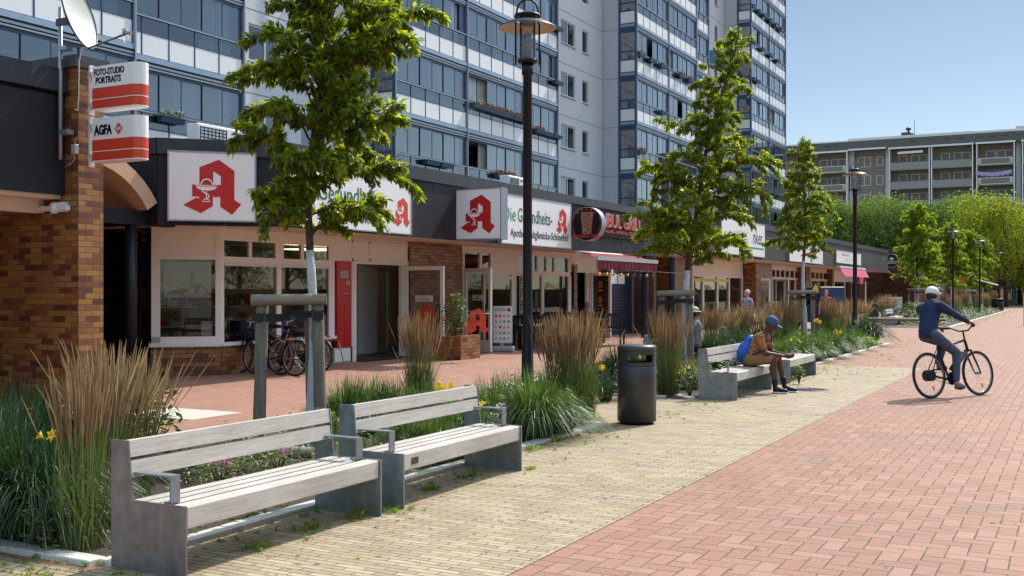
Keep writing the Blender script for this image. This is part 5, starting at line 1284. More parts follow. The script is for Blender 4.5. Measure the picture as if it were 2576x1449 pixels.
# ================================================================ benches, bin, lamps, bollard
def bench_meshes(L=1.89, back=True):
    """local frame: x=0 front plane (+x = street side), y 0..L; seat top .41"""
    D, SEAT, TOP = .59, .41, .75; out = []
    def plate(y0, y1):
        b = MB(); pr = [(0,0,0),(0,0,SEAT),(-.42,0,SEAT),(-.455,0,TOP),(-D,0,TOP),(-D,0,0)] if back else [(0,0,0),(0,0,SEAT),(-D+.03,0,SEAT),(-D+.03,0,0)]
        b.prism([(x, y0, z) for x, y, z in pr], (0, y1-y0, 0)); return b
    out.append(('end_plate', plate(0, .012), 'P')); out.append(('end_plate', plate(L-.012, L), 'P'))
    y0, y1 = .016, L-.016
    sl = [(-.012,-.125,SEAT-.135,SEAT-.004)] + [(-.147-.106*k, -.147-.106*k-.084, SEAT-.05, SEAT-.004) for k in range(3 if back else 4)]
    for x0, x1, z0, z1 in sl:
        b = MB(); b.bbox((x0,y0,z0), (x1,y1,z1), .009); out.append(('seat_slat', b, 'W'))
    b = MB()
    for x0, x1, z0, z1 in sl[:-1]: b.box((x1-.026,y0,SEAT-.03), (x1-.001,y1,SEAT-.0085))  # black strips added to put dark shade lines into the slat gaps
    out.append(('gap_shade_strip', b, 'B'))
    if back:
        for za, zb in ((.535,.63),(.652,.748)):
            b = MB(); xm = lambda z: -.42 - .035*(z-SEAT)/(TOP-SEAT)
            b.prism([(xm(za)-.004,y0,za),(xm(zb)-.004,y0,zb),(xm(zb)-.045,y0,zb),(xm(za)-.045,y0,za)], (0,y1-y0,0)); out.append(('backrest_slat', b, 'W'))
    b = MB(); b.box((-.5,.05,SEAT-.075), (-.13,.09,SEAT-.052)); b.box((-.5,L-.09,SEAT-.075), (-.13,L-.05,SEAT-.052)); b.box((-.5,L/2-.02,SEAT-.075), (-.13,L/2+.02,SEAT-.052))
    out.append(('support_bar', b, 'A'))
    if back:
        b = MB(); b.box((-.505,L/2-.03,.545), (-.475,L/2+.03,TOP-.02)); out.append(('back_post', b, 'A'))
        for ya in (.03, L-.10):
            b = MB(); b.box((-.44,ya,.555), (-.145,ya+.07,.565)); b.box((-.155,ya,SEAT+.006), (-.145,ya+.07,.555)); b.box((-.2,ya,SEAT-.003), (-.145,ya+.07,SEAT+.006)); out.append(('armrest', b, 'A'))
    return out
def bench(label, x, y, rz=0, L=1.89, back=True, tarn=False, sag=None, group='steel and timber benches along the planting beds'):
    t_ = thing('park_bench', label, 'bench', (x, y, 0), rz, group)
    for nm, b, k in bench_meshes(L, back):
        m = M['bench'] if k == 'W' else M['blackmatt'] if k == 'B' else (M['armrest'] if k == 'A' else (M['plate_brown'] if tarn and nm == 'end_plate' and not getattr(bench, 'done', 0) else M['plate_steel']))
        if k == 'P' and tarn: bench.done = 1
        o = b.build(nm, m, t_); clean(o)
    return t_
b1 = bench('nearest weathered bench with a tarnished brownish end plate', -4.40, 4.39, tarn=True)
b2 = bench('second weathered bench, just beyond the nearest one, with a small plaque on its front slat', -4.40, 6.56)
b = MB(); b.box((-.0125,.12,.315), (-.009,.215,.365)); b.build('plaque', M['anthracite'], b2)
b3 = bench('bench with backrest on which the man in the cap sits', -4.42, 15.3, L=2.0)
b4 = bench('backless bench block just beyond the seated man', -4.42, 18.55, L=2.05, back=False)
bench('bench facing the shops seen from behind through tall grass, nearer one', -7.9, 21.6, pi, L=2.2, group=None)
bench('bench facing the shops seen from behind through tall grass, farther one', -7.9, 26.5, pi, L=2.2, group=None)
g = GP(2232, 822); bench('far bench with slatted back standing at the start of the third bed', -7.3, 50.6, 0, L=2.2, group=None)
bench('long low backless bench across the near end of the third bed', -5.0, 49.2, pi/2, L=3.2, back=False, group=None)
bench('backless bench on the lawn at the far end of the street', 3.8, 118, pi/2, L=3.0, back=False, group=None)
# bin
def litter_bin(label, x, y, s=1.0, mat='anthracite'):
    t_ = thing('litter_bin', label, 'litter bin', (x, y, 0)); R_ = .235*s
    b = MB(); b.lathe([(R_*.86,0),(R_*.86,.035),(R_*.9,.04)], n=40); b.build('base', M['black'], t_)
    b = MB(); b.lathe([(R_,.04),(R_,.70),(R_*.985,.706)], n=48); b.build('body', M[mat], t_)
    b = MB(); n = 48; z0, z1, z2, z3 = .712, .735, .865, .885
    op = lambda k: (abs(((k*360/n - 15 + 180) % 360) - 180 + 75) < 38) or (abs(((k*360/n - 195 + 180) % 360) - 180 + 75) < 38)
    for k in range(n):
        a0, a1_ = 2*pi*k/n, 2*pi*(k+1)/n
        q = lambda a, z, r: (r*cos(a), r*sin(a), z)
        for za, zb in ((z0,z1+.02),(z2-.02,z3)): b.quad(q(a0,za,R_), q(a1_,za,R_), q(a1_,zb,R_), q(a0,zb,R_))
        if not op(k): b.quad(q(a0,z1+.02,R_), q(a1_,z1+.02,R_), q(a1_,z2-.02,R_), q(a0,z2-.02,R_))
        b.quad(q(a1_,z0,R_-.012), q(a0,z0,R_-.012), q(a0,z1+.02,R_-.012), q(a1_,z1+.02,R_-.012)); b.quad(q(a0,z1+.02,R_-.012), q(a0,z1+.02,R_), q(a1_,z1+.02,R_), q(a1_,z1+.02,R_-.012))
    b.build('opening_ring', M[mat], t_)
    b = MB(); b.lathe([(R_*1.0,.888),(R_*1.01,.905),(R_*1.0,.935),(R_*.93,.955),(R_*.0,.958)], n=48, caps=False); b.lathe([(R_*.99,.888),(0,.887)], n=48, caps=False); b.build('lid', M[mat], t_)
    return t_
litter_bin('dark grey cylindrical litter bin on yellow paving between the first and second bed', -4.74, 12.12, 1.0)
g = GP(2272, 835); litter_bin('small dark bin beside the white board far beyond the rider', -9.5, 58, 1.2)
litter_bin('brown black bin standing at the foot of the farthest lamp', -5.7, 92.5, 1.9, 'black')
# lamps
def lamp_thing():
    t_ = thing('street_lamp', 'tall black street lamp nearest to the viewer, its lantern with a wide round shade', 'street lamp', (0,0,0), 0, 'black street lamps along the planting beds')
    H = 4.60
    b = MB(); b.lathe([(.11,0),(.11,.02),(.085,.03),(.075,.9),(.062,.95),(.058,H-.16),(.075,H-.15),(.075,H)], n=20); b.build('pole', M['black'], t_)
    ln = MB(); ln.lathe([(.115,H),(.13,H+.02),(.13,H+.045),(.11,H+.05)], n=24)
    for a in (0, pi): ln.tube([(.155*cos(a),.155*sin(a),H-.02),(.155*cos(a),.155*sin(a),H+.64)], .012, 8)
    ln.lathe([(.16,H+.60),(.175,H+.61),(.17,H+.64),(.06,H+.67)], n=24)
    ln.tube([(-.155,0,H+.63)] + [(-.13*cos(pi*k/12)*1.08,0,H+.68+.16*sin(pi*k/12)) for k in range(13)] + [(.155,0,H+.63)], .013, 8)
    lo = ln.build('lantern', M['black'], t_)
    b = MB(); b.lathe([(.105,H+.05),(.105,H+.60)], n=24, caps=False); b.build('glass_cylinder', M['lampglass'], lo)
    b = MB(); b.lathe([(.055,H+.05),(.055,H+.25),(.075,H+.27),(.075,H+.3),(.05,H+.33),(.06,H+.38),(.03,H+.40)], n=16); b.lathe([(.07,H+.5),(.085,H+.56),(.08,H+.59)], n=16); b.build('lamp_holder', M['greyplastic'], lo)
    b = MB(); b.lathe([(.17,H+.555),(.26,H+.535),(.375,H+.475),(.38,H+.465)], n=40, caps=False, mi=0); b.lathe([(.38,H+.462),(.375,H+.468),(.26,H+.527),(.17,H+.547)], n=40, caps=False, mi=1)
    t = plain('shade_inside', (.62,.52,.42), .5); b.build('shade', [M['black'], t], t_)
    return t_
lp0 = lamp_thing(); lp0.location = (-6.4, 12.45, 0); lp0.rotation_euler = (0,0,YAW)
for (x, y, lb) in ((-5.93, 33.0, 'second street lamp, standing beside the dark round grass clump'), (-6.6, 68, 'third street lamp, rising behind the rider before the bright green trees'), (-6.2, 82, 'fourth street lamp, shorter in view, left of the farthest one'), (-6.6, 109, 'farthest street lamp, with a dark bin near its foot')):
    copy_tree(lp0, None, (x, y, 0), YAW, label=lb)
g = GP(2577, 820); b = MB(); b.bbox((-.06,-.06,0),(.06,.06,1.5),.01); b.box((-.065,-.065,1.25),(.065,.065,1.3)); o = b.build('bollard', M['kerb'], loc=(g.x+.02, g.y, 0)); tag(o, 'pale grey square post at the right edge of the street', 'bollard')

# ================================================================ young trees and their stakes
def add_leaf(vs, fs, p, d, up, L, W):
    """folded drooping leaf: 5 verts, 4 faces"""
    s = d.cross(up)
    s = s.normalized() if s.length > 1e-4 else Vector((1,0,0)); n = s.cross(d).normalized()
    k = len(vs); m = p + d*(L*.45) + n*(L*.05)
    vs += [p, m + s*(W*.5) + n*(W*.12), m - s*(W*.5) + n*(W*.12), m - n*(W*.06), p + d*L*.95 - n*(L*.10)]
    fs += [(k,k+3,k+1),(k,k+2,k+3),(k+1,k+3,k+4),(k+3,k+2,k+4)]
def limb(R, p0, d0, L, r0, droop, n=7, wig=.12):
    pts = [p0]; d = d0.normalized(); 
    for k in range(n):
        d = (d + Vector((R.gauss(0,wig),R.gauss(0,wig),R.gauss(0,wig*.6) - droop*(k/n)))).normalized(); pts.append(pts[-1] + d*(L/n))
    return pts, [r0*(1-.85*k/n) for k in range(n+1)]
def young_tree(name, label, loc, seed, top, cb, profile, leafL, nbr, dens, lean=(0,0), tr=.055, lime=2.0, mat='leaf', extra=(), up0=.55, group='young street trees held by wooden stakes', droopy=.75):
    R = random.Random(seed); t_ = thing(name, label, 'tree', loc, 0, group)
    n = 16; path = []; off = Vector((0,0,0))
    for k in range(n+1):
        z = top*k/n; q = max(0, (z-cb)/(top-cb)); path.append(Vector((lean[0]*q**1.3 + .03*sin(z*2.1+seed), lean[1]*q**1.3 + .03*cos(z*1.7+seed), z)))
    rad = [tr*(1-.88*(k/n)**1.1) for k in range(n+1)]
    def P(z):
        f = max(0, min(n-.001, z/top*n)); i = int(f); return path[i].lerp(path[i+1], f-i), rad[i]
    lo = [P(lime*k/8)[0] for k in range(9)]; b = MB(); b.tube(lo, [P(lime*k/8)[1]*1.06*(1+.06*sin(k*2.7)) for k in range(9)], 12); b.build('limewashed_trunk', M['lime'], t_)
    b = MB(); zz_ = [lime + (top-lime)*k/12 for k in range(13)]; b.tube([P(z)[0] for z in zz_], [max(.006, P(z)[1]) for z in zz_], 10); b.build('trunk', M['bark'], t_)
    br = MB(); vs = []; fs = []
    def twig_leaves(pts, start, cnt):
        m = len(pts)-1
        for k in range(cnt):
            f = start + (1-start)*(k+R.random())/cnt; f *= m*.999; i = int(f); p = pts[i].lerp(pts[i+1], f-i); d = (pts[i+1]-pts[i]).normalized()
            a = R.uniform(0, 2*pi); sd = (d.orthogonal().normalized()); sd = (Matrix.Rotation(a, 3, d) @ sd)
            ld = (d*.45 + sd*.75 + Vector((0,0,-R.uniform(.15, droopy*1.6)))).normalized()
            add_leaf(vs, fs, p + sd*.01, ld, Vector((R.gauss(0,.35),R.gauss(0,.35),1)).normalized(), leafL*R.uniform(.6,1.15), leafL*R.uniform(.34,.46))
    specs = []
    for k in range(nbr):
        q = (k+R.random()*.8)/nbr; z = cb + .05 + (top-cb-.25)*q; specs.append((z, k*2.399+R.uniform(-.4,.4), profile(q)*R.uniform(.72,1.12)))
    specs += list(extra)
    for z, az, L in specs:
        q = (z-cb)/(top-cb); p0, r0 = P(z); elev = up0 + .5*q
        d = Vector((cos(az)*cos(elev), sin(az)*cos(elev), sin(elev)))
        pts, rr = limb(R, p0, d, L*1.12, max(.008, r0*.42), .34, 8, .10); br.tube(pts, rr, 6, caps=False)
        twig_leaves(pts, .35, int(dens*L*1.1))
        nt_ = max(2, int(L*7.5))
        for j in range(nt_):
            f = .12 + .86*(j+R.random())/nt_; f *= 8*.999; i = int(f); p = pts[i].lerp(pts[i+1], f-i); dd = (pts[i+1]-pts[i]).normalized()
            sd = Matrix.Rotation(R.choice([0, pi]) + R.gauss(0,.7), 3, dd) @ dd.cross(Vector((0,0,1))).normalized()
            tl_ = L*R.uniform(.16,.40)*(1.15-.5*f/8) + .08
            tp, tr_ = limb(R, p, dd*.7 + sd*.8 + Vector((0,0,R.uniform(-.1,.25))), tl_, .006, .45, 5, .14); br.tube(tp, tr_, 4, caps=False)
            twig_leaves(tp, .12, int(dens*tl_*1.9)+4)
    tp = [P(top*(.9+.1*k/4))[0] for k in range(5)]; twig_leaves(tp, 0, int(dens*.5))
    br.build('branches', M['bark'], t_)
    b = MB(); b.v = [tuple(v) for v in vs]; b.f = fs; b.m = [0]*len(fs); b.sm = [False]*len(fs); b.build('crown', M[mat], t_)
    return t_, P
def stakes(label, loc, rz, w_=.82, h=1.56, lean=.04):
    t_ = thing('tree_stake_frame', label, 'tree stakes', loc, rz, 'wooden tripod stake frames around the young trees')
    R = random.Random(int(loc[1]*10)); pos = [(-w_/2, 0), (w_/2, 0), (w_*.26, .52)]
    tops = [(-w_/2+lean, 0), (w_/2-lean, 0), (w_*.26-lean*.5, .46)]
    for (x, y), (tx, ty) in zip(pos, tops):
        b = MB(); n = 8; b.tube([(x+(tx-x)*k/n, y+(ty-y)*k/n, h*k/n) for k in range(n+1)], [.062+.003*sin(k*1.9+x*9) for k in range(n+1)], 12); b.build('stake', M['post'], t_)
    b = MB(); b.tube([(-w_/2-.06,-.06,h-.04),(0,-.055,h-.035),(w_/2+.06,-.05,h-.03)], .056, 12); b.build('rail', M['logx'], t_)
    b = MB(); b.tube([(w_/2,-.06,h-.03),(w_*.26,.55,h-.03)], .042, 12); b.tube([(-w_/2,-.02,h-.05),(w_*.26,.5,h-.05)], .042, 12); b.build('rail', M['post'], t_)
    b = MB()
    def strap(p, q, z0=.16, z1=.24):
        p = Vector((*p, 0)); q = Vector((*q, 0)); u = (q-p).normalized(); nn = Vector((-u.y,u.x,0)); nseg = 6
        for k in range(nseg):
            a = p.lerp(q, k/nseg); c = p.lerp(q, (k+1)/nseg); sag = .02*sin(pi*k/nseg); sg2 = .02*sin(pi*(k+1)/nseg)
            b.add([a+UPV*(h-z1-sag)-nn*.004, c+UPV*(h-z1-sg2)-nn*.004, c+UPV*(h-z0-sg2)-nn*.004, a+UPV*(h-z0-sag)-nn*.004, a+UPV*(h-z1-sag)+nn*.004, c+UPV*(h-z1-sg2)+nn*.004, c+UPV*(h-z0-sg2)+nn*.004, a+UPV*(h-z0-sag)+nn*.004], [(0,1,2,3),(7,6,5,4),(0,4,5,1),(3,2,6,7)])
    strap((-w_/2,-.068), (0,.06)); strap((-w_/2-.05,-.068),(-w_/2+.07,-.068)); strap((0,.06), (w_/2-.02,-.04), .13, .20); strap((.02,.14), (w_*.26,.44)); strap((w_/2-.08,-.07),(w_/2+.03,-.07), .13, .23)
    b.build('strap', M['blackmatt'], t_)
    return t_
T1 = AT(781, 10.9); T2 = AT(1729, 20.5); T3 = AT(2023, 30.0)
fx, fy = CS, SN          # camera right in world
def cam_az(deg): return radians(deg) + YAW     # 0 deg = to the right in the picture
def prof1(q): return .84 - .28*q**1.5 if q > .16 else .52
ex1 = [(2.5, cam_az(178), .58), (2.4, cam_az(190), .48), (2.62, cam_az(0), .95), (3.6, cam_az(176), 1.02), (3.0, cam_az(-10), 1.0), (3.7, cam_az(5), 1.1), (4.0, cam_az(14), 1.15), (2.2, cam_az(5), .85), (2.2, cam_az(-30), .8), (2.7, cam_az(-60), .7), (3.6, cam_az(-80), .6), (3.2, cam_az(-60), .6)]
t1, P1f = young_tree('young_tree', 'nearest young tree with limewashed trunk, its crown running out of the top of the picture', (T1.x, T1.y, 0), 5, 5.9, 2.1, prof1, .105, 56, 150, lean=(.30*fx, .30*fy), tr=.052, lime=2.03, extra=ex1)
def prof2(q): return (1.12*(1-q)**.8 + .25) * (.8 if q < .06 else 1)
ex2 = [(3.5, cam_az(0), 1.6), (3.1, cam_az(-8), 1.35), (3.3, cam_az(180), 1.3), (2.7, cam_az(190), 1.15), (2.3, cam_az(0), 1.15), (2.2, cam_az(185), .9)]
t2, _ = young_tree('young_tree', 'second young tree, tall and leaning to the right, behind the litter bin', (T2.x, T2.y, 0), 8, 6.7, 2.0, prof2, .115, 50, 92, lean=(1.0*fx, 1.0*fy), tr=.07, lime=2.0, extra=ex2)
def prof3(q): return (.95*(1-q)**.7 + .12) * (.7 if q < .08 else 1)
t3, _ = young_tree('young_tree', 'third young tree, slim, between the seated man and the second lamp', (T3.x, T3.y, 0), 13, 5.95, 2.5, prof3, .12, 44, 85, lean=(.0, .0), tr=.06, lime=2.45)
T4 = AT(2308, 58.0)
def prof4(q): return 1.25*sin(pi*min(1,(q*.85+.12)))**.7 + .15
t4, _ = young_tree('young_tree', 'fourth young tree, fuller and brighter green, behind the rider', (T4.x, T4.y, 0), 17, 6.2, 1.7, prof4, .19, 40, 40, tr=.08, lime=1.9, mat='leafmaple', droopy=.4)
for k, (px, d, sc, lb) in enumerate(((2392, 74, 1.0, 'bright green young tree directly behind the third lamp'), (2345, 80, .82, 'bright green young tree between fourth tree and third lamp'), (2440, 88, 1.05, 'bright green young tree just left of the fourth lamp'), (2472, 97, 1.0, 'bright green young tree just right of the fourth lamp'))):
    p = AT(px, d); copy_tree(t4, None, (p.x, p.y, 0), k*1.7, sc, label=lb)
stakes('stake frame of round posts with a black strap around the nearest tree', (T1.x-.02*fx, T1.y-.30, 0), YAW+.06, w_=.62)
stakes('stake frame around the second tree behind the litter bin', (T2.x-.15, T2.y-.25, 0), YAW, w_=.60, h=1.60)
stakes('stake frame around the third tree between man and second lamp', (T3.x, T3.y-.3, 0), YAW, w_=.66, h=1.60)
stakes('stake frame around the fourth tree behind the rider', (T4.x, T4.y-.3, 0), YAW, w_=.9, h=1.7)
stakes('stake frame in the far bed right of the rider', (AT(2432,74).x, AT(2432,74).y, 0), YAW, w_=1.2, h=1.6)
b = MB(); g = AT(705, 10.2); b.tube([(-.55,0,.06),(.0,.02,.07),(.6,0,.06)], [.055,.06,.055], 12); o = b.build('fallen_log', M['logx'], loc=(T1.x-.1, T1.y-.75, 0)); o.rotation_euler = (0,0,YAW-.1); tag(o, 'short weathered log lying in the bed at the foot of the nearest tree', 'log')

# ================================================================ background trees
def big_tree_mesh(seed, w_, h, n_blob, n_leaf, ls):
    R = random.Random(seed); vs = []; fs = []; blobs = []
    for k in range(n_blob):
        a = R.uniform(0, 2*pi); q = R.random(); z = h*(.30 + .62*q); rr = w_*.5*sqrt(max(0.05, 1-((q-.38)/.66)**2))*R.uniform(.35,.95)
        blobs.append((Vector((rr*cos(a), rr*sin(a), z)), w_*R.uniform(.13,.22)))
    blobs.append((Vector((0,0,h*.9)), w_*.16))
    for c, r in blobs:
        for j in range(n_leaf):
            d = Vector((R.gauss(0,1),R.gauss(0,1),R.gauss(0,1))).normalized(); p = c + d*r*R.uniform(.55,1.08)*Vector((1,1,.75)).length/1.6
            nrm_ = (d + Vector((R.gauss(0,.6),R.gauss(0,.6),R.gauss(0,.6)))).normalized(); a = nrm_.orthogonal().normalized(); a = Matrix.Rotation(R.uniform(0,6.28),3,nrm_) @ a; e = nrm_.cross(a); s_ = ls*R.uniform(.6,1.3)
            k = len(vs); vs += [p-a*s_, p-e*s_*.5, p+a*s_, p+e*s_*.5]; fs.append((k,k+1,k+2,k+3))
    br = MB(); br.tube([(0,0,0),(.05,0,h*.25),(0,.1,h*.5),(0,0,h*.85)], [w_*.03,w_*.024,w_*.014,.03], 8)
    for c, r in blobs[:14]: 
        z0 = max(h*.18, c.z*.55); br.tube([(0,0,z0), (c.x*.45,c.y*.45,(z0+c.z)/2), tuple(c)], [w_*.012,w_*.008,.02], 5, caps=False)
    cr = MB(); cr.v = [tuple(v) for v in vs]; cr.f = fs; cr.m = [0]*len(fs); cr.sm = [False]*len(fs); return br, cr
def big_tree(label, meshes, px, d, rz, s, tall=1.0):
    p = AT(px, d); t_ = thing('broadleaf_tree', label, 'tree', (p.x, p.y, 0), rz, 'big trees in front of the grey block'); t_.scale = (s, s, s*tall)
    inst('trunk', meshes[0], t_); inst('crown', meshes[1], t_); return t_
BT = []
for seed, m in ((1,'leaffar'),(2,'leaffarmid'),(3,'leaffarlight')):
    br, cr = big_tree_mesh(seed, 9.5, 11.5, 40, 300, .15); o1 = br.build('t', M['bark']); o2 = cr.build('t', M[m]); BT.append((o1.data, o2.data)); bpy.data.objects.remove(o1); bpy.data.objects.remove(o2)
for k, (px, py, d, v, lb) in enumerate(((2030,530,118,0,'dark green tree partly behind the slim third tree and the last tower'), (2090,505,124,1,'mid green tree behind the third young tree'), (2150,512,120,0,'mid green tree directly behind the second lamp'),
      (2205,505,126,1,'mid green tree right of the second lamp'), (2262,508,121,0,'mid green tree left of the slim bright tree top'), (2325,520,125,1,'tree behind the fourth young tree, below the grey balconies'), (2385,508,118,0,'tree rising behind the third lamp'),
      (2428,500,130,1,'tree crown between third and fourth lamp against the grey block'), (2478,505,108,2,'yellowish green tree with visible limbs left of the farthest lamp'), (2530,510,104,2,'bright yellow green tree at the right edge of the picture'), (2572,535,116,2,'yellow green tree cut by the right edge'), (2622,520,112,0,'dark tree just outside the right edge'))):
    h_ = HZ(py-4, d); s_ = h_/11.2; big_tree(lb, BT[v], px, d, k*1.3, s_*.98, 1.0)
for k, (x, y, rz_, s_) in enumerate(((32,-8,0,.8),(37,6,1,.95),(31,16,2,.85),(36,29,3,.9),(32,41,4,.8),(37,53,5,1.0),(33,68,.5,.9),(38,80,1.5,1.0))):
    t_ = thing('broadleaf_tree', ['tree across the street, mirrored in the corner shop window','tree across the street, mirrored in the big pharmacy panes','tree across the street, mirrored beside the locker','tree across the street, mirrored in the second shop front','tree across the street, mirrored in the grill window','tree across the street, mirrored near the passage','tree across the street, mirrored in the far shop row','last tree across the street, mirrored in the far shop row'][k], 'tree', (x,y,0), rz_, 'trees across the street, seen only in the glass'); t_.scale = (s_,s_,s_)
    inst('trunk', BT[k%2][0], t_); inst('crown', BT[k%2][1], t_)
R = random.Random(6); vs, fs = [], []
for k in range(30000):
    y_ = R.uniform(-14, 190); z_ = 2.3*R.random()**.8*(.85+.2*sin(y_*.9)); x_ = 16 + R.gauss(0,.28); s_ = R.uniform(.06,.13); n_ = Vector((R.gauss(-.6,.6),R.gauss(0,.6),R.gauss(.3,.6))).normalized(); q_ = Matrix.Rotation(R.uniform(0,6.28),3,n_) @ n_.orthogonal().normalized(); r_ = n_.cross(q_); i_ = len(vs); c_ = Vector((x_,y_,z_))
    vs += [c_-q_*s_, c_-r_*s_*.5, c_+q_*s_, c_+r_*s_*.5]; fs.append((i_,i_+1,i_+2,i_+3))
hg = MB(); hg.v = [tuple(v) for v in vs]; hg.f = fs; hg.m = [0]*len(fs); hg.sm = [False]*len(fs)
ht = thing('hedge', 'tall hedge across the street, mirrored in the shop windows', 'hedge', (0,0,0)); hg.build('foliage', M['leaffar'], ht); b = MB(); b.box((15.95,-14,0),(16.05,190,1.7)); b.build('branches', M['bark'], ht)
# tower side shrubbery at far left of the gap
# ================================================================ plants in the beds
def ribbon(vs, fs, pts, ws, side):
    k = len(vs)
    for p, w_ in zip(pts, ws): vs.append(p - side*w_); vs.append(p + side*w_)
    for i in range(len(pts)-1): fs.append((k+2*i, k+2*i+1, k+2*i+3, k+2*i+2))
def raw(vs, fs): b = MB(); b.v = [tuple(v) for v in vs]; b.f = fs; b.m = [0]*len(fs); b.sm = [False]*len(fs); return b
def arc_pts(p0, az, h, out, n, bend):
    """rise h, travel out sideways, tip bending down"""
    d = Vector((cos(az), sin(az), 0)); pts = []
    for i in range(n+1):
        f = i/n; pts.append(p0 + d*(out*(f**1.6)) + UPV*(h*(f - bend*f**3)))
    return pts
def reed_meshes(seed, h=1.35, n=185, sp=.26, nb=300):
    R = random.Random(seed); sv, sf, pv, pf, bv, bf = [], [], [], [], [], []
    for k in range(n):
        az = R.uniform(0, 2*pi); r0 = .13*sqrt(R.random()); p0 = Vector((r0*cos(az), r0*sin(az), 0)); az2 = az + R.gauss(0,.5)
        hh = h*R.uniform(.72, 1.0); pts = arc_pts(p0, az2, hh, sp*(abs(R.gauss(.12,.42)))*hh, 6, .03)
        a = R.uniform(0, pi); sd = Vector((cos(a), sin(a), 0)); ribbon(sv, sf, pts, [.0022]*5+[.0016,.001], sd)
        i0 = pts[4].lerp(pts[5], R.uniform(-.3,.4)); t_ = pts[6]; d = (t_-i0); L = d.length; d.normalize(); m = 5
        for q in (0, 1):
            s2 = Vector((cos(a+q*pi/2), sin(a+q*pi/2), 0)); ribbon(pv, pf, [i0 + d*(L*1.08)*j/m for j in range(m+1)], [.0015,.0045*R.uniform(.6,1.5),.006*R.uniform(.6,1.3),.005*R.uniform(.6,1.3),.004*R.uniform(.5,1.4),.001], s2)
    for k in range(nb):
        az = R.uniform(0, 2*pi); r0 = .16*sqrt(R.random()); p0 = Vector((r0*cos(az), r0*sin(az), 0)); hh = h*R.uniform(.30,.74)
        pts = arc_pts(p0, az + R.gauss(0,.4), hh, R.uniform(.03,.30)*R.choice((.4,1,1.2)), 5, R.uniform(.05,.5)); a = az + pi/2 + R.gauss(0,.4); ribbon(bv, bf, pts, [.0035,.0045,.0045,.004,.003,.0005], Vector((cos(a), sin(a), 0)))
    return raw(sv, sf), raw(pv, pf), raw(bv, bf)
def mound_mesh(seed, h, r, n, w_=.0042, fl=0):
    R = random.Random(seed); bv, bf = [], []
    for k in range(n):
        az = R.uniform(0, 2*pi); r0 = r*.32*sqrt(R.random()); p0 = Vector((r0*cos(az), r0*sin(az), 0)); q = R.random()
        hh = h*R.uniform(.7,1.25)*(1.25-.45*q); out = r*(.12+1.15*q); pts = arc_pts(p0, az+R.gauss(0,.25), hh*(1+.35*q), out, 7, .18+.80*q)
        a = az + pi/2 + R.gauss(0,.5); ribbon(bv, bf, pts, [w_*.8,w_,w_,w_,w_*.9,w_*.75,w_*.5,w_*.1], Vector((cos(a), sin(a), R.gauss(0,.25))).normalized())
    return raw(bv, bf)
def datas(bs, mats):
    out = []
    for b, m in zip(bs, mats): o = b.build('t', M[m]); out.append(o.data); bpy.data.objects.remove(o)
    return out
REED = [datas(reed_meshes(s), ('reed','plume','reedblade')) for s in (1,2,3)]
REEDN = datas(reed_meshes(21, 1.32, 58, .21, 120), ('reed','plume','reedblade'))
REEDP = [datas(reed_meshes(s, 1.25, 170, .45, 120), ('reed','plumepale','reedblade')) for s in (7,8)]
MOUND = [datas([mound_mesh(s, .60, .50, 1500, .0036)], ('blade',))[0] for s in (11,12)]
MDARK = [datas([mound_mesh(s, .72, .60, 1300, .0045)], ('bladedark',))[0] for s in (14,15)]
GR = random.Random(77)
def reed(px, d, s, lb, pale=False, var=None):
    p = AT(px, d); m = REEDN if var == 9 else (REEDP if pale else REED)[(GR.randrange(2) if var is None else var)]
    t_ = thing('reed_clump', lb, 'ornamental grass', (p.x, p.y, .014), GR.uniform(0,6.2), 'clumps of feather reed grass in the beds'); t_.scale = (s*GR.uniform(.95,1.1), s, s)
    inst('stems', m[0], t_); inst('seed_heads', m[1], t_); inst('leaf_blades', m[2], t_); return t_
def mound(px, d, s, lb, dark=False, sz=None):
    p = AT(px, d); m = (MDARK if dark else MOUND)[GR.randrange(2)]; o = bpy.data.objects.new('grass_clump', m); COL.objects.link(o); o.location = (p.x, p.y, .014); o.rotation_euler = (0,0,GR.uniform(0,6)); o.scale = (s,s,sz or s)
    return tag(o, lb, 'ornamental grass', 'low arching grass clumps in the beds')
reed(205, 6.62, .93, 'tall tan reed grass right beside the tarnished end of the nearest bench', var=9); reed(235, 7.2, .95, 'tall reed grass close behind the clump at the nearest bench end', var=9); 
reed(335, 8.3, .93, 'loose reed grass leaning over the concrete slab, behind the nearest backrest', True, 0); reed(270, 7.9, 1.0, 'reed grass between the nearest bench end and the brick pillar', True, 1)
reed(1054, 14.0, 1.02, 'narrow reed clump in front of the first open glass door', var=1)
reed(1437, 12.9, 1.05, 'large reed clump between lamp and litter bin', var=2 if False else 0); reed(1462, 13.4, 1.0, 'reed clump just behind the large one left of the litter bin', var=1); reed(1405, 13.6, .98, 'reed clump close to the foot of the nearest lamp, left of the large one', var=0)
reed(1683, 16.3, .98, 'upright reed clump right of the litter bin', var=1)
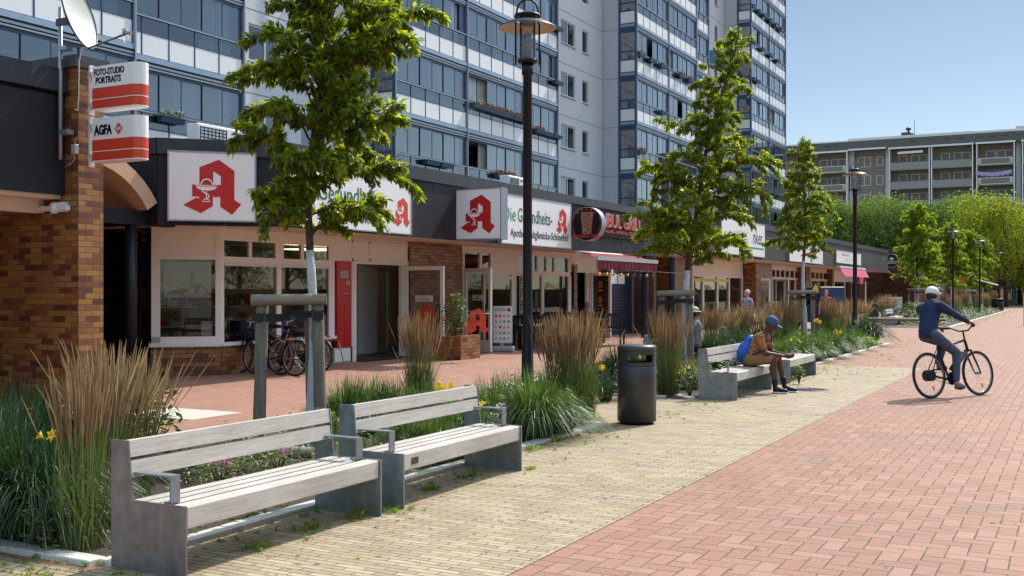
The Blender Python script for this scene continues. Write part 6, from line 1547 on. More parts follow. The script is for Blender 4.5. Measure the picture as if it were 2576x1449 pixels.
for k, (px, d, s, p) in enumerate(((1660,19.0,.98,0),(1790,24.5,.98,0),(1828,25.5,1.0,1),(1868,25.8,1.0,0),(1905,26,.98,1),(1945,26.5,1.0,0),(1985,28,1.08,0),(1975,33,1.1,1),(2085,32,1.08,0),(2112,33,1.06,1),(2140,34.5,1.05,0),(2172,41,1.05,1),(2225,51,1.2,1),(2240,54,1.1,1),(2330,58,1.15,0),(2372,62,1.15,0),(2400,64,1.15,1),(2428,70,1.15,0),(2455,76,1.2,0),(2480,84,1.2,1),(2500,94,1.25,0))):
    reed(px, d, s, ['reed clump behind the second tree', 'first brown reed clump in the row behind the seated man', 'second brown reed clump in the row behind the seated man', 'third brown reed clump in the row behind the seated man, below the white haired woman', 'reed clump right of the white haired woman', 'reed clump above the seated man and his cap', 'reed clump between seated man and third tree', 'reed clump left of the third tree stakes', 'reed clump in front of the woman in the flowered blouse', 'reed clump right of the woman in the flowered blouse', 'reed clump just left of the second lamp', 'pale reed clump right of the second lamp', 'pale reed clump at the far slatted bench', 'pale reed clump beside the small white board', 'reed clump just left of the fourth tree', 'reed clump right of the rider, nearest of that row', 'second reed clump of the row right of the rider', 'third reed clump of the row right of the rider', 'fourth reed clump of the row right of the rider', 'fifth reed clump of the row, near the fourth lamp', 'last reed clump before the farthest lamp'][k], bool(p))
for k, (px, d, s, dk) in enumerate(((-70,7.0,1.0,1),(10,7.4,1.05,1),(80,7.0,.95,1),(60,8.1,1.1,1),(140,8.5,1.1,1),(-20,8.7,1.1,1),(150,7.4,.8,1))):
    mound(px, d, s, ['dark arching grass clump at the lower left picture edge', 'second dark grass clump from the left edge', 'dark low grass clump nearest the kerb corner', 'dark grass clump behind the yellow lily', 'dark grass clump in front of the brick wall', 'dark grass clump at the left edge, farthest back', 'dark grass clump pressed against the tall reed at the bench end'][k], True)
for k, (px, d, s) in enumerate(((875,11.9,.98),(935,12.2,.95),(1000,12.3,.9),(1060,12.2,.8),(1110,11.6,.82),(1165,11.0,.82),(1238,11.9,1.0),(1345,11.55,1.12),(1290,12.4,1.0),(1410,11.9,.82),(1035,10.2,.75),(1095,10.0,.72))):
    mound(px, d, s, ['green grass mound just right of the stake frame of the nearest tree', 'second green grass mound behind the second bench', 'third green grass mound behind the second bench', 'green grass mound under the narrow reed clump', 'green grass mound below the yellow lilies', 'green grass mound behind the right half of the second backrest', 'bright grass mound at the far armrest of the second bench', 'large bright round grass mound just beyond the second bench', 'grass mound at the foot of the nearest lamp', 'small grass mound at the far corner of the first bed', 'low grass seen through the gap of the second backrest, left', 'low grass seen through the gap of the second backrest, right'][k])
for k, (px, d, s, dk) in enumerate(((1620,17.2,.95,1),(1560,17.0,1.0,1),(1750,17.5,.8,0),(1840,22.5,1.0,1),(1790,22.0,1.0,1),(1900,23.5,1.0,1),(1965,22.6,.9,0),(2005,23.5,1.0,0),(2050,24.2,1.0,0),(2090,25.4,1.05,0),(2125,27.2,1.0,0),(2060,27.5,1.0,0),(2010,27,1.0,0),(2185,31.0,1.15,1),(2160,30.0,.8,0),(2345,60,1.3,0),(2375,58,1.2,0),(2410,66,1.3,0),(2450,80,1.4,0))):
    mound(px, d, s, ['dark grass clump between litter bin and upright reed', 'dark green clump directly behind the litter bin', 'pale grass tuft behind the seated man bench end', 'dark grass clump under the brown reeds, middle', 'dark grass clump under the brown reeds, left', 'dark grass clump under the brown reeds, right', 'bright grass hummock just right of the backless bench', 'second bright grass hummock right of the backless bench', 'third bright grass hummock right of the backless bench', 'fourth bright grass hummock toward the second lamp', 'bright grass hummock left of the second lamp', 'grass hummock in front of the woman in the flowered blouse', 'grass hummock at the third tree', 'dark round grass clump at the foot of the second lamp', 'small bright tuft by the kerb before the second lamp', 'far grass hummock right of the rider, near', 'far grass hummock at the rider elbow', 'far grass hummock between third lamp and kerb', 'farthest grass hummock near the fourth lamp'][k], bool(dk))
# daylilies with yellow flowers
def lily(px, py, d, lb, nfl=3, s=1.0):
    p = AT(px, d); R = random.Random(int(px*7+py)); t_ = thing('daylily', lb, 'flower', (p.x, p.y, .014)); H = HZ(py, d)
    b = mound_mesh(int(px), H*.75, .30, 110, .009); b.build('leaves', M['bladedark'], t_)
    st = MB(); fl = MB()
    for k in range(nfl):
        q = Vector((R.uniform(-.10,.10), R.uniform(-.10,.10), H - R.uniform(0,.10))); st.tube([(0,0,.02),(q.x*.4,q.y*.4,H*.5),tuple(q)], [.005,.004,.003], 5)
        ax = Vector((R.gauss(0,.7),R.gauss(0,.7)-.5,R.uniform(.1,.7))).normalized(); a = ax.orthogonal().normalized(); e = ax.cross(a)
        for j in range(6):
            th = j*pi/3; o_ = a*cos(th) + e*sin(th); sd = ax.cross(o_); L = .055*s
            L *= .8; fl.quad(q, q+o_*L*.55+ax*L*.8-sd*L*.28, q+o_*L*1.15+ax*L*.85, q+o_*L*.55+ax*L*.8+sd*L*.28)
    st.build('stalks', M['blade'], t_); fl.build('blossoms', M['lily'], t_)
lily(130, 1100, 6.75, 'single yellow lily blooming in the dark grass at the lower left', 2, 1.1); lily(1105, 962, 11.6, 'yellow lilies above the middle of the second backrest', 4, 1.2); lily(1210, 1020, 10.3, 'yellow lily beside the far armrest of the second bench', 2, 1.1)
lily(1522, 912, 15.4, 'yellow lily just left of the litter bin', 2, 1.2); lily(1585, 885, 15.9, 'yellow lily seen through the opening of the litter bin', 3); lily(2055, 806, 27.5, 'yellow lilies in front of the third tree stakes', 5, 1.3); lily(2102, 832, 27.0, 'yellow lilies left of the second lamp', 4, 1.3)
# leafy weeds, spurge column, ground cover, weeds in joints
def leafy(vs, fs, c, R, n, r, h, s0, s1):
    for k in range(n):
        p = c + Vector((R.gauss(0,r*.5), R.gauss(0,r*.5), h*R.random()**.8)); nr = Vector((R.gauss(0,.5),R.gauss(0,.5),1)).normalized(); a = Matrix.Rotation(R.uniform(0,6.28),3,nr) @ nr.orthogonal().normalized(); e = nr.cross(a); s_ = R.uniform(s0,s1)
        i = len(vs); vs += [p-a*s_, p-e*s_*.45, p+a*s_, p+e*s_*.45]; fs.append((i,i+1,i+2,i+3))
R = random.Random(9); vs, fs = [], []
for k in range(240):
    x = R.uniform(-8.3,-5.2); y = R.uniform(4.6,11.6); leafy(vs, fs, Vector((x,y,.02)), R, 26, .22, R.uniform(.06,.20), .015,.035)
for k in range(50):
    leafy(vs, fs, Vector((-5.45+R.uniform(-.2,.2), R.uniform(4.9,9.4),.02)), R, 26, .16, R.uniform(.08,.2), .015,.03)
tag(raw(vs, fs).build('ground_cover', M['shrub']), 'low leafy ground cover filling the first bed behind the benches', 'ground cover', kind='stuff')
vs, fs = [], []
for k in range(420):
    y = R.uniform(15.5,33.2); leafy(vs, fs, Vector((R.uniform(-8.3,-5.3),y,.02)), R, 18, .28, R.uniform(.08,.26), .025,.05)
for k in range(260):
    leafy(vs, fs, Vector((R.uniform(-8.2,-5.3),R.uniform(50,91),.02)), R, 16, .5, R.uniform(.1,.45), .05,.09)
tag(raw(vs, fs).build('ground_cover', M['shrub']), 'low leafy ground cover in the second and third beds', 'ground cover', kind='stuff')
vs, fs = [], []
for px, d, r, h, n in ((520,8.9,.30,.28,700),(590,9.4,.30,.26,700),(640,9.5,.34,.42,900),(700,9.6,.2,.2,300),(1060,9.9,.28,.26,600),(1120,10.2,.28,.26,600),(1030,9.3,.25,.24,450),(1330,12,.2,.2,200)):
    p = AT(px, d); leafy(vs, fs, Vector((p.x,p.y,.02)), R, n, r, h, .010,.020)
tag(raw(vs, fs).build('variegated_ground_cover', M['euonymus']), 'yellow and green variegated low shrubs behind the bench seats', 'ground cover', kind='stuff')
def bushlet(name, lb, px, d, n, r, h, mat, s0, s1, cat='plant', fl=None, z=.014):
    p = AT(px, d); R = random.Random(int(px)+n); t_ = thing(name, lb, cat, (p.x,p.y,z)); vs, fs = [], []
    for k in range(n):
        a = R.uniform(0,2*pi); q = R.random()**.5; zz = h*(.12+.88*R.random()); rr = r*q*sqrt(max(.1, 1-((zz/h-.5)/.62)**2)); leafy(vs, fs, Vector((rr*cos(a),rr*sin(a),zz)), R, 1, .02, .01, s0, s1)
    raw(vs, fs).build('foliage', M[mat], t_); st = MB()
    for k in range(9):
        a = k*.7; st.tube([(0,0,0),(r*.35*cos(a),r*.35*sin(a),h*.5),(r*.6*cos(a),r*.6*sin(a),h*.82)], [.010,.007,.003], 5)
    st.build('stems', M['bark'], t_)
    if fl:
        vs, fs = [], []
        for k in range(fl[1]): leafy(vs, fs, Vector((R.gauss(0,r*.45),R.gauss(0,r*.45),h*R.uniform(.75,1.1))), R, 5, .025, .03, .010,.016)
        raw(vs, fs).build('blossoms', M[fl[0]], t_)
    return t_
bushlet('leafy_perennial', 'broad leaved green plant among the reeds left of the slab', 365, 9.0, 420, .30, .85, 'shrub', .03,.06)
bushlet('leafy_perennial', 'dark leafy plant at the foot of the brick pillar', 262, 9.6, 380, .3, .8, 'bladedark', .03,.06)
bushlet('leafy_weed', 'green leafy weed at the near kerb, lower left', 110, 6.55, 160, .16, .28, 'shrub', .015,.035)
bushlet('flowering_perennial', 'small purple flowering plant behind the nearest bench seat', 555, 8.6, 220, .14, .22, 'shrub', .012,.02, fl=('petalpink',14))
bushlet('flowering_perennial', 'pink blooms between stakes and nearest bench armrest', 700, 9.2, 200, .12, .2, 'shrub', .012,.02, fl=('petalpink',8))
bushlet('flowering_perennial', 'pale spire flowers at the far armrest of the second bench', 1258, 10.2, 120, .1, .45, 'shrub', .01,.02, fl=('petalwhite',16))
bushlet('flowering_perennial', 'yellow green flowering plant at the corner of the bed by the upright reed', 1735, 16.1, 500, .30, .42, 'shrub', .012,.026, fl=('lily',24))
bushlet('flowering_perennial', 'pink flowers left of the bench with the seated man', 1722, 17.3, 200, .2, .45, 'shrub', .012,.02, fl=('petalpink',20))
bushlet('leafy_perennial', 'bright green upright shoots in front of the third tree', 2000, 22.8, 90, .16, .62, 'leafmaple', .03,.06)
bushlet('leafy_perennial', 'low bright green plant at the kerb below the second lamp', 2182, 28.6, 300, .35, .35, 'leafmaple', .02,.04)
bushlet('leafy_weed', 'green weed growing at the foot of the backless bench', 2010, 18.3, 110, .12, .32, 'leafmaple', .015,.03)
sh = bushlet('rounded_shrub', 'round light green shrub left of the third tree', 1960, 33.5, 1500, .62, 1.25, 'shrub', .03,.05)
bushlet('rounded_shrub', 'yellow green shrub beside the far low bench', 2305, 53, 700, .8, 1.0, 'shrub', .05,.08, fl=('lily',12)); bushlet('rounded_shrub', 'dark low shrub behind the far low bench', 2275, 54, 500, .6, .7, 'shrub', .05,.08)
p = AT(837, 8.95); t_ = thing('spurge', 'narrow bright green bottlebrush plant between the two near benches', 'plant', (p.x,p.y,.014)); vs, fs = [], []
R = random.Random(4)
for s_ in (0, 1):
    o_ = Vector((.05*s_,.03*s_,0))
    for k in range(230):
        z = .08+.50*k/230*(1-.12*s_); a = k*2.4; p_ = o_+Vector((0,0,z)); d_ = Vector((cos(a),sin(a),.5)).normalized(); sd = Vector((-sin(a),cos(a),0)); i = len(vs); L = .045
        vs += [p_, p_+d_*L*.6+sd*.006, p_+d_*L, p_+d_*L*.6-sd*.006]; fs.append((i,i+1,i+2,i+3))
raw(vs, fs).build('foliage', M['leafmaple'], t_); b = MB(); b.tube([(0,0,0),(0,0,.55)], .006, 6); b.tube([(.0,0,0),(.05,.03,.1),(.05,.03,.5)], .006, 6); b.build('stems', M['blade'], t_)
# weeds in the joints
R = random.Random(31); vs, fs = [], []
def tuft(x, y, s):
    for j in range(R.randint(5,13)):
        az = R.uniform(0,6.28); p0 = Vector((x+R.gauss(0,.012),y+R.gauss(0,.006),.004)); pts = arc_pts(p0, az, s*R.uniform(.3,1), s*R.uniform(.4,1.2), 2, .3); a = az+pi/2; ribbon(vs, fs, pts, [.0022,.0035,.0005], Vector((cos(a),sin(a),0)))
for k in range(550):
    x = -5.03+2.17*R.random()**1.0; y = 3.6+19.5*R.random()**1.5; tuft(x, y, R.uniform(.004,.014))
for k in range(260): tuft(-4.95+.5*abs(R.gauss(0,.6)), R.uniform(4.4,23), R.uniform(.02,.06))
for k in range(200): tuft(R.uniform(-2.8,3.5), 4.5+16*R.random()**1.4, R.uniform(.005,.014))
for k in range(300): tuft(-4.9+1.3*abs(R.gauss(0,.7)), R.uniform(18.5,45), R.uniform(.02,.05))
for k in range(300): tuft(-4.9+.6*abs(R.gauss(0,.7)), R.uniform(50,92), R.uniform(.05,.09))
for k in range(60): tuft(R.uniform(-5.6,-4.5), R.uniform(4.0,4.4), R.uniform(.02,.05))
for x, y, s_ in ((-4.55,5.1,.09),(-4.6,5.7,.10),(-4.5,6.15,.12),(-4.55,6.42,.10),(-4.38,6.45,.07),(-4.6,7.3,.08),(-4.62,8.0,.07),(-4.9,9.6,.1),(-4.95,10.3,.09),(-4.4,8.55,.05)):
    for q in range(7): tuft(x+R.gauss(0,.04), y+R.gauss(0,.06), s_)
tag(raw(vs, fs).build('joint_weeds', M['leafmaple']), 'tiny grass and weeds sprouting from the paving joints', 'weeds', kind='stuff')
# fallen leaves and bits on the walkway
vs, fs = [], []
for k in range(60): leafy(vs, fs, Vector((R.uniform(-13,-8.8),R.uniform(6,22),.008)), R, 1, .01, .004, .02,.045)
tag(raw(vs, fs).build('fallen_leaves', M['plumepale']), 'a few pale fallen leaves scattered over the red shop pavement', 'leaves', kind='stuff')

# ================================================================ planter, advertising stand, grill furniture
p = AT(1122, 24.6); pl = thing('brick_planter', 'low brick planter box against the pier between the two open doors', 'planter', (p.x, p.y, 0), .0)
b = MB(); b.box((-.35,0,0), (.10,.95,.52)); b.box((.10,.2,0), (.28,1.1,.56)); b.build('brick_box', M['brick'], pl); b = MB(); b.box((-.3,.05,.521), (.06,.9,.53)); b.build('planter_soil', M['soil'], pl)
bushlet('planted_shrub', 'light green shrub growing in the brick planter between the doors', 1146, 24.9, 900, .34, .98, 'shrub', .025,.045, z=.55)
p = AT(1240, 28.2); ad = thing('advertising_stand', 'white framed product poster on a wheeled stand outside the second door', 'sign stand', (p.x, p.y, 0), -pi/2+YAW*.4)
rz_ = radians(20); ad.rotation_euler = (0,0,rz_)
b = MB(); b.bbox((0,-.02,.22), (.52,.02,1.2), .01); b.build('frame', M['whitepaint'], ad)
b = MB(); b.quad((.03,-.024,.25),(.49,-.024,.25),(.49,-.024,1.17),(.03,-.024,1.17), mi=0); R = random.Random(2)
b.quad((.03,-.026,1.06),(.36,-.026,1.06),(.36,-.026,1.15),(.03,-.026,1.15), mi=1); b.add([(.43+.05*cos(k*pi/6),-.027,1.10+.05*sin(k*pi/6)) for k in range(12)], [tuple(range(12))], 2)
for i in range(4):
    for j in range(5):
        x_ = .06+.11*i; z_ = .31+.15*j; b.quad((x_,-.027,z_),(x_+.06,-.027,z_),(x_+.06,-.027,z_+.06),(x_,-.027,z_+.06), mi=R.choice((1,2,3,4)))
b.build('poster', [M['panel'], M['curtain'], M['redsign'], M['orange'], M['greenp']], ad)
b = MB(); b.bbox((-.05,-.22,.0), (.57,.22,.14), .03); b.box((.2,-.02,.14), (.3,.02,.22)); b.build('base', M['greyplastic'], ad)
bl = M['black']
def chair(lb, x, y, rz, w_=.55):
    t_ = thing('garden_chair', lb, 'chair', (x,y,0), rz, 'black slatted chairs outside the grill')
    b = MB()
    for k in range(5): b.box((-.2+.085*k,-w_/2,.42), (-.2+.085*k+.07,w_/2,.44))
    b.build('seat', bl, t_); b = MB()
    for sx in (-.22,.2):
        for sy2 in (-w_/2,w_/2-.05): b.box((sx,sy2,0), (sx+.045,sy2+.05,.93 if sx < 0 else .62))
    b.box((-.22,-w_/2,.60), (.245,-w_/2+.05,.64)); b.box((-.22,w_/2-.05,.60), (.245,w_/2,.64)); b.build('legs_and_arms', bl, t_)
    b = MB(); b.box((-.225,-w_/2,.86), (-.18,w_/2,.94)); b.box((-.22,-w_/2,.50), (-.18,w_/2,.55)); n = max(4, int(w_/.09))
    for k in range(n): yq = -w_/2+.08+(w_-.16)*k/(n-1); b.box((-.215,yq-.012,.55), (-.19,yq+.012,.86))
    b.build('backrest', bl, t_); return t_
def gtable(lb, x, y, w_=1.2):
    t_ = thing('garden_table', lb, 'table', (x,y,0), 0, 'black tables outside the grill')
    b = MB(); b.bbox((-.35,-w_/2,.71), (.35,w_/2,.75), .008); b.build('table_top', bl, t_)
    for sx in (-.3,.24):
        for sy2 in (-w_/2+.05,w_/2-.11): b = MB(); b.box((sx,sy2,0), (sx+.06,sy2+.06,.71)); b.build('leg', bl, t_)
for px, d, rz, w_, lb in ((1318,29.0,0.3,.6,'black chair left of the lamp post, half hidden by it'),(1352,28.6,pi/2,1.3,'black double bench just right of the lamp post with its back to the viewer'),(1420,30.5,pi/2,1.2,'black double bench behind the large reed clump'),(1530,31.5,2.2,.9,'black bench with open sides, right of the pink clad guest'),(1395,32.5,-pi/2,1.2,'black double bench farther in, facing the viewer')):
    p = AT(px, d); chair(lb, p.x, p.y, rz, w_)
p = AT(1372, 30.2); gtable('black table behind the first double bench', p.x, p.y); p = AT(1478, 32.2); gtable('black table where the guest in pink sits', p.x, p.y, 1.4)
for px, d, lb in ((1392,30.2,'white cup on the black table behind the lamp post, left one'),(1405,30.4,'white cup on the black table, right one'),(1452,31.5,'white bowl on the table of the guest in pink')):
    p = AT(px, d); b = MB(); b.lathe([(.03,0),(.045,.09),(.04,.09),(.02,.01)], n=14); tag(b.build('cup', M['whitepaint'], loc=(p.x,p.y,.751)), lb, 'cup')
p = AT(2252, 57); b = MB(); b.bbox((-.5,-.03,.3),(.35,.03,1.25),.02); b.box((-.45,-.03,0),(-.4,.03,.3)); b.box((.25,-.03,0),(.3,.03,.3)); o = b.build('white_board', M['whitepaint'], loc=(p.x,p.y,0)); o.rotation_euler=(0,0,.2); tag(o, 'white standing board near the dark bin at the brick building', 'board')
# small dark vehicle behind the third tree
p = AT(2045, 44); vn = thing('delivery_trike_van', 'small dark blue van with slanted windscreen, mostly hidden behind the third tree stakes', 'van', (p.x, p.y, 0), YAW-pi/2+.25); vn.scale = (.8,.8,.9)
b = MB(); pr = [(-.9,.35),(-.9,1.0),(-.2,1.12),(.15,1.95),(1.9,1.95),(2.0,.35)]; b.prism([(x,-.7,z) for x, z in pr], (0,1.4,0)); o = b.build('body', plain('van_blue', (.02,.04,.10), .3), vn); md = o.modifiers.new('bevel','BEVEL'); md.width=.06; md.segments=2
b = MB(); b.quad((-.2,-.62,1.14),(.14,-.62,1.9),(.14,.62,1.9),(-.2,.62,1.14)); b.v=[(x-.03,y,z) for x,y,z in b.v]; b.build('windscreen', M['winglass'], vn)
b = MB(); b.quad((.2,-.71,1.15),(1.1,-.71,1.15),(1.1,-.71,1.8),(.35,-.71,1.8)); b.build('side_window', M['winglass'], vn)
for x_ in (-.5,1.5):
    for y_ in (-.72,.60): b = MB(); b.tube([(x_,y_,.3),(x_,y_+.12,.3)], .3, 20); b.build('wheel', M['blackmatt'], vn)
for y_ in (-.5,.5): b = MB(); b.ball((-.9,y_,.75), .1, (.4,1,1)); b.build('headlight', M['whitepaint'], vn)
p = AT(2052, 42.5); b = MB(); b.add([(-.20,0,1.52),(.20,0,1.52),(0,0,1.88)], [(0,1,2)], 0); b.add([(-.25,.01,1.49),(.25,.01,1.49),(0,.01,1.95)], [(0,1,2)], 1); b.box((-.02,.02,0),(.02,.05,1.7),1); o = b.build('warning_sign', [M['yellowp'], M['anthracite']], loc=(p.x,p.y,0)); o.rotation_euler=(0,0,YAW); tag(o, 'yellow triangular warning sign beside the dark van', 'sign')
p = AT(1981, 30.5); b = MB(); b.lathe([(.20,0),(.24,.75),(.25,.78),(.25,.84)], n=20, mi=0); b.lathe([(.26,.842),(.24,.90),(0,.93)], n=20, mi=1, caps=False); tag(b.build('green_waste_bin', [M['greend'], M['black']], loc=(p.x,p.y,0)), 'small green bin with dark lid right of the round shrub', 'waste bin')
# ================================================================ bicycles
def wheel(par, x, r=.345, reflector=True):
    t_ = MB(); n = 36; t_.tube([(x+(r-.018)*cos(2*pi*k/n),0,r+(r-.018)*sin(2*pi*k/n)) for k in range(n+1)], .021, 8, caps=False)
    w_ = t_.build('wheel', M['blackmatt'], par)
    b = MB(); b.tube([(x+(r-.042)*cos(2*pi*k/n),0,r+(r-.042)*sin(2*pi*k/n)) for k in range(n+1)], .009, 6, caps=False); b.build('rim', M['steel'], w_)
    b = MB()
    for k in range(24):
        a = 2*pi*k/24; s_ = 1 if k % 2 else -1; b.tube([(x+.02*cos(a+.5*s_),.025*s_,r+.02*sin(a+.5*s_)), (x+(r-.045)*cos(a),0,r+(r-.045)*sin(a))], .0012, 3, caps=False)
    b.tube([(x,-.05,r),(x,.05,r)], .02, 10); b.build('spokes', M['steel'], w_)
    if reflector: b = MB(); b.obox((x+.2*cos(5.0),-.012,r+.2*sin(5.0)), (.035*cos(5.0),0,.035*sin(5.0)), (0,.006,0), (-.012*sin(5.0),0,.012*cos(5.0))); b.build('reflector', M['orange'], w_)
def bicycle(label, loc, rz, roll=0, fmat='black', basket=False, rack=True, low=False, motor=False, steer=0):
    t_ = thing('bicycle', label, 'bicycle', loc, rz); t_.rotation_euler = (roll, 0, rz)
    r = .345; wheel(t_, 0, r); wheel(t_, 1.08, r)
    b = MB(); bb = (.42,0,.28); st = (.24,0,.78); hd = (.86,0,.86); hb_ = (.90,0,.70)
    b.tube([bb, st], .017, 8); b.tube([bb, hb_], .024, 8); b.tube([(.30,0,.62) if low else (.255,0,.74), hd], .019, 8); b.tube([hd, hb_], .022, 8)
    for s_ in (-1,1): b.tube([(0,.055*s_,r), (.38,.03*s_,.28)], .010, 6); b.tube([(0,.055*s_,r), (.245,.012*s_,.75)], .008, 6)
    b.build('frame', M[fmat] if isinstance(fmat, str) else fmat, t_)
    b = MB()
    for s_ in (-1,1): b.tube([(.905,.055*s_,.70),(.99,.055*s_,.53),(1.08,.055*s_,r)], [.016,.015,.010], 8)
    b.tube([(.905,-.06,.70),(.905,.06,.70)], .018, 8); b.build('fork', M['black'], t_)
    b = MB(); b.tube([hd,(.84,0,1.0)], .014, 8); b.tube([(.74,.30,1.06),(.80,.2,1.06),(.86,.08,1.0),(.86,-.08,1.0),(.80,-.2,1.06),(.74,-.30,1.06)], .012, 8); b.build('handlebar', M['steel' if rack else 'black'], t_)
    for s_ in (-1,1): b = MB(); b.tube([(.80,.2*s_,1.06),(.72,.31*s_,1.06)], .017, 8); b.build('grip', M['blackmatt'], t_)
    b = MB(); b.tube([st,(.20,0,.90)], .013, 8); b.build('seat_post', M['steel'], t_)
    b = MB(); b.ball((.12,0,.93), .12, (1.0,.75,.3), 12); b.ball((.26,0,.925), .07, (1.5,.5,.35), 10); b.build('saddle', M['black'], t_)
    b = MB(); b.tube([(.42,-.05,.28),(.42,.05,.28)], .025, 10); b.tube([(.42,-.055,.28),(.42,-.052,.28)], .095, 24)
    b.tube([(.42,-.07,.28),(.42+.16*cos(-1.2),-.075,.28+.16*sin(-1.2))], .010, 6); b.tube([(.42,.07,.28),(.42-.16*cos(-1.2),.075,.28-.16*sin(-1.2))], .010, 6)
    b.box((.42+.16*cos(-1.2)-.05,-.19,.28+.16*sin(-1.2)-.012), (.42+.16*cos(-1.2)+.05,-.08,.28+.16*sin(-1.2)+.012)); b.box((.42-.16*cos(-1.2)-.05,.08,.28-.16*sin(-1.2)-.012), (.42-.16*cos(-1.2)+.05,.19,.28-.16*sin(-1.2)+.012)); b.build('crankset', M['black'], t_)
    b = MB(); b.tube([(0,-.055,r+.045),(.42,-.055,.375)], .005, 4); b.tube([(0,-.055,r-.045),(.42,-.055,.185)], .005, 4); b.build('chain', M['anthracite'], t_)
    if motor: b = MB(); b.tube([(0,-.06,r),(0,.06,r)], .085, 20); b.build('hub_motor', M['black'], t_); b = MB(); b.tube([(.50,0,.42),(.78,0,.66)], .045, 12, flat=.8); b.build('battery', M['black'], t_)
    if rack:
        b = MB()
        for s_ in (-1,1): b.tube([(0,.06*s_,r),(-.05,.06*s_,.74),(-.20,.05*s_,.75)], .006, 5); b.tube([(-.20,.05*s_,.75),(.2,.05*s_,.75)], .007, 5)
        b.tube([(-.20,-.05,.75),(-.20,.05,.75)], .007, 5); b.build('luggage_rack', M['black'], t_)
        b = MB(); n = 14; 
        for x_ in (0, 1.08):
            b.tube([(x_+(r+.02)*cos(pi*.15+pi*.75*k/n),0,r+(r+.02)*sin(pi*.15+pi*.75*k/n)) for k in range(n+1)], .022, 6, flat=.3)
        b.build('mudguard', M['black'], t_)
        b = MB(); b.box((-.24,-.04,.70), (-.21,.04,.74)); b.build('rear_light', M['redsign'], t_)
    if basket: b = MB(); b.box((.92,-.17,.78),(1.2,.17,.80)); b.box((.92,-.17,.78),(.93,.17,1.02)); b.box((1.19,-.17,.78),(1.2,.17,1.02)); b.box((.92,-.17,.78),(1.2,-.16,1.02)); b.box((.92,.16,.78),(1.2,.17,1.02)); b.build('basket', M['black'], t_)
    return t_
copper = plain('copper_frame', (.35,.17,.12), .35, metal=.5)
p = AT(706, 20.3); bicycle('black parked bicycle with a front basket, leftmost at the shop window', (p.x,p.y,0), pi-.05, .05, 'black', True)
p = AT(741, 20.0); bicycle('parked bicycle with copper coloured frame in front of the basket bicycle', (p.x,p.y,0), pi-.1, .06, copper, False, low=True)
p = AT(800, 20.6); bicycle('parked black bicycle hidden behind the tree stakes', (p.x,p.y,0), pi-.05, .05, 'black', False)
b = MB(); p = AT(590, 21.6)
for k in range(5):
    y_ = p.y + .05 + .42*k; b.tube([(-14.30,y_,.08),(-14.05,y_,.55),(-13.85,y_+.04,.55),(-13.75,y_+.08,.1)], .012, 6)
b.tube([(-14.3,p.y-.2,.1),(-14.3,p.y+2.1,.1)], .015, 6); b.tube([(-13.75,p.y-.2,.1),(-13.75,p.y+2.1,.1)], .015, 6); tag(b.build('bicycle_rack', M['steel']), 'low bent tube bicycle rack under the pharmacy window', 'bicycle rack')

# ================================================================ people
def skinmat(name, c): return plain(name, c, .5, var=.06, scale=20, spec=.35)
SK_D = skinmat('skin_dark', (.095,.042,.024)); SK_L = skinmat('skin_light', (.50,.29,.20)); SK_T = skinmat('skin_tan', (.36,.19,.12))
def soft(name, segs, mat, parent, vox=.011, it=3, ells=()):
    """one continuous skin grown over tapered limbs"""
    b = MB()
    for p0, r0, p1, r1 in segs:
        p0 = Vector(p0); p1 = Vector(p1); n = 3; b.tube([p0.lerp(p1, k/n) for k in range(n+1)], [r0+(r1-r0)*k/n for k in range(n+1)], 12); b.ball(p0, r0, n=12); b.ball(p1, r1, n=12)
    for c, r, sc, rot in ells: b.ball(c, r, sc, 14, rot=rot)
    o = b.build(name, mat, parent); o.data.polygons.foreach_set('use_smooth', [True]*len(o.data.polygons))
    m = o.modifiers.new('skin', 'REMESH'); m.mode = 'VOXEL'; m.voxel_size = vox; m.use_smooth_shade = True
    s_ = o.modifiers.new('smooth', 'SMOOTH'); s_.iterations = it; s_.factor = .5; return o
def hand_segs(wr, d, palm_n, curl=.5, side=1):
    """palm, four unequal bent fingers and a thumb from the side of the palm"""
    wr = Vector(wr); d = Vector(d).normalized(); n_ = Vector(palm_n).normalized(); w_ = d.cross(n_).normalized()*side; out = []
    pc = wr + d*.045; out.append((wr, .026, pc, .030)); out.append((wr+d*.02+w_*.018, .017, wr+d*.085+w_*.028, .014)); out.append((wr+d*.02-w_*.018, .017, wr+d*.080-w_*.028, .013))
    for k, L in enumerate((.066,.075,.070,.055)):
        base = wr + d*.082 + w_*(.029-.019*k); m1 = base + (d*(1-curl*.4)+n_*curl*.5).normalized()*L*.5; m2 = m1 + (d*(1-curl)+n_*curl).normalized()*L*.5; out += [(base,.0095,m1,.0088),(m1,.0088,m2,.0075)]
    tb = wr + d*.03 + w_*.032; t1_ = tb + (d*.6+w_*.7+n_*.3).normalized()*.035; t2_ = t1_ + (d*.8+w_*.2+n_*.4).normalized()*.028; out += [(tb,.013,t1_,.011),(t1_,.011,t2_,.009)]
    return out
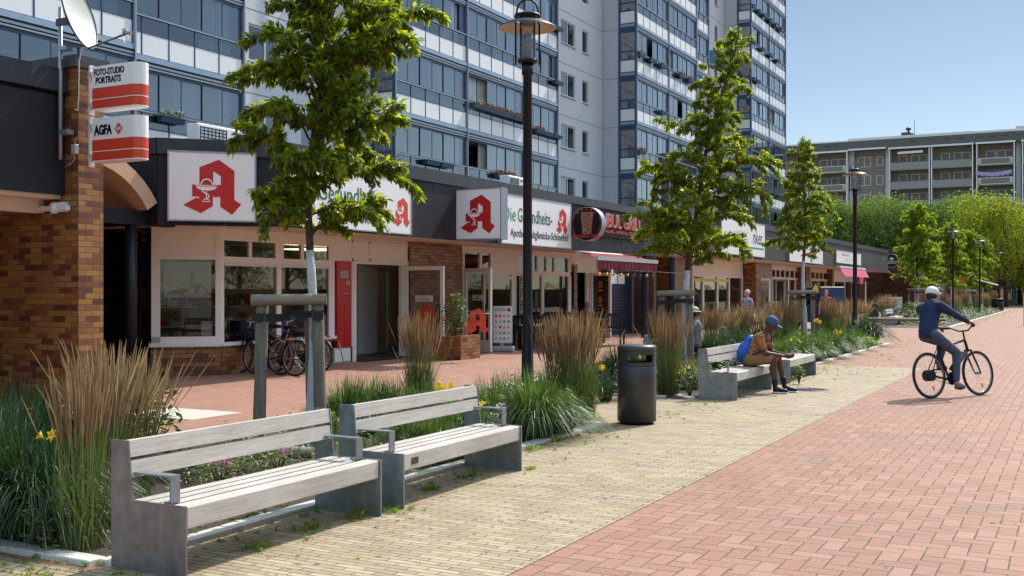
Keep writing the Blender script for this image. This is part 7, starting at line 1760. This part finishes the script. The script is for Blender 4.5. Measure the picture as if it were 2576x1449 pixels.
def head_parts(c, fwd, up=(0,0,1), s=1.0):
    c = Vector(c); f = Vector(fwd).normalized(); u = Vector(up); u = (u-f*u.dot(f)).normalized(); sd = u.cross(f); R3 = Matrix((f, sd, u)).transposed()
    P = lambda x, y, z: c + f*x*s + sd*y*s + u*z*s
    ells = [(P(-.01,0,.025), .098*s, (1.0,.80,1.0), R3), (P(.025,0,-.045), .068*s, (.95,.85,1.05), R3)]
    segs = [(P(.088,0,.012), .009*s, P(.108,0,-.022), .014*s), (P(.075,-.02,-.058), .010*s, P(.075,.02,-.058), .010*s), (P(.07,0,-.095), .016*s, P(.06,0,-.085), .02*s)]
    for q in (-1,1): segs += [(P(-.005,.080*q,.02), .014*s, P(-.01,.082*q,-.02), .010*s), (P(.083,.035*q,.034), .010*s, P(.083,.015*q,.032), .010*s)]
    return P, R3, ells, segs
def eyes(P, par, s=1.0, mat=None):
    b = MB()
    for q in (-1,1): b.ball(P(.083,.03*q,.012), .0085*s, n=8)
    b.build('eyes', M['black'], par)
# ---- seated man
sm_ = thing('person', 'seated man in a blue cap and patterned shirt, leaning forward over his hands', 'person', (-4.42, 16.78, 0), 0)
hipz = .51; ch = (-.03,0,.83); nk = (.055,0,.955); hd = (.125,0,1.075); fwd = (.80,0,-.50)
P, R3, ells, hs = head_parts(hd, fwd)
KL, KR = (.20,.14,.545), (.19,-.13,.545); AL, AR = (.30,.13,.10), (.215,-.12,.10)
body = [((-.20,0,.50),.12,(-.14,0,.64),.115), ((-.14,0,.64),.115,ch,.125), (ch,.11,(.02,.0,.92),.07), ((.02,0,.92),.055,(.09,0,1.03),.052),
        ((-.20,.10,.50),.085,KL,.058), ((-.20,-.10,.50),.085,KR,.058), (KL,.055,AL,.034), (KR,.055,AR,.034), ((.235,.135,.40),.052,(.26,.13,.3),.045), ((.17,-.125,.40),.052,(.19,-.12,.3),.045)]
for q, wr in ((1,(.36,.03,.60)), (-1,(.35,-.03,.585))):
    sh = (-.01,.165*q,.875); el = (.08,.20*q,.635); body += [((0,.06*q,.89),.06,sh,.058),(sh,.050,el,.038),(el,.038,wr,.025)] + hand_segs(wr, (1,-.15*q,-.05), (0,-.6*q,.6), .6, q)
for a in (AL, AR): body.append((a, .034, (a[0]+.12, a[1], .055), .035))
bd = soft('body', body + hs, SK_D, sm_, .0095, 3, ells); eyes(P, sm_)
shirt = [((-.20,0,.52),.142,(-.15,0,.64),.135), ((-.15,0,.64),.135,(-.05,0,.81),.142), ((-.05,0,.81),.135,(.01,0,.90),.088)]
for q in (1,-1): shirt += [((0,.08*q,.885),.075,(-.01,.165*q,.88),.072), ((-.01,.165*q,.88),.068,(.045,.19*q,.735),.066)]
t = T('patterned_shirt'); p = t.obj(); v = t.node('ShaderNodeTexVoronoi'); v.inputs['Scale'].default_value = 38; t.put(p, v.inputs['Vector']); x, y, z = t.xyz(p)
band = t.noise(t.vmul(p,(1,1,1)), 7.0, 1.0); cell = S(t, v.outputs['Distance'])
c1 = t.ramp(band, [(.0,(.10,.03,.22)),(.46,(.30,.03,.03)),(.52,(.22,.10,.05)),(.60,(.14,.08,.06))], 'CONSTANT'); t.bump(t.noise(p, 16.0, 3.0), 1.0, .006); t.base(t.mix(cell.gt(.50), c1, (.42,.22,.07))); t.set(rough=.9, spec=.15)
soft('shirt', shirt, t.m, sm_, .013, 3)
shorts = [((-.22,0,.50),.135,(-.16,0,.53),.135)]
for q, k_ in ((1,KL),(-1,KR)): k2 = Vector(k_)*.9+Vector((-.02,0,.05)); shorts += [((-.20,.09*q,.505),.105,(k2.x,k2.y,.55),.083)]
soft('shorts', shorts, plain('brown_shorts', (.27,.135,.055), .85, var=.2, scale=12, bump=1.0, bs=16), sm_, .013, 3)
soft('socks', [(AL,.040,(AL[0]-.015,AL[1],.22),.044),(AR,.040,(AR[0]-.008,AR[1],.22),.044)], M['black'], sm_, .010, 2)
for a in (AL, AR):
    b = MB(); b.ball((a[0]+.02,a[1],.065), .055, (1.1,.85,1.0), 12); b.ball((a[0]+.12,a[1],.05), .05, (1.75,.85,.72), 12); o = b.build('shoe', M['black'], sm_)
    b = MB(); b.ball((a[0]+.08,a[1],.018), .05, (2.75,.95,.36), 14); b.build('sole', M['panel'], o)
b = MB(); b.ball(P(-.012,0,.045), .112, (1.0,.86,.90), 18, rot=R3); cap = soft('cap', [], plain('denim_cap', (.035,.085,.17), .8), sm_, .008, 1, [(P(-.012,0,.052), .108, (1.0,.86,.86), R3), (P(.115,0,.048), .066, (1.15,.95,.16), R3)])
bp = thing('backpack', 'bright blue drawstring backpack on the back of the seated man', 'backpack', (-4.42,16.78,0)); 
Ry = Matrix.Rotation(radians(28), 3, 'Y'); soft('bag', [], plain('blue_nylon', (.01,.11,.50), .45, var=.15, scale=9, bump=1.0, bs=16), bp, .013, 2, [((-.29,0,.66), .17, (.72,1.0,1.12), Ry), ((-.23,0,.80), .11, (.7,1.0,1.1), Ry), ((-.33,0,.56), .12, (.85,1.1,.9), Ry)])
b = MB()
for q in (-1,1): b.tube([(-.17,.11*q,.92),(-.04,.13*q,1.0),(.09,.13*q,.93),(.09,.15*q,.80),(-.03,.165*q,.64),(-.2,.13*q,.56)], .010, 6)
b.build('strap', M['black'], bp)
# ---- rider
g0 = GP(2343, 1003); rz = atan2(1.01, .51) - radians(7); ROLL = radians(-7)
bicycle('black electric bicycle ridden away from the viewer on the red paving', (g0.x, g0.y, 0), rz, ROLL, 'black', False, False, motor=True)
rd = thing('person', 'rider in a white cap and navy sweater cycling away up the street', 'person', (g0.x, g0.y, 0), rz); rd.rotation_euler = (ROLL-radians(3), 0, rz)
P, R3, ells, hs = head_parts((.36,.01,1.56), (1,.10,-.10))
FR, FL_ = (.50,-.13,.18), (.37,.13,.50)
KR_, KL_ = (.52,-.14,.66), (.60,.13,.84)
body = [((.13,0,.98),.108,(.17,0,1.12),.108), ((.17,0,1.12),.112,(.25,0,1.33),.145), ((.25,0,1.33),.12,(.30,0,1.42),.075), ((.30,0,1.42),.055,(.34,0,1.52),.052),
        ((.15,.085,.96),.078,KL_,.055), ((.15,-.085,.96),.078,KR_,.055), (KL_,.058,(.42,.13,.56),.038), (KR_,.058,(.44,-.13,.25),.038), ((.42,.13,.52),.036,(.53,.13,.47),.034), ((.44,-.13,.20),.036,(.55,-.13,.15),.034)]
for q in (1,-1):
    sh = (.26,.185*q,1.38); el = (.47,.26*q,1.22); wr = (.69,.29*q,1.11); body += [((.27,.08*q,1.40),.06,sh,.058),(sh,.05,el,.038),(el,.036,wr,.025)] + hand_segs(wr, (1,0,-.35), (.2,0,-1), .9, -q)
soft('body', body + hs, SK_T, rd, .0105, 3, ells); eyes(P, rd)
sw = [((.12,0,1.00),.135,(.17,0,1.12),.140), ((.17,0,1.12),.140,(.25,0,1.33),.158), ((.25,0,1.33),.15,(.29,0,1.41),.088)]
for q in (1,-1): sw += [((.26,.09*q,1.385),.085,(.26,.185*q,1.375),.075), ((.26,.185*q,1.375),.072,(.47,.26*q,1.22),.055), ((.47,.26*q,1.22),.055,(.675,.288*q,1.118),.038)]
soft('sweater', sw, plain('navy_knit', (.008,.022,.075), .85, var=.2, scale=30, bump=1.0, bs=16), rd, .014, 3)
jn = [((.12,0,.965),.118,(.15,0,.99),.122)]
for q, k_, f_ in ((1,KL_,(.42,.13,.55)),(-1,KR_,(.445,-.13,.26))): jn += [((.14,.075*q,.955),.098,k_,.070), (k_,.068,f_,.052)]
soft('jeans', jn, plain('grey_jeans', (.055,.075,.12), .9, var=.25, scale=14, bump=1.0, bs=16), rd, .014, 3)
for f_ in ((.48,.13,.46),(.50,-.13,.14)): b = MB(); b.ball(f_, .05, (2.3,.9,.85), 14); b.ball((f_[0]-.06,f_[1],f_[2]+.02), .045, (1,.9,1.1), 10); b.build('shoe', plain('grey_shoe', (.12,.12,.11), .8), rd)
soft('hair', [], plain('dark_hair', (.03,.02,.015), .8), rd, .01, 1, [(P(-.028,0,.012), .098, (.95,.86,.98), R3)])
soft('cap', [], M['whitepaint'], rd, .009, 1, [(P(-.012,0,.055), .112, (1.0,.90,.84), R3)])
# ---- people on foot and guests
def walker(label, px, d, face, H, shirt, trousers, hair, skin, arms='down', seat=False, extra=None):
    p = AT(px, d); s = H/1.72; t_ = thing('person', label, 'person', (p.x, p.y, 0), face); t_.scale = (s,s,s)
    P, R3, ells, hs = head_parts((.03,0,1.60), (1,0,-.08)); lg = .06
    body = [((0,0,.95),.12,(0,0,1.12),.115), ((0,0,1.12),.115,(.0,0,1.33),.125), ((0,0,1.33),.11,(0,0,1.42),.07), ((0,0,1.42),.052,(.02,0,1.53),.05)]
    legs = []
    for q in (1,-1):
        hp = (0,.09*q,.92); kn = (.13*q+.04,.095*q,.50); an = (.20*q-.05,.095*q,.09); body += [(hp,.085,kn,.056),(kn,.052,an,.034),(an,.034,(an[0]+.12,an[1],.05),.033)]; legs.append((hp,kn,an))
        if arms == 'down': el = (-.04*q-.02,.235*q,1.12); wr = (.02-.08*q,.25*q,.88); dd = (.1,0,-1)
        elif arms == 'bent': el = (-.02,.235*q,1.12); wr = (.22,.13*q,1.12); dd = (1,-.3*q,.1)
        sh = (0,.175*q,1.38); body += [((0,.08*q,1.39),.058,sh,.055),(sh,.048,el,.036),(el,.035,wr,.024)] + hand_segs(wr, dd, (0,-q,0), .5, q)
    soft('body', body+hs, skin, t_, .013, 2, ells); eyes(P, t_)
    sg = [((0,0,.93),.140,(0,0,1.12),.135), ((0,0,1.12),.135,(0,0,1.33),.148), ((0,0,1.33),.135,(0,0,1.41),.085)]
    for q in (1,-1): sg += [((0,.08*q,1.385),.078,(0,.175*q,1.375),.07), ((0,.175*q,1.375),.066,(-.02,.215*q,1.21),.060)]
    soft('blouse', sg, shirt, t_, .016, 2)
    tr = [((0,0,.90),.138,(0,0,.95),.136)]
    for hp, kn, an in legs: tr += [(hp,.108,kn,.078),(kn,.076,(an[0],an[1],.16),.055)]
    soft('trousers', tr, trousers, t_, .016, 2)
    soft('hair', [], hair, t_, .012, 1, [(P(-.035,0,.045), .108, (.95,.92,.92), R3)])
    for hp, kn, an in legs: b = MB(); b.ball((an[0]+.06,an[1],.045), .045, (2.4,.9,.9), 12); b.build('shoe', M['blackmatt'], t_)
    return t_
def dotty(name, c1, c2, sc=34):
    t = T(name); v = t.node('ShaderNodeTexVoronoi'); v.inputs['Scale'].default_value = sc; t.put(t.obj(), v.inputs['Vector']); t.base(t.mix(S(t, v.outputs['Distance']).gt(.42), c1, c2)); t.set(rough=.9); return t.m
walker('white haired woman in a violet patterned blouse walking past the shops', 1880, 34.0, YAW+pi+.5, 1.62, dotty('violet_blouse', (.06,.05,.14), (.45,.42,.55)), plain('pale_trousers', (.50,.50,.55), .9), plain('white_hair', (.62,.60,.57), .8), SK_L, 'bent')
p = AT(1893, 34.1); soft('bag', [], M['panel'], thing('shopping_bag', 'white plastic bag hanging from the arm of the white haired woman', 'bag', (p.x,p.y,.55)), .02, 2, [((0,0,.15),.17,(.8,.8,1.0),None)])
walker('woman with short auburn hair in a dark flowered blouse near the third tree', 2078, 39.5, YAW-pi/2-.3, 1.62, dotty('flowered_blouse', (.05,.012,.03), (.32,.10,.14)), plain('dark_trousers', (.04,.03,.05), .9), plain('auburn_hair', (.16,.05,.02), .7), SK_L)
p = AT(2102, 37.5); soft('bag', [], M['greenp'], thing('shopping_bag', 'green shopping bag carried by the woman in the flowered blouse', 'bag', (p.x,p.y,.28)), .02, 2, [((0,0,.18),.18,(.8,.9,1.1),None)])
walker('bald man in a pale shirt far behind the rider', 2361, 62, YAW-pi/2, 1.75, plain('pale_shirt', (.50,.46,.44), .9), M['anthracite'], SK_T, SK_T)
def sitter(label, px, d, face, shirt, hair, skin, hat=None, seatz=.42):
    p = AT(px, d); t_ = thing('person', label, 'person', (p.x, p.y, 0), face); P, R3, ells, hs = head_parts((.02,0,1.13), (1,0,-.1)); z = seatz+.08
    body = [((0,0,z),.12,(0,0,z+.2),.115), ((0,0,z+.2),.115,(0,0,z+.38),.125), ((0,0,z+.38),.11,(0,0,z+.46),.07), ((0,0,z+.46),.05,(.01,0,1.06),.05)]; tr = [((0,0,z),.135,(.02,0,z+.03),.13)]
    for q in (1,-1):
        kn = (.42,.12*q,z+.02); an = (.44,.12*q,.09); body += [((0,.09*q,z),.08,kn,.055),(kn,.05,an,.034),(an,.034,(.56,.12*q,.05),.033)]; tr += [((0,.09*q,z),.10,kn,.075),(kn,.072,(.44,.12*q,.15),.055)]
        sh = (0,.175*q,z+.42); el = (.05,.22*q,z+.18); wr = (.28,.12*q,z+.16); body += [((0,.08*q,z+.43),.055,sh,.055),(sh,.046,el,.036),(el,.035,wr,.024)] + hand_segs(wr,(1,-.2*q,0),(0,0,-1),.5,q)
    soft('body', body+hs, skin, t_, .012, 2, ells); eyes(P, t_)
    sg = [((0,0,z+.02),.142,(0,0,z+.2),.138), ((0,0,z+.2),.138,(0,0,z+.38),.148), ((0,0,z+.38),.13,(0,0,z+.45),.085)]
    for q in (1,-1): sg += [((0,.08*q,z+.42),.078,(0,.175*q,z+.41),.07), ((0,.175*q,z+.41),.066,(.03,.21*q,z+.25),.058)]
    soft('shirt', sg, shirt, t_, .015, 2); soft('trousers', tr, M['anthracite'], t_, .015, 2); soft('hair', [], hair, t_, .012, 1, [(P(-.03,0,.04), .105, (.95,.92,.92), R3)])
    if hat: soft('hat', [], hat, t_, .01, 1, [(P(-.01,0,.085), .105, (1.0,.95,.75), None), (P(-.01,0,.055), .16, (1.0,1.0,.12), None)])
    for q in (1,-1): b = MB(); b.ball((.51,.12*q,.045), .045, (2.4,.9,.9), 12); b.build('shoe', M['blackmatt'], t_)
    return t_
sitter('person in a pale hat and dark speckled shirt seated behind the second tree', 1748, 21.7, pi, dotty('speckled_shirt', (.015,.015,.018), (.25,.25,.25), 60), M['black'], SK_D, plain('straw_hat', (.55,.48,.38), .8))
sitter('grey haired guest in a pink striped shirt at the grill table', 1478, 33.0, YAW+pi/2, dotty('pink_shirt', (.45,.12,.18), (.55,.30,.32), 25), plain('grey_hair', (.35,.34,.33), .8), SK_L)

for o in list(COL.objects):
    if o.type == 'MESH' and o.parent and o.name.split('.')[0] in ('shop_panes','brick_pier','brick_wall','shop_front','duct','tiled_strip','side_panes','side_panels','stocked_shelves_','column','passage_wall','balcony_fin','window_display','bulb','panes') and o.data.users == 1: split(o)
